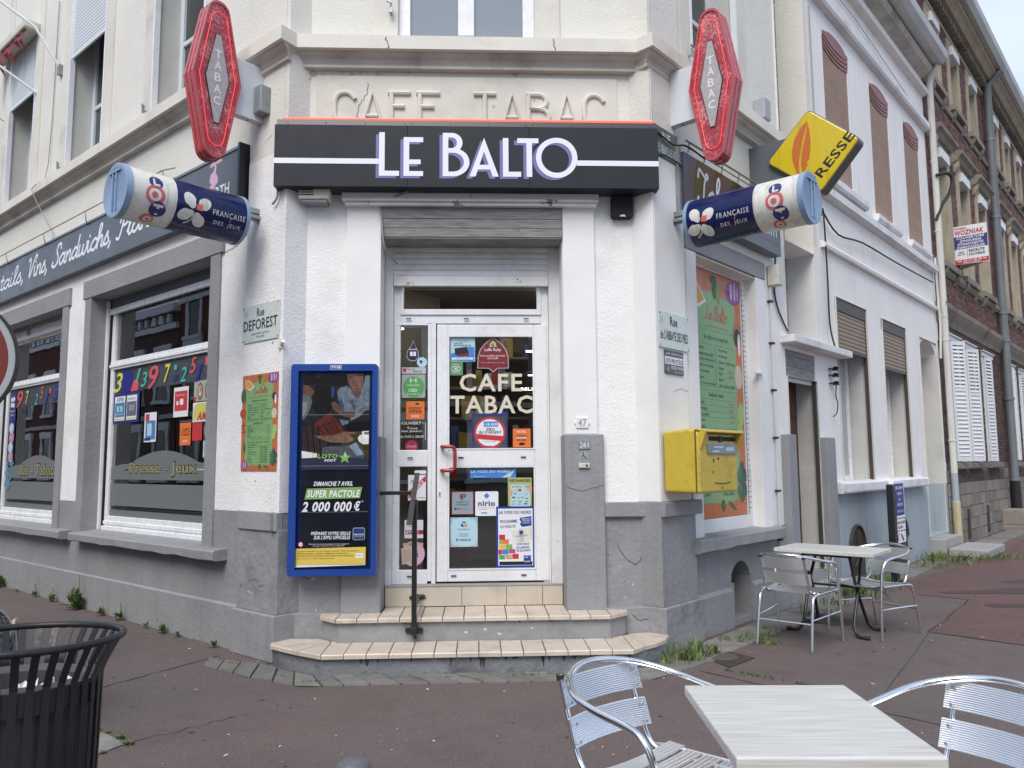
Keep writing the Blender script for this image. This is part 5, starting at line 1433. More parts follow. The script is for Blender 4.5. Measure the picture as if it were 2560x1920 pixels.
# menu boards
def menu(fr, x0, x1, z0, z1, y, name, label, off=0.0, s=1.0):
    t = thing(name, label, 'menu board', fr, ((x0 + x1) / 2, y, z0))
    MB(fr).box(x0, x1, y - .006, y, z0, z1).build('panel', M['menuo'], t, bevel=.002)
    w_, h_ = x1 - x0, z1 - z0; P = lambda u_, v_: (x0 + u_ * w_, z1 - v_ * h_)
    yy = y - .0068
    e = MB(fr); b_ = [P(.15, .07), P(.3, .09), P(.5, .08), P(.72, .10), P(.88, .10), P(.88, .93), P(.6, .95), P(.3, .94), P(.12, .955), P(.11, .3), P(.13, .12)]
    e.poly(b_, yy).build('green_field', M['menug'], t)
    def blob(pts, mt, nm, k=1): MB(fr).poly([P(*p) for p in pts], yy - .0006 * k).build(nm, mt, t)
    def ell(u_, v_, a, b, mt, nm, k=1, ang=0):
        blob([(u_ + a * math.cos(q) * math.cos(ang) - b * math.sin(q) * math.sin(ang) * .4, v_ + a * .35 * math.cos(q) * math.sin(ang) + b * math.sin(q) * math.cos(ang)) for q in [i * PI / 9 for i in range(18)]], mt, nm, k)
    blob([(.08, .05), (.2, .055), (.36, .13), (.22, .165), (.1, .13)], M['paper'], 'orange_slice'); blob([(.09, .055), (.2, .06), (.33, .125), (.22, .15), (.11, .125)], mat('orange_fruit', (.62, .33, .06), .5), 'orange_slice', 2)
    ell(.52, .07, .05, .04, M['leafd'], 'leaf'); ell(.58, .085, .04, .045, mat('olive', (.24, .30, .08), .5), 'olive', 2); ell(.50, .03, .06, .02, M['leafd'], 'leaf', 2)
    ell(.87, .06, .14, .052, M['onion'], 'onion'); ell(.83, .055, .025, .040, M['onionl'], 'onion', 2); ell(.90, .05, .02, .044, M['onionl'], 'onion', 2); ell(.955, .055, .015, .034, M['onionl'], 'onion', 2); blob([(.73, .065), (.80, .058), (.80, .072)], M['onion'], 'onion')
    ell(.92, .235, .09, .052, mat('mushroom', (.30, .18, .13), .5), 'mushroom'); ell(.92, .25, .06, .04, M['hair'], 'mushroom', 2); ell(.95, .28, .025, .05, M['paper'], 'mushroom', 3)
    ell(.92, .42, .07, .052, mat('garlic', (.60, .52, .40), .5), 'garlic'); ell(.94, .58, .06, .05, mat('lime_slice', (.34, .50, .15), .5), 'lime_slice'); ell(.91, .65, .055, .035, mat('lime_slice', (.34, .50, .15), .5), 'lime_slice', 2)
    [ell(.92 + dx, .86 + dz, .055, .030, mat('artichoke%d' % (k % 3), ((.05, .12, .07), (.08, .17, .10), (.035, .09, .055))[k % 3], .5), 'artichoke', 1 + k * .3, .5 * (k % 3 - 1)) for k, (dx, dz) in enumerate(((0, -.055), (-.05, -.02), (.05, -.025), (0, .0), (-.045, .04), (.045, .035), (0, .06)))]; ell(.55, .955, .04, .025, M['leafd'], 'leaf'); ell(.72, .96, .09, .012, M['leafd'], 'leaf', 1, .6)
    ell(.04, .22, .07, .075, M['leafd'], 'parsley'); ell(.04, .40, .09, .05, mat('tomato', (.45, .06, .03), .5), 'tomato'); ell(.10, .76, .035, .065, M['leafd'], 'leaf', 1, -.35); ell(.12, .94, .09, .05, M['onion'], 'onion'); ell(.09, .94, .018, .036, M['onionl'], 'onion', 2); ell(.15, .94, .018, .038, M['onionl'], 'onion', 2)
    pe_ = MB(fr); r_ = random.Random(5)
    for i in range(16): q = P(.04 + r_.uniform(-.04, .08), .56 + r_.uniform(-.05, .05)); pe_.disc(q[0], q[1], .005 * s, yy - .0006, 6)
    pe_.build('peppercorns', M['hair'], t)
    tt = MB(fr); a, b = P(.32, .21)[0], P(.70, .21)[0]; zt = P(0, .20)[1]
    k = h_ * .026
    script(tt, 'Le', P(.33, 0)[0], P(.45, 0)[0], zt, k, yy - .001, .007 * s); script(tt, 'Balto', P(.48, 0)[0], P(.72, 0)[0], zt, k * 1.15, yy - .001, .007 * s)
    tt.box(P(.34, 0)[0], P(.76, 0)[0], yy - .001, yy - .0008, P(0, .23)[1], P(0, .226)[1])
    tt.build('title', M['menur'], t)
    def tx(s_, u0_, u1_, v0, v1, mt=M['ink'], sh=.2): put_text(tm, s_, P(u0_, 0)[0], P(u1_, 0)[0], P(0, v1)[1], P(0, v0)[1], yy - .001, 0, sh)
    tm = MB(fr)
    tx('Sur place ou à emporter', .30, .74, .265, .29)
    rows_l = ['Salades', 'Tomate mozza oeuf', 'Jambon vinaigrette', 'Poulet ou fromage', 'Thon fromage', 'Maison', 'avec ou sans burger']
    rows_r = ['Menu Burger', 'Mini Burger', 'boisson frites sauce', 'Cheese', 'Fish', 'Bacon', 'avec sauce au choix']
    for i, (p_, q_) in enumerate(zip(rows_l, rows_r)):
        tx(p_, .18, .18 + len(p_) * .0165, .315 + i * .024, .329 + i * .024); tx(q_, .55, .55 + len(q_) * .0155, .315 + i * .024, .329 + i * .024)
    tx('Sandwich chaud', .35, .62, .50, .518)
    for i, p_ in enumerate(['Viande', 'Américain', 'Fricadelle', 'Burger', 'Panini', '+ 1,00 € pour les crudités']): tx(p_, .18, .18 + len(p_) * .0165, .535 + i * .024, .549 + i * .024)
    for i, p_ in enumerate(['Sauce Samouraï Mayo Ketchup Andalouse', 'Sandwich Simple', 'Jambon beurre', 'Fromage', 'Poulet crudités', 'Thon mayonnaise', 'Croque', 'Américain', 'Crudités']):
        tx(p_, .2, .2 + len(p_) * .0155, .70 + i * .025, .714 + i * .025)
        if i > 1: tx('Frites Salade', .56, .76, .70 + i * .025, .716 + i * .025)
    tm.build('menu_text', M['ink'], t)
    tm = MB(fr)
    for v_ in (.40, .42, .535, .56, .585, .61, .66, .70): tx('6,50 €', .72, .82, v_, v_ + .015)
    tm.build('prices', M['menur'], t)
    ru = MB(fr)
    for v_ in (.245, .305, .475, .49, .528, .553, .577, .60, .645, .68, .735, .75):
        ru.box(P(.16, 0)[0], P(.84, 0)[0], yy - .001, yy - .0007, P(0, v_ + .001)[1], P(0, v_)[1])
    ru.box(P(.5, 0)[0], P(.503, 0)[0], yy - .001, yy - .0007, P(0, .47)[1], P(0, .31)[1])
    ru.build('rules', M['leafd'], t)
    return t
menu(L, -.56, -.035, 1.465, 2.26, yL, 'menu_board', 'small green and orange menu board below the Rue Deforest plate')
menu(RR, .80, 1.955, .99, 3.355, .115, 'menu_board', 'tall green and orange menu panel filling the right street window', s=2.2)
# frame round the tall menu panel
t = MB(RR); t.box(.794, 2.066, .10, .13, .855, .985); t.box(1.96, 2.066, .10, .13, .985, 3.40); t.box(.8, 1.96, .105, .13, 3.36, 3.40)
wf = t.build('window_frame', M['whiteold'], cafe, bevel=.003)
tk = MB(RR)
r_ = random.Random(11); z = 1.05
while z < 3.3:
    tk.box(1.972, 2.03 + r_.uniform(-.01, .012), .0975, .1, z, z + .005); z += .053
tk.tube([(1.975, .098, .99), (1.973, .098, 3.35)], .003, 5)
tk.build('wire_ticks', M['crk'], wf)
MB(RR).box(1.98, 2.12, -.05, .0, 2.40, 2.42).build('shutter_catch', M['upvc'], wf)

# siren, alarm, camera, bell, numbers
t = thing('alarm_siren', 'beige slotted alarm box under the left end of the fascia', 'alarm box', F, (.22, .12, 3.66))
MB(F).box(.10, .355, .01, .16, 3.685, 3.84).build('housing', M['beige'], t, bevel=.012)
MB(F).box(.12, .33, .03, .16, 3.66, 3.69).build('base', M['galv'], t, bevel=.01)
s_ = MB(F)
for i in range(6): s_.box(.108, .225, .006, .012, 3.715 + i * .02, 3.722 + i * .02)
s_.build('slot', M['blackm'], t)
t = thing('alarm_siren', 'square black alarm siren under the right end of the fascia', 'alarm box', F, (2.79, .12, 3.56))
MB(F).prism(rrect(2.70, 2.885, 3.565, 3.765, .03), .09, .16, 'xz').build('housing', M['blackm'], t, bevel=.010, recalc=True)
MB(F).prism([(2.765, 3.575), (2.82, 3.575), (2.808, 3.59), (2.777, 3.59)], .086, .092).build('indicator', M['lotow'], t)
t = thing('security_camera', 'small white camera bracket on the left corner beside the street plate', 'camera', F, (-.02, .0, 2.47))
MB(F).box(-.035, .012, -.0, .03, 2.44, 2.53).build('mount', M['beige'], t, bevel=.004)
MB(F).tube([(.0, .0, 2.47), (.02, -.05, 2.495)], .016, 10).build('camera_body', M['upvc'], t)
t = thing('house_number_plate', 'white relief number 47 plate on the right door pilaster', 'house number', F, (2.42, .13, 1.79))
MB(F).prism([(2.375, 1.795), (2.475, 1.795), (2.475, 1.815), (2.492, 1.838), (2.475, 1.86), (2.475, 1.885), (2.375, 1.885), (2.375, 1.86), (2.358, 1.838), (2.375, 1.815)], .118, .132).build('panel', M['whitesm'], t, bevel=.003, recalc=True)
put_text(MB(F), '47', 2.39, 2.46, 1.808, 1.872, .115, bold=.02).build('lettering', M['signgrey'], t)
t = thing('house_number_plate', 'grey number 261 plate on the right door pilaster base', 'house number', F, (2.43, .1, 1.62))
MB(F).box(2.385, 2.485, .100, .108, 1.62, 1.695).build('panel', M['galv'], t, bevel=.002)
label_text(t, F, '261', 2.398, 2.472, 1.635, 1.68, .0985, M['paper'], bold=.01)
t = thing('wheelchair_sticker', 'round grey wheelchair symbol below the number 261', 'sticker', F, (2.43, .1, 1.56))
MB(F).disc(2.43, 1.565, .036, .1065, 24).build('disc', M['signgrey'], t)
w_ = MB(F); w_.disc(2.427, 1.592, .0055, .1055, 10); w_.ribbon([(2.426, 1.583), (2.428, 1.562), (2.446, 1.56), (2.454, 1.545)], .006, .1055, smooth=False); w_.ribbon([(2.428, 1.573), (2.443, 1.573)], .004, .1055, smooth=False)
w_.ribbon([(2.421, 1.573), (2.412, 1.558), (2.42, 1.542), (2.436, 1.543), (2.442, 1.553)], .0045, .1055); w_.build('symbol', M['ink'], t)
t = thing('door_bell', 'beige door bell with round button under the wheelchair symbol', 'door bell', F, (2.43, .1, 1.47))
MB(F).box(2.385, 2.475, .085, .108, 1.47, 1.508).build('housing', M['beige'], t, bevel=.004)
MB(F).lathe([(.0, .080), (.009, .080), (.010, .086)], (2.452, 0, 1.489), 12, 'y').build('button', M['iron'], t)
# handrail
t = thing('handrail', 'black steel handrail and post bolted to the entrance steps', 'handrail', F, (1.07, -.1, .15))
rp_ = MB(F); P0, P1 = Vector((1.075, .13, 1.435)), Vector((1.055, -.36, 1.065))
d = (P1 - P0).normalized(); n_ = Vector((1, 0, 0)); b_ = d.cross(n_).normalized()
vs = []
for p in (P0, P1):
    for sx, sz in ((-1, -1), (1, -1), (1, 1), (-1, 1)): vs.append(p + n_ * .020 * sx + b_ * .0075 * sz)
rp_.add(vs, [(0, 1, 2, 3), (7, 6, 5, 4), (0, 4, 5, 1), (1, 5, 6, 2), (2, 6, 7, 3), (3, 7, 4, 0)]).build('rail', mat('worn_black_rail', (.06, .055, .055), .35, var=.3, vscale=20), t, recalc=True, bevel=.002)
MB(F).box(1.058, 1.096, -.155, -.117, .235, 1.24).build('post', M['black'], t, bevel=.002)
MB(F).box(.78, 1.062, .10, .128, 1.265, 1.295).build('wall_arm', M['black'], t, bevel=.002)
MB(F).box(1.046, 1.07, .08, .128, 1.262, 1.38).build('wall_arm', M['black'], t, bevel=.002)
fl_ = MB(F); fl_.box(1.01, 1.14, -.112, -.092, .225, .265); fl_.box(1.05, 1.10, -.16, -.09, .22, .275)
fl_.box(1.0, 1.12, .334, .348, .40, .43); fl_.box(1.065, 1.09, -.15, .345, .40, .425)
fl_.build('flange', M['black'], t, bevel=.003)
sm = MB(F); blotch(sm, 1.075, .245, .085, .03, -.0916, 3, 18); blotch(sm, 1.08, .20, .02, .035, -.0917, 4, 12); blotch(sm, 1.06, .415, .08, .035, .3465, 5, 16)
sm.build('paint_smear', mat('black_smear', (.07, .07, .07), .8), t)

# ---- yellow letter box
t = thing('post_box', 'yellow wall post box with hood on the right pier', 'post box', RR, (.36, -.1, 1.26))
MB(RR).prism([(-.075, 1.27), (-.395, 1.262), (-.40, 1.60), (-.40, 1.735), (-.36, 1.765), (-.30, 1.775), (-.075, 1.76)], .03, .70, 'yz').build('box_body', M['yellow'], t, bevel=.022, recalc=True, seg=3)
MB(RR).box(.024, .706, -.372, -.362, 1.268, 1.764).build('door_seam', mat('seam', (.12, .09, .02), .6), t)
hdm = MB(RR)
hdm.prism([(-.36, 1.762), (-.36, 1.775), (-.455, 1.768), (-.462, 1.745), (-.44, 1.742)], .035, .71, 'yz')
hdm.prism([(-.39, 1.75), (-.455, 1.75), (-.41, 1.62), (-.395, 1.60)], .035, .075, 'yz'); hdm.prism([(-.39, 1.75), (-.455, 1.75), (-.41, 1.62), (-.395, 1.60)], .67, .71, 'yz')
hdm.build('hood', M['yellow'], t, bevel=.006, recalc=True)
MB(RR).box(.19, .66, -.405, -.398, 1.68, 1.715).build('letter_slot', M['blackm'], t)
MB(RR).box(.36, .40, -.41, -.4, 1.67, 1.72).build('slot_divider', M['iron'], t)
MB(RR).box(.15, .665, -.412, -.398, 1.575, 1.655).build('collection_plate', M['galv'], t, bevel=.003)
pl_ = MB(RR); pl_.box(.25, .42, -.4135, -.412, 1.622, 1.638); pl_.box(.22, .34, -.4135, -.412, 1.588, 1.602); pl_.box(.46, .6, -.4135, -.412, 1.60, 1.63); pl_.build('notice', M['cyan'], t)
mk = MB(RR)
mk.ribbon([(.28, 1.342), (.42, 1.334), (.55, 1.345)], .008, -.4012); blotch(mk, .26, 1.52, .012, .02, -.4012, 5); blotch(mk, .34, 1.535, .02, .012, -.4012, 6); blotch(mk, .25, 1.43, .01, .018, -.4012, 7); blotch(mk, .40, 1.30, .018, .010, -.4012, 8)
mk.build('scratch', M['crk'], t)
# vertical conduit and box on the right street
t = thing('electrical_box', 'cream electrical box with conduit running down the right facade', 'electrical box', RR, (2.47, -.05, 3.35))
MB(RR).box(2.40, 2.53, -.13, -.01, 3.38, 3.60).build('box_body', M['beige'], t, bevel=.008)
MB(RR).tube([(2.41, -.03, 3.36), (2.41, -.03, .6)], .010, 8).build('conduit', M['pipew'], t)
cl_ = MB(RR)
for z in (3.2, 2.75, 2.25, 1.75, 1.2, .7): cl_.box(2.39, 2.45, -.045, 0, z, z + .02)
cl_.build('clip', M['rubber'], t)
t = tag(MB(RR).box(2.24, 2.40, -.13, 0, 5.17, 5.40).build('meter_box', M['signgrey'], None, bevel=.01), 'grey box with green cable above the yellow press sign', 'electrical box')
cable([(2.28, -.08, 5.17), (2.34, -.1, 5.10), (2.45, -.1, 5.05), (2.6, -.05, 4.95)], .010, RR, 'green_cable', 'short green cable end below the grey box over the press sign', mt=mat('green_cable', (.04, .22, .16), .6))
cable([(2.55, -.10, 4.1), (2.56, -.02, 3.5), (2.6, -.02, 3.2), (2.86, -.02, 2.95)], .010, RR, 'black_cable', 'black cable curving down to the door canopy on the right street', mt=M['cableb'])
# ================================================================== POSTER CASE
t = thing('poster_case', 'blue lottery poster case with Loto Foot poster left of the entrance', 'poster case', F, (.42, .0, .65))
MB(F).box(.11, .745, .02, .155, .68, 2.28).build('case_back', M['blue'], t)
fr2 = MB(F); o1 = rrect(.085, .77, .65, 2.31, .025, 3); o2 = [(min(max(x, .142), .728), min(max(z, .70), 2.255)) for x, z in o1]
n = len(o1)
fr2.add([(p[0], -.035, p[1]) for p in o1] + [(p[0], -.035, p[1]) for p in o2] + [(p[0], .04, p[1]) for p in o1] + [(p[0], -.01, p[1]) for p in o2],
        [f for i in range(n) for f in ((i, (i + 1) % n, n + (i + 1) % n, n + i), (i, 2 * n + i, 2 * n + (i + 1) % n, (i + 1) % n), (n + i, n + (i + 1) % n, 3 * n + (i + 1) % n, 3 * n + i))])
fr2.build('frame', M['blue'], t, bevel=.004)
MB(F).box(.10, .76, .03, .16, .665, 2.295).build('case_back', M['blue'], t)
PX = lambda X: .170 + (600 + X * .1688 - 760) / 166 * .53
PZ = lambda Y: 2.24 - (900 + Y * .1688 - 935) * 1.52 / 478
yp = .012
MB(F).rect(.135, .735, .705, 2.25, .016).build('inner_board', M['blue'], t)
MB(F).rect(.172, .700, .722, 2.235, yp).build('poster', M['navy'], t)
k_ = [0]
def pp(pts, mt, name='print', par=None):
    k_[0] += 1
    return MB(F).poly([(min(max(PX(x), .172), .700), min(max(PZ(y), .722), 2.235)) for x, y in pts], yp - .0004 * k_[0]).build(name, M[mt], t)
pp([(945, 215), (1935, 215), (1935, 1500), (945, 1500)], 'gdark')
pp([(1380, 220), (1580, 225), (1600, 380), (1450, 420), (1380, 330)], 'hair')
pp([(1840, 240), (1935, 240), (1935, 420), (1830, 420)], 'cyan')
pp([(1590, 400), (1720, 480), (1840, 430), (1935, 380), (1935, 760), (1740, 800), (1530, 800), (1480, 640), (1455, 480), (1500, 420)], 'shirt')
pp([(1480, 640), (1530, 800), (1570, 800), (1540, 640), (1510, 560)], 'shirtd'); pp([(1640, 600), (1700, 760), (1740, 760), (1690, 600)], 'shirtd'); pp([(1560, 480), (1640, 500), (1700, 560), (1690, 590), (1620, 520)], 'lotow')
pp([(1650, 450), (1820, 450), (1790, 560), (1740, 590), (1690, 520)], 'skin')
pp([(1600, 215), (1860, 215), (1860, 330), (1835, 420), (1780, 480), (1710, 480), (1650, 420), (1610, 310)], 'skin2')
pp([(1840, 215), (1870, 215), (1850, 330), (1835, 320)], 'hair'); pp([(1620, 250), (1690, 240), (1690, 252), (1625, 262)], 'hair'); pp([(1740, 240), (1830, 235), (1830, 248), (1745, 252)], 'hair')
pp([(1690, 390), (1780, 385), (1740, 408)], 'skin'); pp([(1690, 260), (1720, 340), (1690, 350), (1675, 340)], 'skin')
pp([(1620, 272), (1680, 270), (1650, 282)], 'skin'); pp([(1745, 266), (1815, 262), (1780, 276)], 'skin')
pp([(945, 220), (1130, 220), (1180, 340), (1100, 380), (945, 400)], 'hair')
pp([(945, 380), (1040, 390), (1125, 490), (1080, 560), (1090, 610), (1050, 760), (990, 850), (945, 850)], 'skin')
pp([(945, 520), (1060, 560), (1090, 640), (1040, 800), (975, 900), (945, 900)], 'signgrey'); pp([(945, 620), (1020, 650), (1010, 760), (960, 860), (945, 860)], 'lotow')
pp([(1140, 300), (1280, 220), (1400, 290), (1420, 450), (1380, 640), (1330, 800), (1160, 830), (1090, 700), (1130, 480)], 'hair')
pp([(1370, 400), (1415, 430), (1410, 540), (1375, 600)], 'sky')
pp([(1370, 640), (1440, 640), (1560, 790), (1700, 780), (1740, 860), (1680, 890), (1540, 850), (1400, 760)], 'skin')
pp([(1740, 740), (1900, 640), (1935, 690), (1800, 850), (1660, 920), (1650, 880), (1720, 860)], 'lotow'); pp([(1760, 760), (1880, 690), (1900, 720), (1790, 820)], 'signgrey')
pp([(1500, 900), (1640, 920), (1600, 1000), (1530, 980)], 'shirt'); pp([(1560, 980), (1700, 940), (1935, 920), (1935, 1060), (1620, 1090)], 'ink')
pp([(1540, 1090), (1935, 1070), (1935, 1500), (1500, 1500)], 'tablep')
pp([(1130, 960), (1360, 790), (1440, 900), (1540, 1020), (1580, 1070), (1400, 1140), (1250, 1140), (1150, 1060)], 'plaid')
for a in (0, 70, 140, 210): pp([(1170 + a, 1000 - a * .6), (1185 + a, 990 - a * .6), (1290 + a, 1130 - a * .2), (1275 + a, 1135 - a * .2)], 'maroon')
pp([(1160, 1030), (1480, 900), (1485, 912), (1170, 1045)], 'maroon')
pp([(945, 960), (1100, 980), (1180, 1100), (1330, 1180), (1330, 1400), (1200, 1420), (1050, 1380), (945, 1340)], 'plaidd')
for a in (1000, 1090, 1180): pp([(a, 990), (a + 14, 990), (a + 60, 1380), (a + 40, 1380)], 'hair')
pp([(1120, 1140), (1420, 1130), (1570, 1080), (1730, 1090), (1740, 1110), (1640, 1120), (1705, 1180), (1700, 1220), (1620, 1250), (1380, 1240), (1200, 1180)], 'skin2')
for a in (1130, 1165, 1200): pp([(1590, a), (1700, a + 4), (1698, a + 10), (1590, a + 6)], 'skin')
pp([(1770, 1180), (1800, 1130), (1935, 1120), (1935, 1265), (1850, 1270), (1790, 1230)], 'lotow'); pp([(1830, 1080), (1935, 1070), (1935, 1190), (1860, 1180), (1835, 1130)], 'paper'); pp([(1850, 1090), (1935, 1085), (1935, 1125), (1870, 1125)], 'tablep')
pp([(945, 1360), (1180, 1400), (1180, 1460), (960, 1470)], 'lotow')
pp([(1250, 1320), (1330, 1300), (1640, 1290), (1780, 1240), (1880, 1400), (1860, 1500), (1250, 1500)], 'gdark'); pp([(1640, 1290), (1740, 1240), (1860, 1420), (1760, 1440)], 'shirtd')
pp([(945, 1500), (1250, 1440), (1935, 1480), (1935, 1640), (945, 1640)], 'navy')
ypp = yp - .0004 * (k_[0] + 2)
cz = M
def P7(X, Y): # second photo detail: (720,1100)+.217
    return PX((720 + X * .217 - 600) / .1688), PZ((1100 + Y * .217 - 900) / .1688)
def t7(s, x0, y0_, x1, y1_, mt, bold=.02, shear=0, name='lettering'):
    a, b = P7(x0, y1_), P7(x1, y0_)
    return label_text(t, F, s, a[0], b[0], a[1], b[1], ypp - .0012, mt, bold=bold, shear=shear, name=name)
def s7(pts, mt, name='print', k=0): return MB(F).poly([P7(*p) for p in pts], ypp - .0006 * k).build(name, mt, t)
t7('LOTO', 370, 175, 600, 225, M['lime'], .06, .2); t7('FOOT', 450, 233, 585, 262, M['paper'], .05, .2)
star = [(680 + (86 if i % 2 == 0 else 36) * math.cos(R(90 + 36 * i)), 218 - (86 if i % 2 == 0 else 36) * math.sin(R(90 + 36 * i))) for i in range(10)]
s7(star, M['inkb'], 'star', 0); s7([(680 + (x - 680) * .85, 218 + (y_ - 218) * .85) for x, y_ in star], M['lime'], 'star', 1)
s7([(680, 218), (680, 145), (700, 190)], M['lotow'], 'star', 2)
t7('DIMANCHE 7 AVRIL', 333, 487, 775, 540, M['paper'], .04, .25)
s7([(258, 567), (883, 553), (857, 678), (232, 690)], mat('super_green', (.20, .36, .10), .4), 'banner', 1)
t7('SUPER PACTOLE', 258, 585, 860, 668, M['paper'], .05, .25)
t7('2 000 000', 205, 715, 765, 830, M['paper'], .05, .25); t7('€', 790, 712, 865, 822, M['paper'], .05, .2); t7('*', 875, 706, 895, 724, M['paper'], .02)
t7('PRÉPAREZ VOTRE GRILLE', 312, 1045, 758, 1090, M['paper'], .04, .25); t7("SUR L'APPLI OFFICIELLE", 345, 1097, 755, 1140, M['paper'], .04, .25)
MB(F).poly([P7(*p) for p in [(795, 1013), (905, 1013), (917, 1028), (917, 1135), (905, 1150), (795, 1150), (782, 1135), (782, 1028)]], ypp - .0004).build('badge', M['cyan'], t)
MB(F).poly([P7(*p) for p in [(797, 1018), (903, 1018), (913, 1030), (913, 1133), (903, 1146), (797, 1146), (786, 1133), (786, 1030)]], ypp - .0008).build('badge', M['inkb'], t)
t7('PARIONS', 793, 1080, 905, 1097, M['paper'], .03); t7('SPORT', 800, 1103, 900, 1120, M['lime'], .03)
t7('*Montant minimum à partager entre les gagnants', 288, 1185, 745, 1200, M['paper'], .02); t7('du rang 1 Loto Foot 15. Voir règlement.', 338, 1207, 692, 1220, M['paper'], .02)
a = P7(201, 1193); MB(F).disc(a[0], a[1], .020, ypp - .0006, 20).build('age_badge', M['red'], t); MB(F).disc(a[0], a[1], .015, ypp - .0012, 20).build('age_badge', M['paper'], t); t7('-18', 185, 1183, 218, 1203, M['ink'], .02)
s7([(147, 1240), (930, 1228), (928, 1425), (147, 1425)], M['papery'], 'warning_band', 1); s7([(147, 1425), (928, 1413), (928, 1430), (147, 1448)], M['paper'], 'warning_band', 1)
for i, s_ in enumerate(["LES JEUX D'ARGENT ET DE HASARD PEUVENT ÊTRE DANGEREUX :", "PERTES D'ARGENT, CONFLITS FAMILIAUX, ADDICTION...", "RETROUVEZ NOS CONSEILS SUR JOUEURS-INFO-SERVICE.FR", "(09 74 75 13 13 - APPEL NON SURTAXÉ)"]):
    t7(s_, 168, 1262 + i * 27, (858, 740, 795, 570)[i], 1281 + i * 27, M['ink'], .02)
s7([(818, 1298), (906, 1298), (906, 1352), (818, 1352)], M['paper'], 'logo', 2); t7('GAMBLING', 825, 1318, 900, 1327, M['inkb'], .02)
lg = MB(F)
lx, lz = .435, 2.282
MB(F).poly([(lx - .044, lz - .015), (lx + .044, lz - .015), (lx + .048, lz + .017), (lx - .040, lz + .017)], -.0362).build('logo_outline', M['lwhite'], t)
MB(F).poly([(lx - .041, lz - .012), (lx + .041, lz - .012), (lx + .045, lz + .014), (lx - .037, lz + .014)], -.0368).build('logo_field', M['blue'], t)
label_text(t, F, 'FDJ', lx - .032, lx + .016, lz - .007, lz + .009, -.0374, M['lwhite'], bold=.05, shear=.2); MB(F).poly([(lx + .021, lz - .007), (lx + .035, lz - .007), (lx + .037, lz + .009), (lx + .023, lz + .009)], -.0374).build('logo_mark', M['lwhite'], t)
MB(F).box(.142, .728, -.004, -.002, .70, 2.255).build('cover_pane', glassmat('poster_cover', (.99, .99, .99), -.05, .02), t)
# folds in the poster
fo = MB(F)
for z in (1.905, 1.50, 1.14): fo.box(.172, .70, ypp - .0016, ypp - .0012, z, z + .0018)
fo.build('fold', M['signgrey'], t)

# ================================================================== STICKERS ON THE DOOR
f18 = lambda X, Y: (1.33 + (X - 685) * .000789, 2.61 - (Y - 185) * .000807)
f19 = lambda X, Y: (1.50 + (X - 970) * .000700, 1.47 - (Y - 95) * .000706)
ys = .463      # just in front of the glass
def sticker(name, label, f, x0, y0_, x1, y1_, mt, cat='sticker', shape='rect', yy=None):
    a, b = f(x0, y1_), f(x1, y0_)
    yy = yy or ys
    t = thing(name, label, cat, F, ((a[0] + b[0]) / 2, yy, a[1]))
    t['_y'] = yy
    if shape == 'rect': MB(F).rect(a[0], b[0], a[1], b[1], yy).build('sheet', mt, t)
    elif shape == 'round':
        MB(F).disc((a[0] + b[0]) / 2, (a[1] + b[1]) / 2, (b[0] - a[0]) / 2, yy, 28, (b[1] - a[1]) / 2).build('sheet', mt, t)
    elif shape == 'rr': MB(F).poly(rrect(a[0], b[0], a[1], b[1], .012), yy).build('sheet', mt, t)
    elif shape: MB(F).poly([f(*p) for p in shape], yy).build('sheet', mt, t)
    return t
def stx(t, f, s, x0, y0_, x1, y1_, mt, bold=.02, shear=0, k=2, rot=0):
    a, b = f(x0, y1_), f(x1, y0_)
    return label_text(t, F, s, a[0], b[0], a[1], b[1], t['_y'] - .0006 * k, mt, bold=bold, shear=shear, rot=rot)
def ssh(t, f, pts, mt, k=1, name='print'): return MB(F).poly([f(*p) for p in pts], t['_y'] - .0006 * k).build(name, mt, t)
def rc4(x0, y0_, x1, y1_): return [(x0, y0_), (x1, y0_), (x1, y1_), (x0, y1_)]
# big door lettering
t = thing('door_lettering', 'large ivory vinyl letters CAFE TABAC on the glass door', 'lettering', F, (1.7, ys, 1.94))
for s_, q in (('CAFE', (785, 585, 1475, 778)), ('TABAC', (680, 820, 1585, 1015))):
    a, b = f18(q[0], q[3]), f18(q[2], q[1])
    label_text(t, F, s_, a[0], b[0], a[1], b[1], ys - .003, M['ivory'], bold=.03, spacing=1.06)
t = sticker('card_sticker', 'blue and white bank card sticker at the top left of the door', f18, 685, 185, 955, 455, M['cyan'])
ssh(t, f18, [(690, 370), (800, 330), (900, 290), (950, 300), (945, 455), (690, 440)], M['sky']); ssh(t, f18, [(728, 310), (870, 292), (880, 360), (740, 382)], M['ink'], 2); ssh(t, f18, [(745, 365), (885, 335), (892, 390), (770, 400)], M['maroon'], 1.5)
stx(t, f18, 'transcash', 765, 222, 885, 240, M['galv'], 0, .2); stx(t, f18, 'CARTES', 725, 250, 820, 264, M['ink'], .03); stx(t, f18, 'SANS BANQUE', 722, 270, 910, 290, M['ink'], .03); ssh(t, f18, rc4(700, 410, 935, 432), M['paper'], 2); stx(t, f18, 'UTILISATION IMMÉDIATE', 735, 415, 900, 427, M['inkb'], 0, 0, 3)
t = sticker('beer_sticker', 'maroon arch-shaped Leffe Ruby beer sticker near the top of the door', f18, 980, 200, 1330, 570, M['signgrey'], shape=[(980, 528), (985, 400), (1010, 320), (1060, 260), (1110, 220), (1155, 192), (1200, 220), (1250, 260), (1300, 320), (1325, 400), (1328, 528), (1205, 530), (1155, 572), (1105, 530)])
ssh(t, f18, [(990, 520), (995, 405), (1020, 325), (1065, 268), (1115, 228), (1155, 203), (1195, 228), (1245, 268), (1290, 325), (1315, 405), (1318, 520), (1198, 522), (1155, 560), (1112, 522)], M['maroon'])
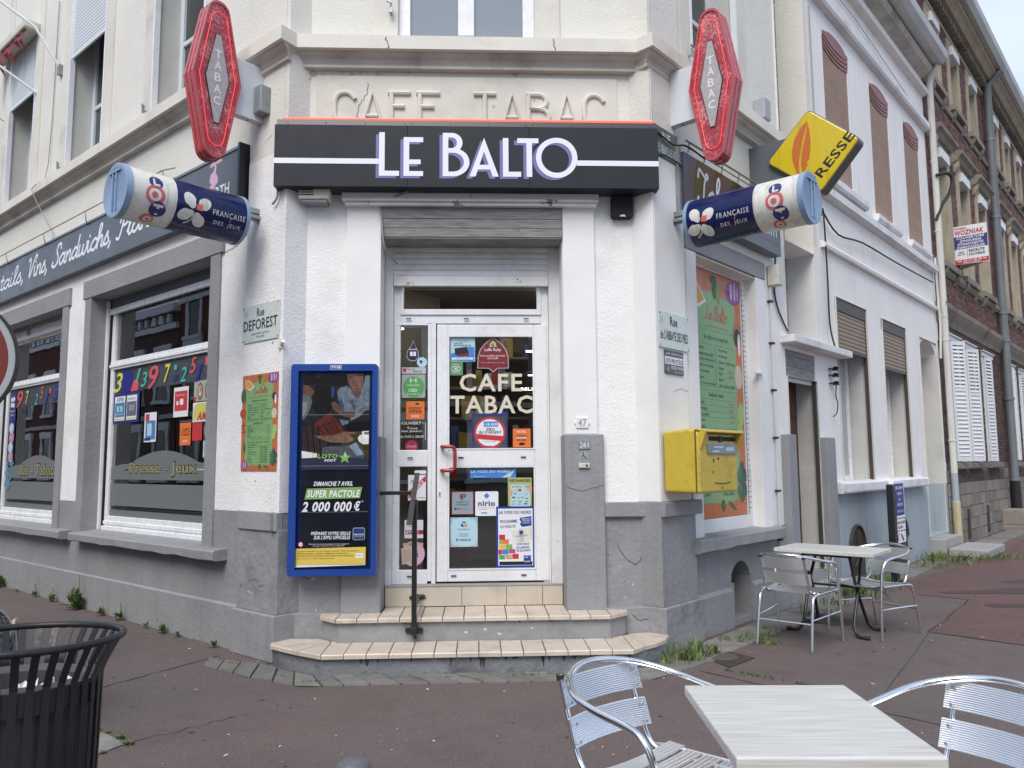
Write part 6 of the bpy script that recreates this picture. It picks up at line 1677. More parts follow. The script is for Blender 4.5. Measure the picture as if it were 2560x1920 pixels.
ssh(t, f18, [(1115, 295), (1120, 260), (1150, 225), (1180, 245), (1195, 295)], M['papery'], 2, 'crest'); ssh(t, f18, [(1130, 290), (1135, 262), (1150, 245), (1165, 262), (1180, 290)], M['sky'], 3, 'crest')
stx(t, f18, 'Leffe Ruby', 1062, 308, 1243, 350, M['paper'], .02, 0, 2); stx(t, f18, 'Une nouvelle rencontre', 1015, 378, 1290, 400, M['paper'], 0); stx(t, f18, 'chez Leffe', 1092, 404, 1212, 428, M['paper'], 0); stx(t, f18, 'Saveurs authentiques et fruits rouges', 1025, 458, 1285, 474, M['pink'], 0)
t = sticker('cbd_sticker', 'small square green CBD sticker left of the door lettering', f18, 668, 450, 822, 602, mat('cbd_green', (.10, .27, .11), .5))
stx(t, f18, 'CBD', 692, 502, 797, 562, M['paper'], .0); stx(t, f18, 'NATURAL', 708, 480, 782, 492, M['paper']); stx(t, f18, 'CANNABIDIOL', 700, 568, 790, 577, M['paper'])
t = sticker('age_limit_notice', 'framed round red notice -18 ANS ZÉRO JEU D’ARGENT below the door lettering', f18, 920, 1015, 1310, 1410, M['inkb'], cat='notice')
ssh(t, f18, rc4(945, 1045, 1292, 1392), M['gdark'], 1)
c = f18(1115, 1220); rr_ = .136
MB(F).disc(c[0], c[1], rr_, ys - .0014, 32).build('ring', M['red'], t); MB(F).disc(c[0], c[1], rr_ * .86, ys - .002, 32).build('disc', M['paper'], t)
ssh(t, f18, [(968, 1232), (1262, 1255), (1258, 1310), (975, 1285)], M['red'], 4.5); ssh(t, f18, rc4(1050, 1100, 1205, 1155), M['sky'], 4.5)
stx(t, f18, '-18 ANS', 1058, 1114, 1198, 1145, M['paper'], .04, 0, 6); stx(t, f18, 'ZÉRO', 1075, 1163, 1168, 1198, M['ink'], .04, 0, 5); stx(t, f18, "JEU D'ARGENT", 992, 1198, 1243, 1240, M['inkb'], .04, 0, 5); stx(t, f18, 'ÉVITEZ', 1068, 1352, 1138, 1375, M['inkb'], .04, 0, 5); stx(t, f18, 'jeu interdit aux mineurs', 1040, 1305, 1180, 1322, M['galv'], 0, 0, 5)
t = sticker('withdrawal_sticker', 'orange cash withdrawal sticker at the lower right of the upper door pane', f18, 1367, 1178, 1560, 1375, M['orange'])
stx(t, f18, 'NICKEL', 1412, 1198, 1512, 1220, M['paper'], .04); stx(t, f18, '3 RETRAITS', 1400, 1246, 1520, 1264, M['ink'], .05); stx(t, f18, 'GRATUITS', 1405, 1267, 1515, 1286, M['paper'], .05); stx(t, f18, 'PAR MOIS', 1410, 1290, 1512, 1308, M['ink'], .05); ssh(t, f18, [(1430, 1340), (1450, 1325), (1495, 1328), (1495, 1352), (1440, 1356)], M['ink'], 2, 'hand')
# sidelight
t = sticker('drop_sticker', 'dark drop-shaped sticker with white outline at the top of the side pane', f18, 200, 240, 340, 450, M['signgrey'], shape=[(278, 220), (300, 280), (335, 345), (340, 400), (310, 440), (270, 450), (225, 435), (202, 395), (215, 330), (255, 280)], yy=.4655)
ssh(t, f18, [(278, 235), (298, 285), (328, 347), (332, 396), (305, 432), (270, 441), (232, 427), (210, 392), (222, 334), (260, 284)], M['navy']); stx(t, f18, 'MENHIR', 235, 312, 318, 328, M['paper'], .02); ssh(t, f18, rc4(242, 345, 272, 392), M['paper'], 2); ssh(t, f18, rc4(278, 345, 308, 392), M['paper'], 2)
t = sticker('round_sticker', 'small round pale blue sticker beside the drop-shaped one', f18, 318, 405, 430, 515, M['cyan'], shape='round', yy=.462); ssh(t, f18, [(345, 440), (380, 440), (375, 470), (355, 475)], M['inkb'], 1)
t = sticker('payment_strip_sticker', 'pale payment strip sticker with red square on the side pane', f18, 155, 515, 417, 582, mat('pale_grey_print', (.45, .49, .49), .5)); ssh(t, f18, rc4(165, 525, 205, 565), M['red'], 1); stx(t, f18, 'Carte SIM /', 215, 527, 305, 543, M['ink'], 0); stx(t, f18, 'Mobile SIM', 280, 550, 370, 566, M['ink'], .03)
t = sticker('round_green_sticker', 'round crumpled green CBD sticker on the side pane', f18, 155, 592, 411, 842, mat('grey_backing', (.33, .36, .36), .5), shape='rr'); MB(F).disc(*[(f18(285, 725))[0], (f18(285, 725))[1]], .091, ys - .0008, 26).build('disc', M['green'], t)
stx(t, f18, 'CBD', 230, 745, 325, 778, M['paper'], .02); stx(t, f18, 'HASCHILL', 210, 698, 350, 716, M['paper'], 0); stx(t, f18, 'En vente ici', 215, 792, 345, 808, M['paper'], 0); stx(t, f18, 'H', 245, 630, 315, 680, M['paper'], -.01)
t = sticker('withdrawal_sticker', 'orange ICI RETRAIT D’ESPÈCES sticker in the middle of the side pane', f18, 205, 880, 403, 1072, M['orange'], shape='rr'); stx(t, f18, 'ICI RETRAIT', 230, 942, 375, 965, M['ink'], .05); stx(t, f18, "D'ESPÈCES", 235, 968, 372, 995, M['ink'], .05); stx(t, f18, 'AVEC LA CARTE NICKEL', 233, 998, 375, 1008, M['ink'], .03); stx(t, f18, 'NICKEL', 262, 1030, 345, 1048, M['paper'], .05); ssh(t, f18, rc4(305, 898, 342, 918), M['ink'], 1)
t = thing('opening_hours_lettering', 'white vinyl opening hours OUVERT Tous les jours on the side pane', 'lettering', F, (1.0, ys, 1.73)); t['_y'] = ys - .001
stx(t, f18, 'OUVERT', 160, 1098, 370, 1128, M['paper'], .01); stx(t, f18, 'Tous', 212, 1155, 328, 1178, M['paper'], .01); stx(t, f18, 'les jours', 158, 1185, 372, 1215, M['paper'], .01); stx(t, f18, 'de 7h00 à 20h00', 140, 1243, 398, 1268, M['paper'], .0)
fr3 = MB(F)
for q in ([(155, 1112), (118, 1112), (118, 1285)], [(378, 1112), (415, 1112), (415, 1290)]): fr3.ribbon([f18(*p) for p in q], .004, ys - .002, smooth=False)
fr3.build('bracket_lines', M['paper'], t)
t = sticker('round_sticker', 'round crimson sticker at the foot of the upper side pane', f18, 195, 1295, 335, 1420, mat('crimson', (.36, .02, .07), .5), shape='round'); stx(t, f18, 'check', 215, 1342, 318, 1372, M['pink'], .02)
# lower panes
t = sticker('newspaper_strip', 'blue LA VOIX DU NORD strip sticker across the lower door pane', f19, 970, 95, 1530, 210, M['sky']); stx(t, f19, 'LA VOIX DU NORD', 975, 118, 1455, 148, M['paper'], .06); stx(t, f19, 'Bienvenue', 1012, 182, 1158, 200, M['cyan'], 0, .2); ssh(t, f19, [(1355, 205), (1530, 98), (1460, 205)], M['cyan'], 1)
t = sticker('payment_sticker', 'pale blue P payment point sticker on the lower door pane', f19, 740, 365, 1015, 650, M['maroon']); ssh(t, f19, rc4(750, 378, 1003, 640), mat('dull_blue', (.26, .33, .36), .5), 1); stx(t, f19, 'P', 862, 400, 922, 475, M['inkb'], .02); ssh(t, f19, [(835, 420), (850, 400), (868, 420), (860, 450), (848, 465)], M['red'], 3); stx(t, f19, 'PAIEMENT DE', 795, 490, 950, 508, M['inkb'], .02); stx(t, f19, 'PROXIMITÉ', 795, 515, 950, 538, M['inkb'], .02); ssh(t, f19, rc4(778, 565, 805, 590), M['inkb'], 3); ssh(t, f19, rc4(820, 565, 845, 590), M['red'], 3); stx(t, f19, 'Direction générale', 855, 567, 930, 577, M['ink'], 0); stx(t, f19, 'des finances publiques', 855, 585, 962, 595, M['ink'], 0)
t = sticker('nirio_sticker', 'white nirio sticker with blue diamond on the lower door pane', f19, 1030, 372, 1312, 665, M['paper'], shape='rr'); ssh(t, f19, [(1133, 425), (1170, 388), (1205, 425), (1170, 462)], M['sky'], 1); stx(t, f19, 'nirio', 1065, 485, 1272, 548, M['inkb'], .05); stx(t, f19, 'Vos services de paiement', 1068, 562, 1262, 574, M['ink'], 0); stx(t, f19, 'du groupe FDJ', 1068, 582, 1175, 594, M['ink'], 0); ssh(t, f19, rc4(1102, 622, 1178, 636), M['sky'], 1)
t = sticker('phone_credit_sticker', 'patterned turquoise and orange En vente ici sticker low on the door', f19, 728, 680, 1058, 1028, M['cyan'])
r_ = random.Random(4); pt = MB(F); pt2 = MB(F)
for i in range(18):
    for j in range(19):
        x, y_ = 740 + i * 18, 692 + j * 18
        d_ = max(abs(x - 893) / 165, abs(y_ - 854) / 174); q_ = ((x - 893) / 160) ** 4 + ((y_ - 854) / 168) ** 4
        if q_ > .92: (pt if y_ < 900 else pt2).poly([f19(x - 7, y_), f19(x, y_ - 7), f19(x + 7, y_), f19(x, y_ + 7)], ys - .0008)
pt.build('pattern', mat('teal_print', (.03, .30, .36), .5), t); pt2.build('pattern', M['orange'], t)
ssh(t, f19, [(862, 735), (895, 725), (925, 740), (895, 755)], M['sky'], 2); ssh(t, f19, [(850, 755), (885, 765), (890, 795), (860, 785)], M['inkb'], 2); ssh(t, f19, [(935, 755), (900, 768), (896, 797), (925, 785)], M['orange'], 2)
stx(t, f19, 'bouygues', 822, 805, 960, 838, M['sky'], -.01); stx(t, f19, 'Recharges', 835, 868, 945, 885, M['ink'], 0); stx(t, f19, 'prépayées', 835, 892, 945, 910, M['ink'], 0); stx(t, f19, 'En vente ici', 798, 928, 977, 960, M['ink'], .03)
t = sticker('recharge_poster', 'yellow-green RECHARGES poster held by cartoon hands on the lower door pane', f19, 1430, 210, 1720, 550, mat('recharge_green', (.42, .43, .13), .5), cat='poster'); stx(t, f19, 'RECHARGES', 1450, 228, 1705, 262, M['ink'], .05); ssh(t, f19, rc4(1460, 292, 1700, 555), M['cyan'], 1); stx(t, f19, 'EN VENTE ICI', 1478, 312, 1600, 328, M['ink'], .03)
for i, (x, y_, m_) in enumerate([(1508, 345, 'papery'), (1555, 345, 'red'), (1500, 395, 'sky'), (1565, 395, 'cyan'), (1635, 400, 'signgrey'), (1480, 440, 'ink'), (1540, 445, 'signgrey'), (1588, 442, 'lime'), (1640, 452, 'sky'), (1482, 488, 'signgrey'), (1560, 490, 'galv'), (1640, 488, 'pinkd'), (1482, 520, 'signgrey'), (1550, 520, 'signgrey'), (1628, 518, 'ink')]): ssh(t, f19, rc4(x, y_, x + 38, y_ + (30 if i < 2 else 14)), M[m_], 2)
ssh(t, f19, [(1620, 308), (1700, 302), (1725, 320), (1722, 380), (1670, 376), (1662, 330)], M['skin2'], 3, 'hand'); ssh(t, f19, [(1440, 370), (1470, 345), (1490, 360), (1480, 420), (1445, 440)], M['skin2'], 3, 'hand')
t = sticker('newspaper_poster', 'blue bordered LA VOIX DU NORD programme de fidélité poster low on the door', f19, 1285, 555, 1755, 1285, M['blue'], cat='poster', yy=.4575); ssh(t, f19, rc4(1308, 580, 1728, 1255), M['paper'], 1)
stx(t, f19, 'LA VOIX DU NORD', 1318, 605, 1712, 645, M['inkb'], .05); stx(t, f19, 'PROGRAMME', 1332, 712, 1540, 752, M['inkb'], .03, 0, 2, 2); stx(t, f19, 'DE FIDÉLITÉ', 1335, 770, 1515, 810, M['inkb'], .03, 0, 2, 2)
ssh(t, f19, [(1575, 690), (1712, 672), (1715, 785), (1600, 800), (1572, 770), (1590, 740), (1568, 715)], M['blue'], 2); stx(t, f19, 'DEMANDEZ ICI', 1595, 695, 1700, 712, M['paper'], .03, 0, 3); stx(t, f19, 'VOTRE CARTE', 1600, 718, 1695, 735, M['paper'], .03, 0, 3); stx(t, f19, 'DE FIDÉLITÉ', 1603, 742, 1690, 758, M['paper'], .03, 0, 3)
ssh(t, f19, [(1470, 840), (1715, 800), (1722, 960), (1490, 1000)], M['lotow'], 2); ssh(t, f19, rc4(1565, 845, 1610, 888), M['blue'], 3); stx(t, f19, 'PROGRAMME DE FIDÉLITÉ', 1510, 895, 1672, 912, M['inkb'], .02, 0, 3, 4)
for i, (s_, a, b) in enumerate((('VOTRE FIDÉLITÉ', 985, 1015), ('RÉCOMPENSÉE', 1025, 1055), ('PAR DES CADEAUX !', 1062, 1092))): stx(t, f19, s_, 1530, a, 1705 - 20 * (i < 2), b, M['inkb'], .03, 0, 3, 3)
for (x0, y_0, x1, y_1, m_) in ((1318, 890, 1392, 950, 'red'), (1320, 952, 1360, 1000, 'lime'), (1362, 945, 1438, 1002, 'lorange'), (1320, 1005, 1395, 1065, 'papery'), (1398, 1005, 1478, 1062, 'lime'), (1310, 1068, 1352, 1125, 'red'), (1355, 1065, 1432, 1122, 'sky'), (1436, 1062, 1515, 1112, 'pinkd'), (1318, 1130, 1388, 1182, 'green'), (1395, 1125, 1475, 1180, 'skin2'), (1478, 1118, 1555, 1178, 'red')): ssh(t, f19, rc4(x0, y_0, x1, y_1), M[m_], 2)
ssh(t, f19, rc4(1320, 1208, 1720, 1250), M['ink'], 2); ssh(t, f19, rc4(1615, 1138, 1702, 1225), M['blue'], 3); stx(t, f19, 'LA VOIX', 1622, 1148, 1672, 1168, M['paper'], .05, 0, 4); stx(t, f19, 'DU NORD', 1622, 1200, 1690, 1218, M['paper'], .05, 0, 4)
t = sticker('licence_sticker', 'white and red Licence IV sticker on the lower side pane', f19, 215, 168, 432, 472, M['paper']); ssh(t, f19, [(218, 365), (430, 175), (430, 245), (220, 455)], M['red'], 1); stx(t, f19, 'IV', 250, 222, 298, 282, M['ink'], 0); stx(t, f19, 'LICENCE', 220, 290, 430, 335, M['paper'], .04, 0, 2, 42); stx(t, f19, 'autorisée', 268, 430, 418, 446, M['ink'], .0)
t = sticker('white_label', 'narrow white label at the top of the lower side pane', f19, 292, 112, 435, 158, M['paper'], shape='rr')
t = sticker('delivery_sticker', 'white sticker with red SYMC band on the lower side pane', f19, 175, 705, 400, 920, M['paper']); ssh(t, f19, rc4(188, 825, 400, 875), mat('crimson', (.36, .02, .07), .5), 1); stx(t, f19, 'SYMC', 195, 832, 345, 866, M['paper'], .06); stx(t, f19, "L'expérience", 195, 748, 305, 764, M['ink'], 0); stx(t, f19, 'commerce', 228, 772, 330, 786, M['ink'], 0)
t = sticker('keno_sticker', 'round pink Keno sticker with a ticket taped over it on the side pane', f19, 140, 955, 420, 1250, M['pink'], shape='round'); ssh(t, f19, rc4(158, 975, 400, 1010), mat('peach', (.58, .38, .26), .5), .5); stx(t, f19, 'KENO', 232, 980, 320, 1006, M['red'], .04); stx(t, f19, '1 GR', 285, 1062, 340, 1085, M['ink'], .02); stx(t, f19, '-1€', 285, 1095, 345, 1140, M['ink'], .05); ssh(t, f19, [(135, 1038), (255, 1022), (272, 1212), (150, 1228)], mat('ticket', (.60, .47, .40), .5), 2); ssh(t, f19, [(155, 1060), (250, 1048), (262, 1190), (165, 1200)], mat('ticket_in', (.50, .37, .31), .5), 3)

# interior things seen through the door
t = thing('lit_shelf', 'dim display shelves with bright strip lights seen through the door', 'shelf', F, (2.4, 2.0, .5))
for z in (2.72, 2.48, 2.25): MB(F).box(2.08, 2.6, 2.0, 2.3, z, z + .012).build('shelf', M['galv'], t)
MB(F).box(2.08, 2.6, 1.99, 2.0, 2.695, 2.715).build('strip_light', M['bright'], t); MB(F).box(2.10, 2.6, 1.99, 2.0, 2.44, 2.455).build('strip_light', M['bright'], t)
MB(F).box(2.12, 2.6, 2.3, 2.32, .5, 2.9).build('back_panel', M['gdark'], t)
MB(F).box(1.98, 2.17, 1.58, 1.6, 2.235, 2.285).build('sign_panel', M['blackm'], t); label_text(t, F, 'RELX', 2.0, 2.15, 2.245, 2.275, 1.575, M['bright'], bold=.04)
bt = MB(F); bt.box(2.262, 2.275, 1.6, 1.61, 1.1, 2.1)
z = 1.05
while z < 2.05: bt.box(2.30, 2.312, 1.6, 1.61, z, z + .08); z += .125
bt.build('strip_light', M['bright'], t)
t = thing('counter', 'pale counter standing inside behind the door glass', 'counter', F, (1.9, 1.6, .5))
MB(F).box(1.45, 2.5, 1.7, 2.1, .55, 1.42).build('body', mat('counter_grey', (.20, .22, .22), .5), t); MB(F).box(1.35, 2.3, 1.5, 2.1, 1.42, 1.47).build('top', mat('counter_top', (.42, .43, .42), .4), t)
for (x, y_, z) in ((.62, 1.9, 2.93), (.70, 2.5, 2.92)):
    t = tag(MB(F).lathe([(0, 0), (.05, 0), (.05, .01)], (x + .12, y_, z), 12).build('ceiling_spot', mat('spot_glow', (1, .95, .85), .5, emit=3), None), 'small lit ceiling spot seen through the side pane, %s one' % ('nearer' if y_ < 2 else 'farther'), 'ceiling light', 'lit ceiling spots inside')
# behind the shop windows
t = tag(MB(L).box(-2.35, -1.35, 1.5, 2.4, 3.17, 3.19).build('ceiling_panel', M['lamp'], None), 'warm lit ceiling panel inside the Presse - Jeux window', 'ceiling light')
t = thing('leafy_plant', 'dark potted plant with spiky leaves inside the Presse - Jeux window', 'plant', L, (-3.35, .75, .9))
lf = MB(L); r_ = random.Random(8)
for i in range(26):
    a = r_.uniform(0, 2 * PI); l = r_.uniform(.25, .5); h = r_.uniform(-.1, .3)
    b = Vector((-3.3 + r_.uniform(-.05, .05), .7, 1.6 + r_.uniform(0, .25))); e = b + Vector((math.cos(a) * l, math.sin(a) * l * .5, h)); mid = (b + e) / 2 + Vector((0, 0, .08)); q = Vector((-math.sin(a), math.cos(a), 0)) * .018
    lf.add([b - q * .5, b + q * .5, mid + q, e, mid - q], [(0, 1, 2, 3, 4)])
lf.build('leaves', mat('indoor_leaf', (.05, .10, .04), .5), t); MB(L).lathe([(.0, 0), (.12, 0), (.16, .35), (.0, .36)], (-3.3, .7, 1.15), 16).build('pot', M['gdark'], t); MB(L).tube([(-3.3, .7, 1.45), (-3.3, .7, 1.75)], .015, 6).build('stem', M['door'], t)
t = thing('display_machine', 'pale grey machine with blue poster standing inside the Presse - Jeux window', 'display', L, (-1.7, .8, .5))
MB(L).box(-2.10, -1.1, .9, 1.3, .5, 1.95).build('body', mat('machine_grey', (.40, .42, .40), .5), t); MB(L).box(-2.55, -1.75, .55, .6, 1.52, 2.10).build('poster', mat('machine_poster', (.10, .17, .20), .4), t); MB(L).box(-2.6, -1.70, .6, .66, 1.48, 2.16).build('poster_frame', M['signgrey'], t)
MB(L).box(-2.9, -1.6, .5, 1.0, 1.42, 1.46).build('shelf', M['signgrey'], t)

# papers and digits in the left shop windows  (L frame, u -> x = -u)
yw = .221
def wpaper(name, label, x0, x1, z0, z1, mt, cat='poster', k=0):
    t = thing(name, label, cat, L, ((x0 + x1) / 2, yw, z0)); t['_y'] = yw - .001 - k * .001
    MB(L).rect(x0, x1, z0, z1, t['_y']).build('sheet', mt, t); return t
def wt(t, s, x0, x1, z0, z1, mt, bold=.02, shear=0, k=1): return label_text(t, L, s, x0, x1, z0, z1, t['_y'] - .0008 * k, mt, bold=bold, shear=shear)
def wr(t, x0, x1, z0, z1, mt, k=1, name='print'): return MB(L).rect(x0, x1, z0, z1, t['_y'] - .0006 * k).build(name, mt, t)
def digits(lst, t):
    for s_, x0, x1, z0, z1, c in lst:
        label_text(t, L, s_, x0, x1, z0, z1, yw - .004, mat('digit_' + c, {'y': (.62, .62, .10), 'r': (.62, .09, .11), 'g': (.07, .42, .34), 'b': (.015, .02, .20)}[c], .5), bold=.02, shear=.25, name='digit')
t = thing('digit_decals', 'band of coloured digit decals across the Presse - Jeux window', 'decal', L, (-2.7, yw, 2.34))
MB(L).poly([(-3.42 + .17 * math.cos(R(q)), 2.45 + .14 * math.sin(R(q))) for q in range(0, 360, 20)], yw - .002).build('blue_disc', mat('digit_b', (.015, .02, .20), .5), t)
MB(L).poly([(-3.30, 2.33), (-3.12, 2.33), (-3.10, 2.42), (-3.22, 2.46)], yw - .003).build('red_square', mat('digit_r', (.62, .09, .11), .5), t)
digits([('3', -3.72, -3.50, 2.34, 2.56, 'y'), ('1', -3.18, -3.06, 2.42, 2.57, 'g'), ('3', -3.05, -2.90, 2.36, 2.52, 'g'), ('9', -2.88, -2.65, 2.32, 2.575, 'r'), ('7', -2.53, -2.39, 2.37, 2.56, 'y'), ('2', -2.18, -2.05, 2.35, 2.50, 'g'), ('5', -1.99, -1.85, 2.42, 2.58, 'r'), ('1', -1.88, -1.74, 2.33, 2.50, 'b'), ('20', -2.34, -2.22, 2.37, 2.44, 'b')], t)
MB(L).poly([(-2.32, 2.49), (-2.26, 2.48), (-2.25, 2.53), (-2.30, 2.54)], yw - .004).build('small_square', mat('digit_g', (.07, .42, .34), .5), t)
MB(L).poly([(-1.69, 2.48), (-1.65, 2.48), (-1.64, 2.56), (-1.69, 2.57)], yw - .004).build('small_square', mat('digit_r', (.6, .1, .1), .5), t)
t = thing('digit_decals', 'band of coloured digit decals across the Bar - Tabac window', 'decal', L, (-6, yw, 2.34))
digits([('9', -6.85, -6.62, 2.33, 2.57, 'r'), ('7', -6.52, -6.41, 2.37, 2.55, 'y'), ('2', -6.17, -6.06, 2.34, 2.49, 'g'), ('5', -5.99, -5.86, 2.41, 2.57, 'r'), ('1', -5.80, -5.68, 2.34, 2.5, 'b'), ('3', -5.55, -5.35, 2.36, 2.57, 'b')], t)
MB(L).poly([(-5.67, 2.46), (-5.61, 2.46), (-5.60, 2.53), (-5.66, 2.53)], yw - .004).build('small_square', mat('digit_r', (.6, .1, .1), .5), t)
t = wpaper('framed_notices', 'blue framed pair of lottery notices inside the Presse - Jeux window', -3.73, -3.07, 1.99, 2.325, M['inkb'])
wr(t, -3.68, -3.42, 2.02, 2.29, M['paper']); wr(t, -3.38, -3.13, 2.02, 2.29, M['paper']); wr(t, -3.67, -3.43, 2.06, 2.22, mat('notice_blue', (.05, .22, .36), .5), 2); wr(t, -3.37, -3.14, 2.06, 2.22, mat('notice_slate', (.12, .14, .19), .5), 2); wr(t, -3.62, -3.48, 2.12, 2.18, M['cyan'], 3); wr(t, -3.31, -3.19, 2.12, 2.18, M['signgrey'], 3); wr(t, -3.67, -3.43, 2.03, 2.045, M['papery'], 2); wr(t, -3.37, -3.14, 2.03, 2.045, M['papery'], 2)
wt(t, 'LOTO', -3.62, -3.46, 2.235, 2.275, M['inkb'], .04, 0, 3); wt(t, '3', -3.57, -3.53, 2.13, 2.17, M['ink'], .02, 0, 5); wt(t, 'MILLIONS €', -3.65, -3.45, 2.08, 2.105, M['cyan'], .03, 0, 4); wt(t, 'EURODREAMS', -3.36, -3.16, 2.24, 2.26, M['galv'], 0, 0, 3); wt(t, '13', -3.27, -3.22, 2.13, 2.17, M['ink'], .02, 0, 5)
t = wpaper('blue_flyer', 'narrow blue and white flyer hanging in the middle of the window', -2.93, -2.66, 1.765, 2.075, M['paper']); wr(t, -2.90, -2.68, 1.79, 1.99, mat('flyer_blue', (.08, .20, .45), .5)); wr(t, -2.91, -2.82, 1.99, 2.06, M['red']); wr(t, -2.86, -2.76, 1.83, 1.96, M['cyan'], 2); wr(t, -2.92, -2.78, 1.78, 1.81, M['inkb'], 2)
t = wpaper('red_notice', 'red and white health notice in the right part of the window', -2.30, -2.00, 2.0, 2.30, M['paper']); wr(t, -2.28, -2.02, 2.06, 2.26, M['red']); wr(t, -2.17, -2.10, 2.12, 2.18, M['paper'], 2); wr(t, -2.24, -2.20, 2.12, 2.16, M['paper'], 2); wt(t, 'BIENTÔT 18 ANS ?', -2.25, -2.06, 2.21, 2.23, M['paper'], 0, 0, 2)
t = wpaper('orange_flyer', 'orange card flyer below the red notice in the window', -2.15, -1.93, 1.715, 1.935, M['orange']); wt(t, '1 COMPTE', -2.12, -1.96, 1.86, 1.88, M['ink'], .05); wt(t, '1 CARTE, 1 RIB', -2.12, -1.95, 1.835, 1.853, M['ink'], .05); wt(t, 'EN 5 MINUTES', -2.12, -1.95, 1.81, 1.828, M['ink'], .05); wt(t, 'NICKEL', -2.08, -1.99, 1.745, 1.765, M['paper'], .05)
t = wpaper('smiling_faces_poster', 'poster of two smiling faces at the right edge of the window', -1.89, -1.55, 2.135, 2.335, mat('grey_print', (.38, .37, .36), .5), k=1)
for cx_, s_, hm in ((-1.77, 1, 'skin2'), (-1.62, 1.1, 'skin2')):
    MB(L).disc(cx_, 2.23, .055 * s_, t['_y'] - .0005, 16, .09 * s_).build('hair', M['tablep'], t); MB(L).disc(cx_, 2.235, .036 * s_, t['_y'] - .001, 16, .062 * s_).build('face', M[hm], t); MB(L).disc(cx_, 2.205, .018, t['_y'] - .0015, 10, .010).build('smile', M['paper'], t)
    for e in (-.014, .014): MB(L).disc(cx_ + e, 2.255, .005, t['_y'] - .0015, 8).build('eye', M['hair'], t)
wr(t, -1.89, -1.84, 2.135, 2.18, M['red'], 1)
t = wpaper('magazine_poster', 'yellow and white poster with red AMI lettering at the window edge', -1.90, -1.55, 1.935, 2.125, M['paper'], k=1); MB(L).poly([(-1.885, 1.945), (-1.885, 2.06), (-1.86, 2.10), (-1.80, 2.115), (-1.55, 2.115), (-1.55, 1.96)], t['_y'] - .0006).build('yellow_field', mat('magazine_yellow', (.60, .55, .12), .5), t); wt(t, 'AMI', -1.81, -1.60, 1.95, 2.03, M['red'], .08, .25, 2)
t = wpaper('red_sheet', 'plain red panel beside a face photo at the lower right of the window', -1.90, -1.71, 1.755, 1.925, M['red'], k=1)
t = wpaper('face_photo', 'narrow photo of a laughing face at the right edge of the window', -1.69, -1.5, 1.76, 1.93, M['hair'], k=1); MB(L).disc(-1.63, 1.85, .045, t['_y'] - .0006, 16, .065).build('face', M['skin'], t); MB(L).disc(-1.63, 1.815, .02, t['_y'] - .0012, 10, .01).build('smile', M['paper'], t)
t = wpaper('small_notice', 'small pale blue notice below the laughing face photo', -1.68, -1.5, 1.59, 1.75, M['cyan'], k=1); wt(t, 'INFO', -1.66, -1.56, 1.66, 1.69, M['sky'])
t = wpaper('loto_banner', 'tall navy Loto banner at the left of the Bar - Tabac window', -7.14, -6.885, 1.55, 2.57, mat('banner_navy', (.015, .02, .16), .4), cat='banner', k=1)
for (x, z, r0_, c) in ((-7.0, 1.95, .085, M['cyan']), (-7.03, 1.85, .095, M['red']), (-6.98, 1.73, .085, M['cyan']), (-7.02, 1.62, .06, M['red'])): pass
for i, (z, c, s_) in enumerate(((2.06, M['cyan'], 'L'), (1.93, M['red'], 'O'), (1.79, M['cyan'], 'T'), (1.66, M['red'], 'O'))):
    MB(L).disc(-7.01 + .02 * (i % 2), z, .085, t['_y'] - .0005 - i * .0003, 20, .07).build('letter_disc', M['paper'], t); MB(L).disc(-7.01 + .02 * (i % 2), z, .075, t['_y'] - .002, 20, .06).build('letter_disc', c if i % 2 == 0 else M['lred'], t); wt(t, s_, -7.04 + .02 * (i % 2), -6.98 + .02 * (i % 2), z - .03, z + .03, M['paper'], .05, 0, 4)
for (dx, dz) in ((-.04, .04), (.04, .045), (-.045, -.035), (.035, -.04)): MB(L).disc(-7.01 + dx, 2.42 + dz, .038, t['_y'] - .001, 14, .034).build('clover_leaf', M['paper'], t)
wt(t, 'FRANÇAISE', -7.09, -6.92, 2.28, 2.31, M['paper'], 0); wt(t, 'DES JEUX', -7.08, -6.93, 2.225, 2.255, M['paper'], 0); MB(L).rect(-6.995, -6.965, 2.42, 2.445, t['_y'] - .002).build('red_square', M['lorange'], t)
t = thing('blue_globe_decal', 'torn blue globe decal under the navy Loto banner', 'decal', L, (-7, yw, 1.2)); bl = MB(L)
for i in range(12): blotch(bl, -7.03 + random.Random(i).uniform(-.14, .14), 1.40 + random.Random(i + 50).uniform(-.18, .18), .07, .06, yw - .0022 - i * .0001, i)
bl.build('decal', mat('globe_blue', (.12, .26, .38), .5, var=.5, vscale=14), t)
# awning box with torn cloth at the far left window
t = thing('torn_awning', 'folded awning box with torn dark red cloth over the far left upper window', 'awning', L, (-6.6, -.1, 7.4))
MB(L).box(-7.45, -5.98, -.22, -.02, 7.42, 7.54).build('awning_box', M['beige'], t, bevel=.02)
r_ = random.Random(2)
for i in range(7):
    x = -7.4 + i * .2; w_ = r_.uniform(.05, .12); h = r_.uniform(.12, .5)
    cl_ = MB(L); cl_.add([(x, -.19, 7.42), (x + w_ * 2, -.17, 7.42), (x + w_ * 1.3, -.21, 7.42 - h * .5), (x + w_, -.15, 7.42 - h), (x + w_ * .4, -.23, 7.42 - h * .6)], [(0, 4, 2, 1), (4, 3, 2)]); cl_.build('torn_cloth', M['awn'], t)
MB(L).tube([(-6.0, -.02, 6.55), (-6.35, -1.0, 7.2)], .016, 6).build('awning_arm', M['upvc'], t); MB(L).tube([(-7.3, -.02, 6.55), (-7.35, -1.0, 7.2)], .016, 6).build('awning_arm', M['upvc'], t)
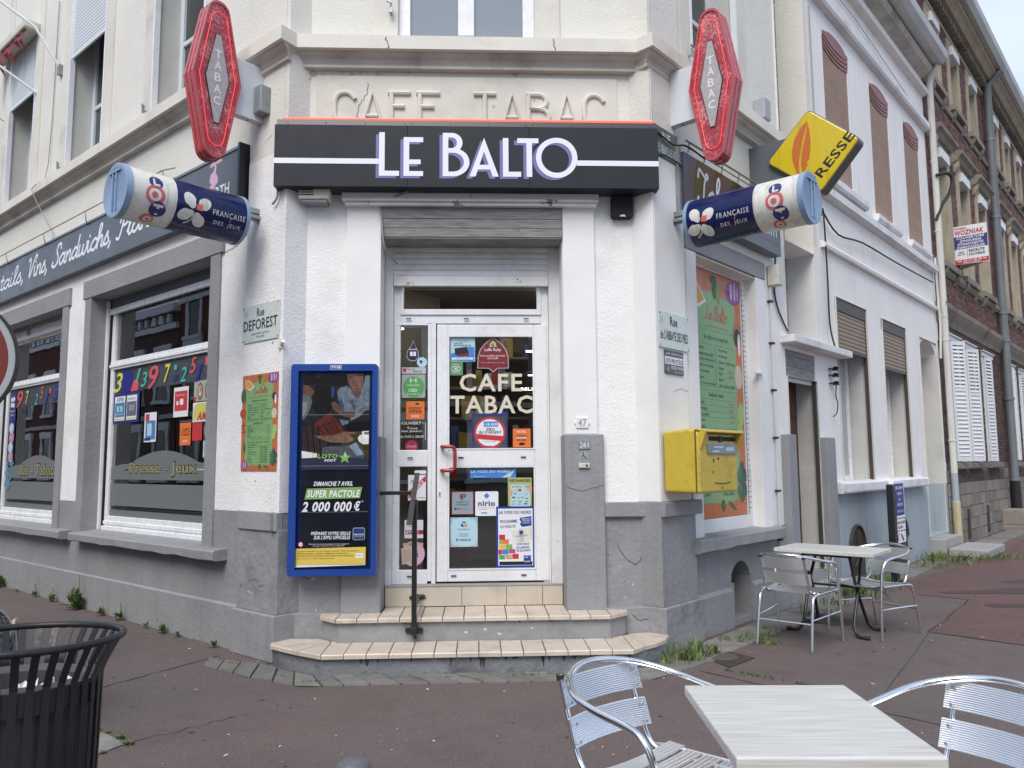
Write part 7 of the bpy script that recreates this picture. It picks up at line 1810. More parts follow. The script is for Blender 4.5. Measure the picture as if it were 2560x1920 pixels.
MB(L).add([(-7.4, -1.0, 7.22), (-7.2, -1.0, 7.2), (-7.25, -.98, 6.95), (-7.3, -1.02, 6.6), (-7.36, -1.0, 6.9)], [(0, 4, 2, 1), (4, 3, 2)]).build('torn_cloth', M['awn'], t)
t = thing('awning_arm', 'white folding awning arm bracketed between two upper left windows', 'awning arm', L, (-5.2, 0, 6.3))
MB(L).tube([(-5.18, -.03, 6.62), (-5.30, -.30, 7.1), (-5.6, -.8, 7.5)], .016, 6).build('arm', M['upvc'], t); MB(L).box(-5.21, -5.15, -.05, .0, 6.52, 6.66).build('bracket', M['galv'], t, bevel=.003)
# ================================================================== RIGHT STREET
# ---- stair bay of the cafe building: glass block strip, canopy door
t = MB(RR); t.box(3.46, 3.798, .33, .36, 2.92, 9.3); t.build('block_bed', M['gjoint'], cafe)
z = 2.95; first = None
while z < 7.6:
    if first is None:
        first = MB(RR).box(3.60, 3.78, .318, .34, z, z + .185).build('glass_block', M['gblock'], cafe, bevel=.008)
        z00 = z
    else:
        c = first.copy(); col.objects.link(c); c.location = first.location + Vector((0, 0, z - z00))
    z += .20
MB(RR).box(3.80, 3.958, -.012, .0, 2.93, 4.0).build('edge_strip', M['white'], cafe)
lining(RR, 2.87, 3.80, 4.001, 9.3, .335, M['cream'], t=.004); lining(RR, 2.87, 3.80, 2.92, 4.0, .335, M['whitesm'], t=.004)
MB(RR).box(2.70, 4.58, -.16, .1, 2.80, 2.885).build('door_canopy', M['whiteold'], cafe, bevel=.01)
for i in range(3): MB(RR).box(2.78, 3.76, .012 + .002 * (i % 2), .05, 2.45 + i * .117, 2.45 + i * .117 + .115).build('plank', M['wood'], cafe, bevel=.002)
MB(RR).box(2.80, 3.72, .03, .07, 2.40, 2.445).build('bottom_bar', M['whiteold'], cafe)
MB(RR).box(3.655, 3.70, -.005, .03, .3, 2.45).build('guide_rail', M['crk'], cafe)
lining(RR, 2.82, 3.70, .28, 2.45, .28, M['reveal'])
sd_ = MB(RR).box(2.82, 3.70, .24, .29, .30, 2.45).build('side_door', M['door'], cafe)
for z in (.45, 1.0, 1.55, 2.05):
    for x in (2.9, 3.3): MB(RR).box(x, x + .30, .225, .24, z, z + .42).build('door_panel', M['door'], sd_, bevel=.012)
MB(RR).box(2.60, 2.815, -.085, .1, 0, 1.80).build('door_post', M['grey'], cafe, bevel=.006)
MB(RR).box(3.72, 4.02, -.085, .1, 0, 1.79).build('door_post', M['grey'], cafe, bevel=.006)
MB(RR).box(2.80, 3.74, -.25, .1, 0, .16).build('door_step', M['greysill'], cafe, bevel=.01)
t = thing('cable_insulators', 'black ceramic insulators with dangling wire beside the canopy door', 'insulator', RR, (4.25, -.03, 2.4))
is_ = MB(RR)
for z in (2.62, 2.54, 2.44): is_.lathe([(0, 0), (.045, 0), (.03, .02), (.045, .03), (.02, .05), (0, .05)], (4.22, -.06, z), 10); is_.tube([(4.22, -.06, z + .02), (4.14, -.01, z + .02)], .012, 5)
is_.build('insulator', M['black'], t); MB(RR).tube(catmull([Vector(p) for p in [(4.22, -.06, 2.45), (4.19, -.06, 2.3), (4.24, -.06, 2.22), (4.22, -.05, 2.1), (4.14, -.03, 2.05)]], 4), .007, 5).build('wire', M['cableb'], t)
cable([(4.03, -.02, 7.3), (4.04, -.02, 5.6), (4.03, -.03, 4.9)], .008, RR, 'black_cable', 'black cable running down the joint between the cream and white houses')
cable([(4.08, -.03, 4.55), (4.10, -.05, 4.6), (4.16, -.04, 3.8), (4.16, -.04, 3.2), (4.12, -.10, 2.90)], .012, RR, 'black_cable', 'thick black cable hanging down to the door canopy', mt=M['cableb'])
cable([(4.08, -.04, 4.62), (4.6, -.05, 4.42), (5.6, -.05, 4.52), (7.2, -.05, 4.55), (9.4, -.05, 4.62)], .012, RR, 'black_cable', 'black cable sagging across the white house between floors', mt=M['cableb'])
cable([(4.3, -.02, 7.9), (6.0, -.02, 7.95), (9.5, -.03, 7.65)], .006, RR, 'thin_wire', 'thin wire stapled under the cornice of the white house', mt=M['cable'])

# ---- white house
wh = thing('white_house', 'white painted two storey house with brown roller shutters and pale blue base', 'building', RR, (3.96, 0, 0))
WT = 8.75
wlo = [(4.49, 5.70, 1.25, 3.60, .36), (6.41, 7.62, 1.25, 3.58, .36), (8.40, 9.50, .30, 3.55, .36)]
wup = [(4.52, 5.52, 5.14, 7.28, .36), (6.48, 7.42, 5.14, 7.28, .36), (8.28, 9.22, 5.14, 7.28, .36)]
wv = [(4.75, 5.25, .12, .66, .3), (6.55, 7.15, .12, .66, .3)]
wv = [(4.60, 5.12, .05, .42, .25), (6.55, 7.08, .05, .42, .25)]
wall_faces(RR, 3.962, 9.74, 0, 1.12, wlo + wv, .004).build('wall', M['bluewash'], wh, label='pale blue base wall')
wall_faces(RR, 3.962, 9.74, 1.12, WT, wlo + wup, .004).build('wall', M['white2'], wh)
for i, (a, b, c, d, _) in enumerate(wlo):
    lining(RR, a, b, c, d if i < 2 else d, .34, M['reveal'], wh)
    if i == 2:
        MB(RR).box(a, b, .30, .36, 1.15, d).build('alcove_wall', M['reveal'], wh); MB(RR).box(a, b, .295, .36, .30, 1.15).build('alcove_wall', M['bluewash'], wh)
        MB(RR).box(a, a + .006, -.0, .3, .3, 1.12).build('alcove_wall', M['bluewash'], wh); MB(RR).box(b - .006, b, -.0, .3, .3, 1.12).build('alcove_wall', M['bluewash'], wh)
        s_ = MB(RR)
        for h in (arc(8.95, 3.30, .55, 0, 90, 6, .25) + [(9.5, 3.56)], arc(8.95, 3.30, .55, 90, 180, 6, .25) + [(8.40, 3.56)]): s_.prism(h, .0045, .3)
        s_.build('arch', M['white2'], wh, recalc=True)
        MB(RR).box(a - .02, b + .03, -.22, .3, 0, .27).build('door_step', M['greysill'], wh, bevel=.015)
    else:
        casement(RR, a + .02, b - .02, c, d - .1, .26, fwid=.07, parent=wh, gm=M['curtain'], mull=((a + b) / 2,), mw=.08)
        MB(RR).box(a, b, -.005, .06, d - .165, d).build('shutter_box', M['umber'], wh)
        z0 = 2.955 if i == 0 else 2.875
        n0 = len(bpy.data.objects)
        roller(RR, a + .04, b - .04, z0, d - .165, .01, .052, M['taupe'], wh, guide=1.26, bar=M['umber'])
for i, (a, b, c, d, _) in enumerate(wup):
    p_ = MB(RR); p_.box(a, b, .02, .06, c, d - .25).build('shutter_core', M['brown'], wh)
    z = c + .01; first = None
    s_ = MB(RR)
    while z < d - .30:
        s_.add([(a + .03, .018, z), (b - .03, .018, z), (b - .03, .008, z + .022), (a + .03, .008, z + .022), (b - .03, .018, z + .042), (a + .03, .018, z + .042)], [(0, 1, 2, 3), (3, 2, 4, 5)]); z += .044
    s_.build('shutter_slats', M['brown'], wh, kind='stuff')
    n = 12; cx_ = (a + b) / 2; rz = .16
    v = MB(RR)
    for k in range(4):
        zz0, zz1 = d - .30 + k * .058, d - .30 + k * .058 + .054
        def top(x): return d - .16 + rz * math.sqrt(max(0, 1 - ((x - cx_) / ((b - a) / 2)) ** 2)) ** 1
        xs_ = [a + .01 + (b - a - .02) * j / n for j in range(n + 1)]
        off = lambda x: -.07 * (1 - ((x - cx_) / ((b - a) / 2)) ** 2)
        v.add([(x, .0 - k * .004, zz0 + off(x)) for x in xs_] + [(x, .006 - k * .004, (zz1 + off(x)) if k < 3 else max(zz1 + off(x), top(x))) for x in xs_], [(j, j + 1, n + 2 + j, n + 1 + j) for j in range(n)])
    v.build('curved_valance', M['maroons'], wh)
    s_ = MB(RR)
    P_ = [(a - .001, d + .001)] + [(a + (b - a) * j / 12, d - .16 + rz * math.sqrt(max(0, 1 - ((j / 12 - .5) * 2) ** 2))) for j in range(13)] + [(b + .001, d + .001)]
    for j in range(1, 13): s_.add([(P_[j][0], .004, P_[j][1]), (P_[j + 1][0], .004, P_[j + 1][1]), (P_[j + 1][0], .004, d + .002), (P_[j][0], .004, d + .002)], [(0, 1, 2, 3)]); s_.add([(P_[j][0], .004, P_[j][1]), (P_[j + 1][0], .004, P_[j + 1][1]), (P_[j + 1][0], .06, P_[j + 1][1]), (P_[j][0], .06, P_[j][1])], [(0, 1, 2, 3)])
    s_.build('arch', M['white2'], wh)
    MB(RR).box(b - .03, b - .005, -.0, .03, c, d - .30).build('guide_rail', M['upvc'], wh)
def course(x0, x1, prof, mt, parent, name='string_course', fr=RR):
    MB(fr).prism(prof, x0, x1, 'yz').build(name, mt, parent, recalc=True)
course(4.17, 8.10, [(.05, 1.12), (-.10, 1.12), (-.11, 1.14), (-.11, 1.235), (-.09, 1.25), (.05, 1.27)], M['whiteold'], wh, 'sill')
course(4.10, 9.70, [(.01, 4.16), (-.05, 4.16), (-.06, 4.20), (-.05, 4.22), (.01, 4.26)], M['white2'], wh)
course(4.12, 9.70, [(.01, 4.83), (-.05, 4.83), (-.09, 4.86), (-.09, 4.96), (.01, 5.02)], M['whiteold'], wh)
course(4.35, 5.75, [(.01, 5.00), (-.10, 5.00), (-.12, 5.04), (-.12, 5.12), (.01, 5.14)], M['whiteold'], wh, 'sill')
course(6.35, 7.55, [(.01, 5.02), (-.06, 5.02), (-.08, 5.06), (-.08, 5.12), (.01, 5.14)], M['whiteold'], wh, 'sill')
course(8.15, 9.40, [(.01, 5.02), (-.06, 5.02), (-.08, 5.06), (-.08, 5.12), (.01, 5.14)], M['whiteold'], wh, 'sill')
course(3.97, 9.70, [(.01, 7.46), (-.08, 7.48), (-.10, 7.52), (-.10, 7.60), (-.07, 7.62), (.01, 7.64)], M['whiteold'], wh)
course(3.97, 9.74, [(.01, 8.15), (-.10, 8.17), (-.12, 8.22), (-.08, 8.26), (.01, 8.28)], M['white2'], wh)
course(3.97, 9.78, [(.01, 8.50), (-.16, 8.56), (-.20, 8.62), (-.20, 8.66), (.01, 8.70)], M['stain'], wh, 'cornice')
course(3.97, 9.85, [(.01, 8.70), (-.34, 8.70), (-.42, 8.78), (-.44, 8.90), (-.40, 8.92), (.01, 8.92)], M['guttr'], wh, 'gutter')
MB(RR).prism([(-.40, 8.90), (3.5, 12.2), (7.5, 8.9), (7.5, 8.6), (-.2, 8.75)], 3.97, 9.74, 'yz').build('roof', M['zinc'], wh, recalc=True)
# iron cellar doors and their arches
for (a, b) in ((4.60, 5.12), (6.55, 7.08)):
    cx_ = (a + b) / 2; P_ = [(a, .04), (b, .04)] + arc(cx_, .42, (b - a) / 2, 0, 180, 10)
    v = MB(RR).prism(P_, -.012, .02, 'xz').build('cellar_door', M['iron'], wh, recalc=True)
    o_ = MB(RR); A = arc(cx_, .42, (b - a) / 2 + .02, 0, 180, 10); o_.tube([(p[0], -.015, p[1]) for p in A], .022, 6); o_.tube([(cx_ - .02, -.03, .1), (cx_, -.03, .64)], .012, 5); o_.tube([(a + .05, -.03, .2), (b - .05, -.03, .42)], .014, 5)
    o_.build('door_bar', M['iron'], wh)
# letter box, bell in the alcove
MB(RR).box(8.80, 9.20, .255, .30, 1.62, 2.08).build('letter_box', M['zinc'], wh, bevel=.006); MB(RR).box(8.98, 9.12, .25, .256, 1.74, 1.80).build('name_card', M['paper'], wh)
MB(RR).box(8.86, 9.05, .265, .30, 2.12, 2.24).build('door_bell', M['beige'], wh, bevel=.008)
# drain pipe between houses
t = thing('downpipe', 'cream downpipe with blue and rusty foot between white house and brick house', 'drainpipe', RR, (9.78, -.1, 0))
MB(RR).tube([(9.72, -.30, 8.66), (9.76, -.16, 8.5), (9.78, -.12, 8.35), (9.79, -.11, 1.30)], .055, 12).build('pipe', M['pipew'], t, smooth=True)
MB(RR).tube([(9.79, -.11, 1.30), (9.79, -.11, .78)], .056, 12).build('pipe', M['bluewash'], t, smooth=True)
MB(RR).tube([(9.79, -.11, .80), (9.80, -.11, .01)], .068, 12).build('pipe_foot', M['rustpipe'], t, smooth=True)
for z in (6.9, 5.6, 4.05, 3.62, 1.85, .78): MB(RR).lathe([(.058, 0), (.066, 0), (.066, .03), (.058, .03)], (9.79, -.11, z), 12).build('pipe_collar', M['pipew'], t)
cable([(9.62, -.06, 5.1), (9.63, -.07, 4.3), (9.66, -.07, 3.9), (9.63, -.05, 3.3)], .02, RR, 'cable_bundle', 'pale cables running down beside the cream downpipe', mt=M['pipew'])
cable([(9.7, -.15, 6.62), (9.85, -.3, 6.66), (9.95, -.35, 6.55), (9.9, -.3, 6.3), (9.8, -.2, 6.1), (9.72, -.1, 5.8)], .03, RR, 'cable_coil', 'coil of black cable strapped to the cream downpipe', mt=M['cableb'])

# ---- brick houses
def bricks(fr, x0, x1, z0, z1, holes, y, mt, parent, seed, bw=.225, bh=.07):
    r_ = random.Random(seed); mb = MB(fr); row = 0; z = z0
    while z + bh <= z1 + .01:
        x = x0 - (bw / 2 if row % 2 else 0)
        while x < x1:
            a, b = max(x, x0), min(x + bw - .012, x1); cz_ = z + bh / 2
            if b - a > .03:
                segs = [(a, b)]
                for h in holes:
                    if h[2] - .01 < cz_ < h[3] + .01:
                        ns = []
                        for (p, q) in segs:
                            if q <= h[0] or p >= h[1]: ns.append((p, q))
                            else:
                                if p < h[0] - .02: ns.append((p, h[0]))
                                if q > h[1] + .02: ns.append((h[1], q))
                        segs = ns
                for (p, q) in segs:
                    d = r_.uniform(-.004, .003); zz = z + bh - .012
                    mb.add([(p, y - .008 + d, z), (q, y - .008 + d, z), (q, y - .008 + d, zz), (p, y - .008 + d, zz), (p, y + .004, z), (q, y + .004, z), (q, y + .004, zz), (p, y + .004, zz)],
                           [(0, 1, 2, 3), (0, 4, 5, 1), (1, 5, 6, 2), (2, 6, 7, 3), (3, 7, 4, 0)])
            x += bw
        z += bh; row += 1
    return mb.build('bricks', mt, parent, kind='stuff')
def stones(fr, x0, x1, z0, z1, y, parent, seed, rows=4, w0=.28, w1=.5, skip=()):
    r_ = random.Random(seed); h = (z1 - z0) / rows
    for i in range(rows):
        x = x0
        while x < x1 - .05:
            w_ = min(r_.uniform(w0, w1), x1 - x)
            if x1 - (x + w_) < .12: w_ = x1 - x
            a, b, c, d = x + .006, x + w_ - .006, z0 + i * h + .006, z0 + (i + 1) * h - .006
            if not any(s_[0] < (a + b) / 2 < s_[1] and s_[2] < (c + d) / 2 < s_[3] for s_ in skip):
                j = lambda: r_.uniform(-.008, .008)
                dd = r_.uniform(.012, .03)
                MB(fr).add([(a + j(), y - dd, c + j()), (b + j(), y - dd, c + j()), (b + j(), y - dd, d + j()), (a + j(), y - dd, d + j()), (a, y, c), (b, y, c), (b, y, d), (a, y, d)],
                           [(0, 1, 2, 3), (0, 4, 5, 1), (1, 5, 6, 2), (2, 6, 7, 3), (3, 7, 4, 0)]).build('stone', M['stone'], parent)
            x += w_
def brick_house(name, label, x0, x1, gw, uw, tw, seed, first=False):
    h = thing(name, label, 'building', RR, (x0, 0, 0))
    TOPZ = 10.75
    gh = [(a, b, 1.48, 3.72, .3) for a, b in gw]; uh = [(a, b, 5.22, 7.42, .3) for a, b in uw]; th = [(a, b, 8.78, 10.12, .3) for a, b in tw]
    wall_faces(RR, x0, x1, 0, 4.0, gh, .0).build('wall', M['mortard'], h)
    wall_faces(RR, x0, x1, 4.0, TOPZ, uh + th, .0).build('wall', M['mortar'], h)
    gh_ = [(a - .10, b + .10, 1.3, 3.84) for a, b in gw]; uh_ = [(a - .22, b + .22, 5.0, 7.7) for a, b in uw]; th_ = [(a - .20, b + .20, 8.6, 10.30) for a, b in tw]
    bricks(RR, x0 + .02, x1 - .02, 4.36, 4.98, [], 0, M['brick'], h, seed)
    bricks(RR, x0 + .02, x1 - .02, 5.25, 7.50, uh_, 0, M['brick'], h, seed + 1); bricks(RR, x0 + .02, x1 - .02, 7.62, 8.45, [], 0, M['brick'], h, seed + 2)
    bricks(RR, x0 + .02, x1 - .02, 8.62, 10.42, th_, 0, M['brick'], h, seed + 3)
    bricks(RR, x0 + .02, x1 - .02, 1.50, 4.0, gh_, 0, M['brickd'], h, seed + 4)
    bricks(RR, x0 + .55, x1 - .55, 1.12, 1.34, [], 0, M['brickd'], h, seed + 5)
    stones(RR, x0 + .02, x1 - .02, .0, 1.11, 0, h, seed, 5 if first else 4)
    for a, b in ((x0 + .02, x0 + .5), (x1 - .5, x1 - .02)): stones(RR, a, b, 1.12, 1.34, 0, h, seed + 9, 1, .2, .25)
    for a, b in gw:
        course(a - .16, b + .16, [(.02, 1.36), (-.10, 1.36), (-.11, 1.38), (-.11, 1.46), (.02, 1.49)], M['stone'], h, 'sill')
        s_ = MB(RR); s_.box(a - .09, a, -.03, .05, 1.49, 3.72); s_.box(b, b + .09, -.03, .05, 1.49, 3.72); s_.box(a - .11, b + .11, -.05, .05, 3.721, 3.81); s_.box(a - .13, b + .13, -.08, .05, 3.811, 3.84); s_.build('surround', M['louvre'], h, bevel=.005)
        casement(RR, a, b, 1.49, 3.72, .2, fwid=.07, parent=h, gm=M['dglass'], mull=((a + b) / 2,), mw=.08)
    for (ws, z0, z1, hb) in ((uw, 5.22, 7.42, .24), (tw, 8.78, 10.12, .2)):
        for a, b in ws:
            s_ = MB(RR)
            s_.box(a - .21, a - .001, -.04, .05, z0 - .1, z1 + .001); s_.box(b + .001, b + .21, -.04, .05, z0 - .1, z1 + .001); s_.box(a - .21, b + .21, -.045, .05, z1 + .002, z1 + hb)
            s_.build('surround', M['sand'], h, bevel=.008)
            lining(RR, a, b, z0, z1, .28, M['sand'], h)
            casement(RR, a + .02, b - .02, z0, z1, .18, fwid=.06, parent=h, gm=M['dglass'], mull=((a + b) / 2,), mw=.07)
            MB(RR).box(a + .01, b - .01, -.10, .12, z1 - .20, z1 - .01).build('shutter_box', M['upvc'], h, bevel=.006)
            MB(RR).box(a - .26, b + .26, -.13, .05, z0 - .16, z0 - .03).build('sill', M['sandd'], h, bevel=.012)
            for xx in (a - .12, b + .12):
                MB(RR).prism([(.02, z0 - .16), (-.12, z0 - .16), (-.10, z0 - .24), (-.03, z0 - .36), (.02, z0 - .38)], xx - .08, xx + .08, 'yz').build('corbel', M['sandd'], h, recalc=True)
        if ws is uw:
            for a, b in ws:
                course(a - .36, b + .36, [(.02, 7.52), (-.10, 7.56), (-.14, 7.64), (-.20, 7.68), (-.21, 7.74), (.02, 7.80)], M['sandd'], h, 'window_hood')
                for xx in (a - .26, b + .26): MB(RR).prism([(.02, 7.55), (-.12, 7.55), (-.10, 7.45), (-.04, 7.34), (.02, 7.32)], xx - .07, xx + .07, 'yz').build('corbel', M['sand'], h, recalc=True)
    course(x0, x1, [(.02, 3.98), (-.03, 3.98), (-.06, 4.06), (-.12, 4.16), (-.16, 4.24), (-.17, 4.32), (.02, 4.36)], M['sandd'], h, 'cornice')
    course(x0, x1, [(.02, 4.94), (-.04, 4.94), (-.08, 5.0), (-.08, 5.08), (-.05, 5.12), (.02, 5.14)], M['sandd'], h)
    course(x0, x1, [(.02, 8.46), (-.05, 8.46), (-.07, 8.52), (-.05, 8.58), (.02, 8.60)], M['sandd'], h)
    course(x0, x1, [(.02, 10.22), (-.06, 10.24), (-.06, 10.30), (.02, 10.32)], M['sand'], h)
    dn = None; x = x0 + .1
    while x < x1 - .05:
        if dn is None: dn = MB(RR).box(x, x + .10, -.16, .02, 10.44, 10.58).build('dentil', M['sandd'], h); xd = x
        else:
            c = dn.copy(); col.objects.link(c); d_ = (BASE[h.name] @ (RR.m @ Vector((x, 0, 0)))) - (BASE[h.name] @ (RR.m @ Vector((xd, 0, 0)))); c.location = dn.location + d_
        x += .22
    course(x0, x1, [(.02, 10.58), (-.22, 10.58), (-.30, 10.66), (-.36, 10.70), (-.36, 10.76), (.02, 10.80)], M['sand'], h, 'cornice')
    course(x0, x1, [(.02, 10.78), (-.46, 10.78), (-.54, 10.88), (-.56, 11.02), (-.52, 11.04), (.02, 11.04)], M['guttr'], h, 'gutter')
    MB(RR).prism([(-.5, 11.02), (3.5, 14.0), (7.5, 11.0), (7.5, 10.6), (0, 10.7)], x0, x1, 'yz').build('roof', M['zinc'], h, recalc=True)
    return h
bh1 = brick_house('brick_house', 'red brick house with sandstone surrounds and white louvred shutters', 9.75, 15.53, [(10.30, 11.12), (11.64, 12.5), (13.42, 14.3)], [(10.45, 11.15), (12.2, 12.95), (14.0, 14.75)], [(10.4, 11.05), (12.1, 12.75), (13.85, 14.5)], 10, True)
bh2 = brick_house('brick_house', 'second red brick house farther along, beyond the grey downpipe', 15.535, 23.56, [(16.2, 17.0), (17.95, 18.75), (19.8, 20.6), (21.7, 22.5)], [(16.3, 17.0), (18.05, 18.75), (19.95, 20.65), (21.8, 22.5)], [(16.5, 17.1), (18.1, 18.7), (19.9, 20.5), (21.8, 22.4)], 30)
bh3 = brick_house('brick_house', 'farthest red brick house at the edge of the picture', 23.565, 31.4, [(24.2, 25.0), (26.0, 26.8), (27.8, 28.6), (29.7, 30.5)], [(24.3, 25.0), (26.1, 26.8), (27.9, 28.6), (29.8, 30.5)], [(24.3, 24.9), (26.1, 26.7), (27.9, 28.5), (29.8, 30.4)], 50)
def shutter_leaf(h, hinge_x, z0, z1, w, ang, side, fr=RR, nm='louvre_shutter', y_=-.05):
    """louvred shutter leaf hinged at (hinge_x, -.05); opens outward by ang degrees from the wall plane; slats are its sub-parts"""
    a = R(ang)
    dx, dy = (math.cos(a) * side, -math.sin(a)); nx, ny = (-dy * side, dx * side) if False else (-dy, dx)
    def P(s_, t_, z): return (hinge_x + dx * s_ + nx * t_, y_ + dy * s_ + ny * t_, z)
    def bx(mb, s0, s1, t0, t1, a0, a1):
        mb.add([P(s0, t0, a0), P(s1, t0, a0), P(s1, t1, a0), P(s0, t1, a0), P(s0, t0, a1), P(s1, t0, a1), P(s1, t1, a1), P(s0, t1, a1)], [(0, 3, 2, 1), (4, 5, 6, 7), (0, 1, 5, 4), (1, 2, 6, 5), (2, 3, 7, 6), (3, 0, 4, 7)])
    f = MB(fr); bx(f, 0, .055, 0, .035, z0, z1); bx(f, w - .055, w, 0, .035, z0, z1)
    zm = z0 + (z1 - z0) * .58
    for c, d in ((z0, z0 + .08), (zm, zm + .06), (z1 - .07, z1)): bx(f, .055, w - .055, .002, .033, c, d)
    bx(f, .05, w - .05, .014, .018, z0 + .05, zm)
    o = f.build(nm, M['louvre'], h, recalc=True)
    for (c, d, k) in ((z0 + .085, zm - .005, 16), (zm + .065, z1 - .075, 11)):
        st_ = (d - c) / k
        for i in range(k):
            s_ = MB(fr); zz = c + i * st_
            s_.add([P(.05, .002, zz), P(w - .05, .002, zz), P(w - .05, .030, zz + st_ * .75), P(.05, .030, zz + st_ * .75), P(.05, -.004, zz + .006), P(w - .05, -.004, zz + .006), P(w - .05, .024, zz + st_ * .75 + .006), P(.05, .024, zz + st_ * .75 + .006)],
                   [(0, 1, 2, 3), (7, 6, 5, 4), (0, 4, 5, 1), (3, 2, 6, 7)]).build('slat', M['louvre'], o)
    return o
shutter_leaf(bh1, 10.40, 1.50, 3.70, .36, 30, 1); shutter_leaf(bh1, 11.70, 1.50, 3.70, .37, 24, 1)
shutter_leaf(bh1, 13.44, 1.50, 3.70, .34, 13, 1)
for (a, b) in ((16.2, 17.0), (17.95, 18.75), (19.8, 20.6)):
    shutter_leaf(bh2, a, 1.52, 3.70, .40, 4, 1); shutter_leaf(bh2, b, 1.52, 3.70, .40, 4, -1)
# stone stoops and vents of the first brick house
for x in (11.0, 12.75): MB(RR).box(x, x + .10, -.06, .0, .08, .62).build('iron_bar', M['iron'], bh1, bevel=.01)
MB(RR).box(14.35, 15.4, -.5, .0, 0, .12).build('door_step', M['stone'], bh1, bevel=.02); MB(RR).box(14.4, 15.1, -.42, .0, .12, .45).build('stone_block', M['stone'], bh1, bevel=.02)
# grey downpipe
t = thing('downpipe', 'grey zinc downpipe with black cast iron foot between the two brick houses', 'drainpipe', RR, (15.5, -.12, 0))
MB(RR).tube([(15.48, -.45, 10.75), (15.48, -.14, 10.45), (15.50, -.13, 1.06)], .09, 12).build('pipe', M['zinc'], t, smooth=True)
MB(RR).tube([(15.50, -.13, 1.06), (15.50, -.13, .02)], .11, 12).build('pipe_foot', M['black'], t, smooth=True)
for z in (9.1, 7.2, 4.9, 4.25, 2.9, 1.05): MB(RR).lathe([(.092, 0), (.115, 0), (.115, .05), (.092, .05)], (15.5, -.13, z), 12).build('pipe_collar', M['zinc'], t)
# stone stoop slab on the pavement
t = MB(W); a = [(7.00, 12.60), (7.41, 13.87), (8.53, 14.70), (8.30, 13.3)]
q = [RR(9.0, -.55, 0), RR(9.0, -.0, 0)]
st_ = MB(RR).box(8.45, 9.75, -.80, -.24, 0, .13).build('stoop_slab', M['greysill'], None, bevel=.02); tag(st_, 'worn grey stone slab on the pavement before the alcove door', 'step')
# roofer's board
t = thing('roofer_board', 'white red and blue roofer advertising board fixed high on the brick house', 'sign', PR, (.3, 11.4, 5.3))
Y = 11.4
MB(PR).add([(.02, Y, 5.31), (.60, Y, 5.30), (.58, Y, 6.06), (.02, Y, 6.07), (.02, Y + .02, 5.31), (.60, Y + .02, 5.30), (.58, Y + .02, 6.06), (.02, Y + .02, 6.07)], [(0, 1, 2, 3), (7, 6, 5, 4), (0, 4, 5, 1), (1, 5, 6, 2), (2, 6, 7, 3), (3, 7, 4, 0)]).build('board', M['paper'], t)
MB(PR).prism([(.60, Y), (.60, Y + .02), (.02, Y + .5), (.02, Y + .48)], 5.31, 6.06, 'xy').build('board', M['paper'], t, recalc=True)
MB(PR).rect(.022, .595, 5.61, 5.86, Y - .002).build('blue_band', mat('board_blue', (.035, .04, .20), .5), t); MB(PR).rect(.022, .598, 5.312, 5.40, Y - .002).build('red_band', M['red'], t)
for s_, a, b, c, d, m_ in (('THOMAS', .04, .25, 6.0, 6.04, 'red'), ('WOZNIAK', .05, .54, 5.885, 5.985, 'red'), ('COUVERTURE', .07, .55, 5.80, 5.85, 'paper'), ('ZINGUERIE', .12, .50, 5.74, 5.785, 'paper'), ('ETANCHEITE', .09, .53, 5.675, 5.725, 'paper'), ('DEMOUSSAGE', .07, .55, 5.615, 5.66, 'paper'), ('RECRUTE', .27, .54, 5.53, 5.585, 'ink'), ('COUVREUR', .27, .54, 5.46, 5.51, 'ink'), ('DEVIS', .10, .19, 5.53, 5.56, 'ink'), ('GRATUIT', .08, .21, 5.49, 5.515, 'ink'), ('Tél. 03 27 98 58 26', .06, .56, 5.355, 5.39, 'paper'), ('59553 CUINCY', .16, .46, 5.318, 5.345, 'paper')):
    label_text(t, PR, s_, a, b, c, d, Y - .004, M[m_], bold=.05, shear=.15)
MB(PR).box(.245, .25, Y - .004, Y - .002, 5.44, 5.59).build('divider', M['ink'], t)
MB(PR).tube([(-.05, Y + .04, 5.9), (.1, Y + .04, 5.9)], .02, 6).build('bracket', M['zinc'], t)
# ---- delivery bay sign on its post
t = thing('delivery_bay_sign', 'dark sign post with blue delivery bay panel and two white panels below', 'road sign', RR, (5.0, -.45, 0))
MB(RR).box(4.86, 4.98, -.46, -.38, 0, 1.22).build('post', M['black'], t, bevel=.01)
MB(RR).prism(rrect(5.02, 5.47, .79, 1.255, .03), -.425, -.37, 'xz').build('panel', M['lwhite'], t, recalc=True)
MB(RR).prism(rrect(5.055, 5.435, .825, 1.225, .01), -.429, -.42, 'xz').build('blue_field', M['roadblue'], t, recalc=True)
for s_, a, b, z in (('EMPLACEMENT', 5.08, 5.41, 1.15), ('RÉSERVÉ', 5.14, 5.34, 1.08), ('AUX', 5.20, 5.28, 1.005), ('LIVRAISONS', 5.12, 5.37, .94), ('DE 7h À 17h', 5.11, 5.38, .86)): label_text(t, RR, s_, a, b, z, z + .04, -.4305, M['lwhite'], bold=.02)
MB(RR).prism(rrect(5.0, 5.46, .635, .775, .015), -.425, -.37, 'xz').build('panel', M['lwhite'], t, recalc=True); label_text(t, RR, 'DU LUNDI AU VENDREDI', 5.02, 5.44, .715, .75, -.427, M['ink'], bold=.02); label_text(t, RR, 'SEULEMENT', 5.12, 5.34, .66, .69, -.427, M['ink'], bold=.02)
MB(RR).prism(rrect(4.99, 5.45, .48, .62, .015), -.425, -.37, 'xz').build('panel', M['lwhite'], t, recalc=True)
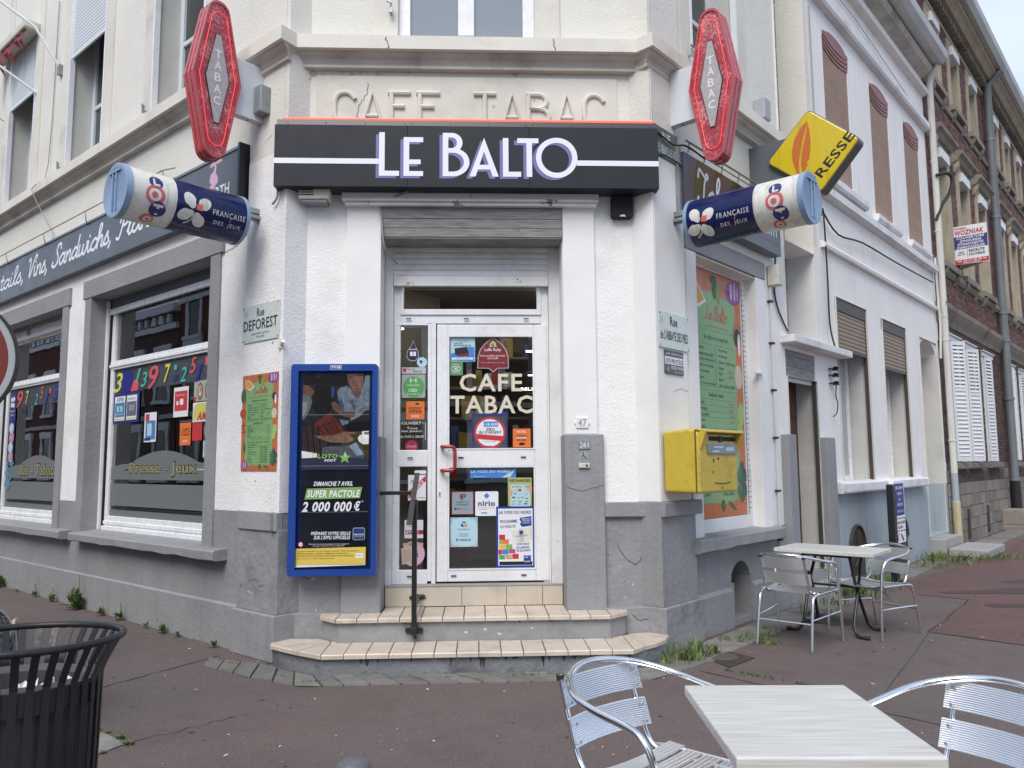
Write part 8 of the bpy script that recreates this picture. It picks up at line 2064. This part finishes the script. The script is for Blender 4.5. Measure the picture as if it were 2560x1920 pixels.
pc = MB(RR); pc.box(5.03, 5.13, -.4265, -.4255, .515, .535); pc.ribbon([(5.08, .53), (5.16, .60)], .012, -.4265); pc.poly([(5.22, .60), (5.30, .57), (5.36, .51), (5.31, .50), (5.26, .55)], -.4265); pc.box(5.03, 5.045, -.4265, -.4255, .50, .56); pc.build('tow_symbol', M['ink'], t)
MB(RR).box(4.98, 5.02, -.44, -.40, .6, 1.2).build('bracket', M['black'], t)

# ================================================================== CAFE CHAIRS AND TABLES
def make_chair(label):
    t = thing('cafe_chair', label, 'chair', W, (0, 0, 0), group='aluminium cafe armchairs')
    hw = .275
    def V(*a): return [Vector(p) for p in a]
    # front legs rising into the arm and back hoop: one bent tube
    half = [(hw, .27, 0), (hw - .003, .255, .25), (hw - .006, .225, .52), (hw - .004, .205, .60), (hw, .165, .650), (hw, .10, .668), (hw, .0, .680)]
    hoop = [(hw * math.cos(R(a)), -.03 + hw * math.sin(R(a)), .685 + .065 * math.sin(R(-a)) ** 1.3 if a < 0 else .685) for a in range(-12, -170, -12)]
    pts = V(*half, *hoop, *[(-x, y, z) for x, y, z in half[::-1]])
    MB(W).tube(catmull(pts, 3), .0125, 12).build('hoop_frame', M['alut'], t, smooth=True)
    # rear legs bending forward under the seat
    for s_ in (-1, 1):
        p = V((s_ * .225, -.31, 0), (s_ * .222, -.27, .22), (s_ * .22, -.235, .37), (s_ * .222, -.20, .415), (s_ * .232, -.13, .428), (s_ * .25, .05, .432), (s_ * .268, .215, .436))
        MB(W).tube(catmull(p, 3), .0115, 10).build('leg', M['alut'], t, smooth=True)
        p = V((s_ * .180, -.288, .735), (s_ * .182, -.245, .60), (s_ * .184, -.208, .50), (s_ * .186, -.175, .445), (s_ * .192, -.13, .424), (s_ * .20, -.06, .418), (s_ * .205, .17, .432))
        MB(W).tube(catmull(p, 3), .0105, 10).build('back_upright', M['alut'], t, smooth=True)
        MB(W).lathe([(0, -.001), (.0128, -.001), (.0132, .02), (.0126, .022)], (s_ * hw, .27, 0), 10).build('foot', M['galv'], t); MB(W).lathe([(0, -.001), (.0122, -.001), (.0126, .02), (.012, .022)], (s_ * .225, -.31, 0), 10).build('foot', M['galv'], t)
    MB(W).tube([(-.222, -.272, .21), (.222, -.272, .21)], .007, 8).build('stretcher', M['alut'], t, smooth=True)
    MB(W).tube([(-.27, .225, .415), (.27, .225, .415)], .009, 8).build('stretcher', M['alut'], t, smooth=True)
    MB(W).tube([(-.27, .25, .25), (-.225, -.272, .24)], .007, 8).build('stretcher', M['alut'], t, smooth=True); MB(W).tube([(.27, .25, .25), (.225, -.272, .24)], .007, 8).build('stretcher', M['alut'], t, smooth=True)
    # ribbed slats: seat
    for i in range(5):
        y0_ = -.135 + i * .082; vs = []; nx = 8; ny = 8
        for a in range(ny + 1):
            y = y0_ + .075 * a / ny
            for b in range(nx + 1):
                x = -.245 + .49 * b / nx; rib = .0010 * (a % 2)
                vs.append((x, y, .440 - .016 * (1 - (x / .245) ** 2) + rib + (.006 if i == 0 else 0)))
        n1 = len(vs); vs += [(x, y, z - .006) for x, y, z in vs]
        w_ = nx + 1; fs_ = [(a * w_ + b, a * w_ + b + 1, (a + 1) * w_ + b + 1, (a + 1) * w_ + b) for a in range(ny) for b in range(nx)]
        fs_ += [tuple(n1 + q for q in f[::-1]) for f in fs_]
        fs_ += [(b + 1, b, n1 + b, n1 + b + 1) for b in range(nx)] + [(ny * w_ + b, ny * w_ + b + 1, n1 + ny * w_ + b + 1, n1 + ny * w_ + b) for b in range(nx)]
        MB(W).add(vs, fs_).build('seat_slat', M['alu'], t)
    # backrest slats, curved
    for z0, z1 in ((.505, .598), (.630, .722)):
        nx = 14; nz = 26; vs = []
        for a in range(nz + 1):
            z = z0 + (z1 - z0) * a / nz
            for b in range(nx + 1):
                x = -.205 + .41 * b / nx; y = -.205 - .030 * (1 - (x / .205) ** 2) - (z - .5) * .34 + .022; y += .0013 * (a % 2)
                vs.append((x, y, z))
        n1 = len(vs); vs += [(x, y - .008, z) for x, y, z in vs]
        w_ = nx + 1; fs_ = [(a * w_ + b, (a + 1) * w_ + b, (a + 1) * w_ + b + 1, a * w_ + b + 1) for a in range(nz) for b in range(nx)]
        fs_ += [tuple(n1 + q for q in f[::-1]) for f in fs_]
        for r0_, r1_ in ((0, 0), (nz, nz)): fs_ += [(r0_ * w_ + b, r0_ * w_ + b + 1, n1 + r0_ * w_ + b + 1, n1 + r0_ * w_ + b) for b in range(nx)]
        for b in (0, nx): fs_ += [(a * w_ + b, (a + 1) * w_ + b, n1 + (a + 1) * w_ + b, n1 + a * w_ + b) for a in range(nz)]
        o = MB(W).add(vs, fs_).build('back_slat', M['alu'], t, recalc=True)
        for s_ in (-1, 1):
            for zz in (z0 + .018, z1 - .018):
                MB(W).lathe([(0, .005), (.004, .004), (.006, 0)], (s_ * .178, -.180 - (zz - .5) * .34, zz), 8, 'y').build('rivet', M['galv'], o)
    for s_ in (-1, 1): MB(W).lathe([(0, 0), (.014, 0), (.014, .02), (0, .02)], (s_ * .180, -.286, .715), 10).build('cap', M['rubber'], t)
    return t
ch = make_chair('aluminium armchair in the left foreground, its curved back toward the entrance steps')
def place(o, x, y, fx, fy, label=None, z=0.005, tilt=0):
    o.matrix_world = Matrix.Translation((x, y, z)) @ Matrix.Rotation(math.atan2(fy, fx) - PI / 2, 4, 'Z') @ Matrix.Rotation(R(tilt), 4, 'X')
    if label: o['label'] = label
place(ch, .49, 2.83, .65, -.76)
for x, y, fx, fy, lb in ((1.42, 2.57, -.87, -.50, 'aluminium armchair cut by the right edge, at the white foreground table'),
                         (2.38, 6.71, .655, .756, 'aluminium armchair seen from behind at the far small table'),
                         (3.20, 7.09, -.89, -.46, 'aluminium armchair on the right of the far small table')):
    c = copy_tree(ch); place(c, x, y, fx, fy, lb)
def table(x, y, ang, wx, wy, label, legs=True):
    t = thing('cafe_table', label, 'table', Frame(x, y, ang), (0, 0, 0), group='cafe tables with white wood-look tops')
    fr = Frame(x, y, ang)
    tp = MB(fr)
    a, b = wx / 2, wy / 2
    tp.prism([(-a, -b), (a, -b), (a, b), (-a, b)], .694, .73, 'xy').build('table_top', M['ttop'], t, bevel=.007, recalc=True, seg=3)
    tp = MB(fr); tp.box(-.15, .15, -.22, -.19, .668, .694); tp.box(-.15, .15, .19, .22, .668, .694); tp.tube([(-.14, -.2, .675), (-.14, .2, .675)], .012, 8); tp.tube([(.14, -.2, .675), (.14, .2, .675)], .012, 8)
    tp.build('under_frame', M['black'], t)
    for s_ in (-1, 1):
        for q in (-1, 1):
            P_ = [(q * .17, s_ * .205, .672), (q * .14, s_ * .205, .62), (q * -.02, s_ * (.205 + .012 * q), .38), (q * -.16, s_ * .215, .12), (q * -.19, s_ * .235, .045), (q * -.215, s_ * .27, .018), (q * -.22, s_ * .33, .016)]
            MB(fr).tube(catmull([Vector(p) for p in P_], 4), .0145, 10).build('leg', M['black'], t, smooth=True)
            MB(fr).lathe([(0, 0), (.018, 0), (.018, .04), (0, .04)], (q * -.22, s_ * .335 - .02, .017), 8, 'y').build('foot', M['rubber'], t)
    MB(fr).tube([(0, -.21, .40), (0, .21, .40)], .010, 8).build('stretcher', M['black'], t, smooth=True)
    return t
table(.865, 2.475, -1.0, .555, .68, 'white wood-look cafe table in the foreground between two armchairs')
table(2.88, 7.17, 49.5, .55, .86, 'white wood-look cafe table on black crossed legs by the right wall')

# ================================================================== LITTER BIN
BX, BY = -1.725, 2.76
fb = Frame(BX, BY, 0)
fb.m = Matrix.Translation((BX, BY, 0)) @ Matrix.Rotation(R(-2.5), 4, 'X')
t = thing('litter_bin', 'dark slatted metal litter bin with flared rim', 'litter bin', fb, (0, 0, 0))
sl0 = None; NS = 36
prof = [(.245, .02), (.262, .10), (.268, .45), (.268, .76), (.272, .79), (.285, .825), (.325, .905)]
def strip(frm, a0, pr_, w, th):
    mb = MB(frm); vs = []
    pv = []
    P_ = catmull([Vector(p) for p in pr_], 3)
    for p in P_:
        for rr_, s_ in ((p[0], -1), (p[0], 1), (p[0] - th, 1), (p[0] - th, -1)):
            vs.append((rr_ * math.cos(a0) - s_ * w / 2 * math.sin(a0), rr_ * math.sin(a0) + s_ * w / 2 * math.cos(a0), p[1]))
    n = len(P_); fs_ = []
    for i in range(n - 1):
        for k in range(4): fs_.append((4 * i + k, 4 * i + (k + 1) % 4, 4 * i + 4 + (k + 1) % 4, 4 * i + 4 + k))
    return mb.add(vs, fs_)
sl0 = strip(fb, 0, prof, .024, .005).build('slat', M['bin'], t, bevel=0)
for i in range(1, NS):
    c = sl0.copy(); col.objects.link(c); c.matrix_local = Matrix.Rotation(2 * PI * i / NS, 4, 'Z')
MB(fb).tube([(.325 * math.cos(2 * PI * i / 48), .325 * math.sin(2 * PI * i / 48), .908) for i in range(48)], .0125, 10, closed=True).build('rim', M['bin'], t, smooth=True)
MB(fb).lathe([(.262, .70), (.262, .77), (.256, .77), (.256, .70)], (0, 0, 0), 48).build('hoop', M['bin'], t, smooth=True)
MB(fb).lathe([(.250, .06), (.256, .06), (.256, .12), (.250, .12)], (0, 0, 0), 48).build('hoop', M['bin'], t)
MB(fb).lathe([(.235, .06), (.240, .70), (.252, .765), (.252, .775), (.215, .785), (.19, .765), (.19, .70), (.185, .06)], (0, 0, 0), 40).build('liner', mat('bin_liner', (.07, .07, .075), .35), t, smooth=True)
MB(fb).lathe([(0, .10), (.235, .10)], (0, 0, 0), 32).build('liner_base', M['blackm'], t)
MB(fb).tube(catmull([Vector(p) for p in [(-.03, -.27, .70), (-.035, -.283, .68), (-.02, -.285, .665), (-.015, -.28, .685), (-.02, -.272, .71)]], 4), .003, 6).build('wire_hook', M['galv'], t)
r_ = random.Random(12)
pb = MB(fb)
N = 5
for k in range(3):
    c0 = Vector((.03 + .05 * k, -.09 + .02 * k, .735)); vs = []
    for i in range(4):
        for j in range(4): vs.append(c0 + Vector((i * .022 + r_.uniform(-.01, .01), j * .022 + r_.uniform(-.01, .01), r_.uniform(-.01, .05))))
    pb.add(vs, [(4 * i + j, 4 * i + j + 1, 4 * i + j + 5, 4 * i + j + 4) for i in range(3) for j in range(3)])
tag(pb.build('crumpled_paper', M['lotow'], None), 'crumpled white paper lying in the litter bin', 'litter')

# bollard top
t = thing('bollard', 'rounded grey top of a bollard at the bottom edge', 'bollard', Frame(-.572, 2.88, 0), (0, 0, 0))
MB(Frame(-.572, 2.88, 0)).lathe([(.062, 0), (.062, .32), (.064, .34), (.064, .42), (.062, .44), (.054, .457), (.036, .468), (.012, .472), (0, .4725)], (0, 0, 0), 32).build('post', M['bollard'], t, smooth=True)

# no entry sign, seen at the left edge
fsn = Frame(-2.56, 3.47, 14)
t = thing('round_road_sign', 'faded red round road sign with grey border at the left edge', 'road sign', fsn, (0, 0, 0))
MB(fsn).lathe([(0, -.004), (.268, -.004), (.27, 0), (.27, .012), (0, .012)], (0, 0, 1.99), 64, 'y').build('disc', M['signred'], t)
MB(fsn).lathe([(.268, -.005), (.298, -.005), (.298, .013), (.268, .013)], (0, 0, 1.99), 64, 'y').build('border', M['signgrey'], t)
MB(fsn).lathe([(.298, -.012), (.306, -.012), (.306, .022), (.298, .022)], (0, 0, 1.99), 64, 'y').build('edge', M['ink'], t)
MB(fsn).box(-.17, .17, -.007, -.004, 1.95, 2.03).build('white_bar', M['signgrey'], t)
MB(fsn).tube([(0, .045, 0), (0, .045, 2.25)], .03, 12).build('pole', M['galv'], t, smooth=True)

# ================================================================== PARKED CAR (only its front corner enters the picture)
fc = Frame(-2.60, 4.40, -40.4)      # x toward the car's nose, y toward the cafe wall
CARX = -.02
class CF(Frame): pass
t = thing('parked_car', 'dark parked car whose front corner and headlight show behind the litter bin', 'car', fc, (0, 0, 0))
W2 = .86
# body as lofted sections across the width; y from -2*W2 (road side) to 0 (kerb side)
secs = [ # x, half width factor, z bottom, z shoulder, z top
 (.06, .70, .34, .50, .56), (.04, .82, .26, .58, .66), (-.08, .94, .22, .66, .74), (-.40, .96, .20, .72, .80), (-.9, 1.0, .20, .80, .90), (-1.25, 1.0, .20, .86, .97),
 (-2.6, 1.0, .20, .90, .99), (-3.6, 1.0, .22, .92, 1.0), (-4.0, .95, .26, .88, .98), (-4.15, .85, .32, .8, .9)]
vs = []; fs_ = []
def sec(x, k, zb, zs, zt):
    w = W2 * k; c = -W2
    return [(x, c - w * .9, zb), (x, c - w, zb + .14), (x, c - w, zs - .1), (x, c - w * .96, zs), (x, c - w * .8, zt - .015), (x, c, zt), (x, c + w * .8, zt - .015), (x, c + w * .96, zs), (x, c + w, zs - .1), (x, c + w, zb + .14), (x, c + w * .9, zb)]
K = 11
for s_ in secs: vs += sec(*s_)
for i in range(len(secs) - 1):
    for j in range(K - 1): fs_.append((i * K + j, i * K + j + 1, (i + 1) * K + j + 1, (i + 1) * K + j))
    fs_.append((i * K + K - 1, i * K, (i + 1) * K, (i + 1) * K + K - 1))
fs_ += [tuple(range(K)), tuple((len(secs) - 1) * K + j for j in range(K))[::-1]]
b = MB(fc).add(vs, fs_).build('body', M['carp'], t, smooth=2, recalc=True)
sb = b.modifiers.new('sub', 'SUBSURF'); sb.levels = 2; sb.render_levels = 2
gh = [(-1.15, .78, .96), (-1.75, .66, 1.38), (-2.1, .62, 1.45), (-3.2, .62, 1.44), (-3.85, .74, .99)]
vs = []; fs_ = []
for x, k, z in gh: vs += [(x, -W2 - W2 * k, z - .02), (x, -W2, z + .02), (x, -W2 + W2 * k, z - .02)]
for i in range(4):
    for j in range(2): fs_.append((3 * i + j, 3 * i + j + 1, 3 * i + j + 4, 3 * i + j + 3))
MB(fc).add(vs, fs_).build('roof', M['carp'], t)
vs = []; fs_ = []
for x, k, z in gh: vs += [(x, -W2 + W2 * k - .005, z - .03), (x, -W2 + W2 * .97, .95)]
for i in range(4): fs_.append((2 * i, 2 * i + 1, 2 * i + 3, 2 * i + 2))
MB(fc).add(vs, fs_).build('side_window', M['dglass'], t)
MB(fc).add([(x, -2 * W2 - y_, z) for x, y_, z in vs], fs_).build('side_window', M['dglass'], t)
hl = MB(fc).prism([(-.10, .52), (-.06, .60), (-.16, .68), (-.40, .755), (-.42, .66), (-.30, .55)], -.09, .0, 'xz')
for yy in (-.16, -2 * W2 + .06): 
    MB(fc).add([(.02, yy - .12, .52), (-.05, yy + .06, .51), (-.22, yy + .115, .55), (-.27, yy + .12, .655), (-.12, yy + .07, .65), (.0, yy - .10, .61)], [(0, 1, 2, 3, 4, 5)]).build('headlight', M['lens'], t)
MB(fc).add([(-.14, -.058, .50), (-.22, -.035, .52), (-.30, -.030, .66), (-.24, -.035, .65)], [(0, 1, 2, 3)]).build('indicator', M['amber'], t)
for x in (-.82, -3.35):
    for yy in (-.12, -2 * W2 + .12):
        w_ = MB(fc).lathe([(.0, -.09), (.20, -.09), (.30, -.07), (.31, 0), (.30, .07), (.20, .09), (0, .09)], (x, yy, .31), 28, 'y').build('wheel', M['rubber'], t, smooth=True)
        MB(fc).lathe([(0, -.094), (.19, -.094), (.19, .094), (0, .094)], (x, yy, .31), 20, 'y').build('rim', M['galv'], w_)
MB(fc).prism([(-1.25, .90), (-1.36, .90), (-1.37, .98), (-1.28, .99)], .0, .12, 'xz').build('door_mirror', M['carp'], t, bevel=.03, recalc=True, seg=3)
MB(fc).box(-.0, .035, -1.2, -.5, .30, .42).build('number_plate', M['lwhite'], t)

# ================================================================== GROUND DETAILS
t = tag(MB(W).add([(1.44, 6.36, .006), (1.60, 6.57, .006), (1.86, 6.20, .006), (1.58, 5.92, .006)], [(0, 1, 2, 3)]).build('manhole_frame', M['iron'], None), 'square iron manhole cover by the corner weeds', 'manhole cover')
MB(W).lathe([(0, .012), (.11, .012), (.115, .007)], (1.62, 6.25, 0), 28).build('round_lid', mat('lid', (.11, .085, .07), .7, var=.4, vscale=20, bump=.8, bscale=60), t)
t = tag(MB(W).lathe([(0, .008), (.19, .008), (.20, .002)], (3.02, 7.60, 0), 32).build('drain_lid', M['iron'], None), 'round dark utility lid under the far cafe table', 'manhole cover')
sp = MB(W).add([(-2.75, 4.35, .004), (-2.2, 4.25, .006), (-2.12, 4.42, .006), (-2.30, 4.58, .006), (-2.7, 4.75, .004)], [(0, 1, 2, 3, 4)])
sp.build('stone_slab', mat('pale_slab', (.25, .245, .225), .85, var=.3, vscale=9, bump=.7, bscale=50, bdist=.006), ground)
def weeds(name, label, pts, n, h, seed, mts=('leaf', 'leaf2'), spread=.06, kind='stuff', cat='weeds', flat=.5):
    r_ = random.Random(seed); g0 = MB(W); g1 = MB(W)
    for (x, y, k) in pts:
        for i in range(int(n * k)):
            a = r_.uniform(0, 2 * PI); l = h * k * r_.uniform(.35, 1.1); sp_ = spread * k
            bx, by = x + r_.gauss(0, sp_), y + r_.gauss(0, sp_ * .6)
            out = l * r_.uniform(.1, flat); w_ = r_.uniform(.002, .005) * (1 + 10 * l * .2) * (3.2 if r_.random() < .22 else 1)
            mb = r_.choice((g0, g0, g0, g1))
            dx, dy = math.cos(a), math.sin(a); px, py = -dy * w_, dx * w_
            z1, z2 = l * r_.uniform(.45, .65), l * r_.uniform(.75, 1)
            mb.add([(bx - px * .4, by - py * .4, 0), (bx + px * .4, by + py * .4, 0), (bx + dx * out * .5 + px, by + dy * out * .5 + py, z1), (bx + dx * out, by + dy * out, z2), (bx + dx * out * .5 - px, by + dy * out * .5 - py, z1)], [(0, 1, 2, 3, 4)])
    tag(g1.build('dry_grass', M[mts[1]], None), None, None, None, kind)
    return tag(g0.build(name, M[mts[0]], None), label, None, None, kind)
def Lw(x, y=-.05): p = L(x, y, 0); return (p.x, p.y)
def Rw(x, y=-.12): p = RR(x, y, 0); return (p.x, p.y)
plants = [(-6.12, 1.6, 'broad leafy weed at the far left foot of the wall, beside the car'), (-5.5, .5, 'small sprig of weed at the wall foot, second from the car'), (-4.93, .85, 'weed tuft with an upright stem at the wall foot under the left window sill'), (-4.38, .95, 'pale upright weed at the wall foot left of the big dark thistle'),
          (-3.67, 2.1, 'large dark leafy thistle at the foot of the grey wall'), (-3.06, .95, 'low round weed just right of the dark thistle'), (-2.64, 1.0, 'weed with a dark flower spike at the wall foot'), (-2.09, .6, 'tiny weed at the wall foot under the Presse - Jeux sill'), (-1.73, 1.0, 'bright green weed rosette at the wall foot'), (-1.46, .6, 'small low weed right of the bright rosette'), (-.83, .75, 'weed tuft where the left wall meets the corner pier')]
for i, (x, k, lb) in enumerate(plants):
    r_ = random.Random(i * 7 + 1); px, py = Lw(x, -.07)
    t = thing('weed_plant', lb, 'weed', Frame(px, py, 0), (0, 0, 0))
    mb = MB(Frame(px, py, 0))
    for j in range(int(14 + 22 * k)):
        a = r_.uniform(PI * .9, PI * 2.1) - R(40); l = .085 * k * r_.uniform(.5, 1.1); el = r_.uniform(.2, 1.3)
        d = Vector((math.cos(a) * math.cos(el), math.sin(a) * math.cos(el), math.sin(el))); q = Vector((-math.sin(a), math.cos(a), 0)) * l * .16
        b = Vector((r_.uniform(-.02, .02) * k, r_.uniform(-.02, .02) * k, r_.uniform(0, .05 * k)))
        mb.add([b, b + d * l * .5 + q, b + d * l - Vector((0, 0, l * .15)), b + d * l * .5 - q], [(0, 1, 2, 3)])
    mb.build('leaves', M['leaf'] if i != 3 else M['leaf2'], t)
    if i in (2, 3, 4, 6):
        s_ = MB(Frame(px, py, 0)); s_.tube([(0, 0, 0), (.01, 0, .09 * k), (.0, -.01, .17 * k)], .003, 5)
        for j in range(12): s_.lathe([(0, 0), (.006, .004), (0, .009)], (r_.uniform(-.01, .01), r_.uniform(-.01, .01), .08 * k + j * .008 * k), 5)
        s_.build('flower_stem', M['leaf'] if i != 3 else M['leaf2'], t)
weeds('corner_grass', 'tall grass and weeds growing at the right end of the steps', [(*FW(3.12, -.22), 1.2), (*FW(2.98, -.30), .8), (*FW(3.3, -.12), 1.1), (*FW(3.2, -.2), 1.2), (*FW(2.85, -.42), .5), (*FW(3.42, -.05), .8)], 26, .16, 3, spread=.04, flat=.6)
weeds('wall_grass', 'sparse grass along the joint of the right wall pavers', [(*Rw(.75, -.30), .7), (*Rw(.95, -.40), .8), (*Rw(1.15, -.38), .5), (*Rw(1.35, -.30), .5), (*Rw(.85, -.52), .6)], 50, .10, 4, spread=.10, flat=1.0)
weeds('wall_grass', 'weeds under the far cafe table against the white house', [(*Rw(2.9, -.3), .9), (*Rw(3.6, -.35), 1.3), (*Rw(4.2, -.35), 1.3), (*Rw(4.7, -.3), 1.0), (*Rw(2.3, -.42), .6)], 60, .17, 5, spread=.12, flat=1.0)
weeds('wall_grass', 'long grass by the stone slab before the alcove door', [(*Rw(6.8, -.45), .9), (*Rw(7.4, -.45), 1.2), (*Rw(7.9, -.55), 1.3), (*Rw(8.3, -.85), 1.2), (*Rw(8.8, -.98), .9), (*Rw(7.6, -.3), 1.2)], 45, .13, 6, spread=.17, flat=1.2)
weeds('wall_grass', 'small weeds around the foot of the downpipes', [(*Rw(9.8, -.3), .7), (*Rw(10.4, -.5), .4), (*Rw(7.9, -.2), 1.0)], 50, .18, 7, spread=.1, flat=.9)
weeds('slab_moss', 'grass edging the pale slab behind the litter bin', [(-2.16, 4.30, .3), (-2.10, 4.42, .4), (-2.2, 4.52, .4), (-2.32, 4.60, .3), (-2.4, 4.64, .3)], 150, .06, 8, spread=.035, flat=1.2)
for i, (x, y) in enumerate([(1.331, 6.205), (1.418, 6.203)]):
    fd = Frame(x, y, 0); t = thing('dandelion', 'yellow dandelion on the pavers at the corner, %s of the pair' % ('left' if i == 0 else 'right'), 'flower', fd, (0, 0, 0))
    MB(fd).tube([(0, 0, 0), (.004, .0, .035)], .0025, 5).build('stem', M['leaf'], t); MB(fd).lathe([(0, .034), (.016, .036), (.021, .042), (.012, .048), (0, .05)], (0, 0, 0), 12).build('flower_head', M['dand'], t)
mo = MB(W); r_ = random.Random(77)
for (a, b, n) in (((-1.45, 5.62), (.80, 5.80), 260), ((-1.42, 5.88), (-.02, 5.90), 130), ((.79, 5.82), (1.35, 6.05), 60), ((-2.3, 6.25), (-1.45, 5.6), 60), ((1.5, 5.9), (2.1, 5.35), 40)):
    for i in range(n):
        s_ = r_.random(); x = a[0] + (b[0] - a[0]) * s_ + r_.gauss(0, .008); y = a[1] + (b[1] - a[1]) * s_ + r_.gauss(0, .008); q = r_.uniform(.004, .012)
        mo.add([(x - q, y - q * .7, .004), (x + q, y - q * .6, .005), (x + q * .2, y + q * .3, .012 + q * .5), (x + q * .8, y + q, .004), (x - q, y + q, .005)], [(0, 1, 2), (1, 3, 2), (3, 4, 2), (4, 0, 2)])
tag(mo.build('moss_fringe', M['moss'], None), None, None, None, 'stuff')

# ================================================================== STREET FRONTS OPPOSITE (seen reflected in the glass)
M['opb'] = mat('opposite_brick', (.13, .085, .062), .85, var=.3, vscale=1.5)
M['opr'] = mat('opposite_red_brick', (.17, .06, .045), .85, var=.3, vscale=1.5)
def opposite(label, fr, x0, x1, y, h, mt, nwin):
    t = thing('row_house', label, 'building', fr, (x0, y, 0), group='houses across the street behind the camera')
    MB(fr).box(x0, x1, y - 8, y, 0, h).build('wall', mt, t)
    MB(fr).box(x0, x1, y, y + .25, h - .35, h).build('cornice', M['lwhite'], t); MB(fr).box(x0, x1, y, y + .12, h - 1.1, h - .85).build('band', M['lwhite'], t); MB(fr).box(x0, x1, y, y + .08, 3.6, 3.8).build('band', M['creamsm'], t)
    p_ = (x1 - x0) / nwin; proto = None; dn = None
    for k in range(int((x1 - x0) / .7)):
        if dn is None: dn = MB(fr).box(x0 + .1, x0 + .42, y, y + .14, h - .80, h - .42).build('dentil', M['lwhite'], t)
        else: c = copy_tree(dn, t); c.location = (k * .7, 0, 0)
    for i in range(nwin):
        for j, z in enumerate((1.0, 4.4) if h < 9 else (1.0, 4.4, 7.0)[:2 if h < 9.6 else 3]):
            if proto is None:
                xa = x0 + p_ / 2 - .5
                m_ = MB(fr); m_.box(xa - .22, xa, y, y + .07, z, z + 2.1); m_.box(xa + 1, xa + 1.22, y, y + .07, z, z + 2.1); m_.box(xa - .3, xa + 1.3, y, y + .1, z + 2.1, z + 2.45); m_.box(xa - .3, xa + 1.3, y, y + .15, z - .15, z)
                proto = m_.build('window', M['lwhite'], t); MB(fr).box(xa, xa + 1, y, y + .02, z, z + 2.1).build('pane', M['dglass'], proto)
            else: c = copy_tree(proto, t); c.location = (i * p_, 0, z - 1.0)
opposite('brown brick house across the left street, nearest the crossing', L, -14, -2, -12, 9.0, M['opb'], 4)
opposite('red brick house across the left street, second from the crossing', L, -27, -14.1, -12, 9.6, M['opr'], 5)
opposite('brown brick house across the left street, third from the crossing', L, -40, -27.1, -12, 8.6, M['opb'], 5)
opposite('red brick house across the left street, farthest from the crossing', L, -52, -40.1, -12, 9.2, M['opr'], 4)
opposite('brick house facing the cafe entrance behind the camera', W, -9, 8, -15, 9.2, M['opb'], 6)
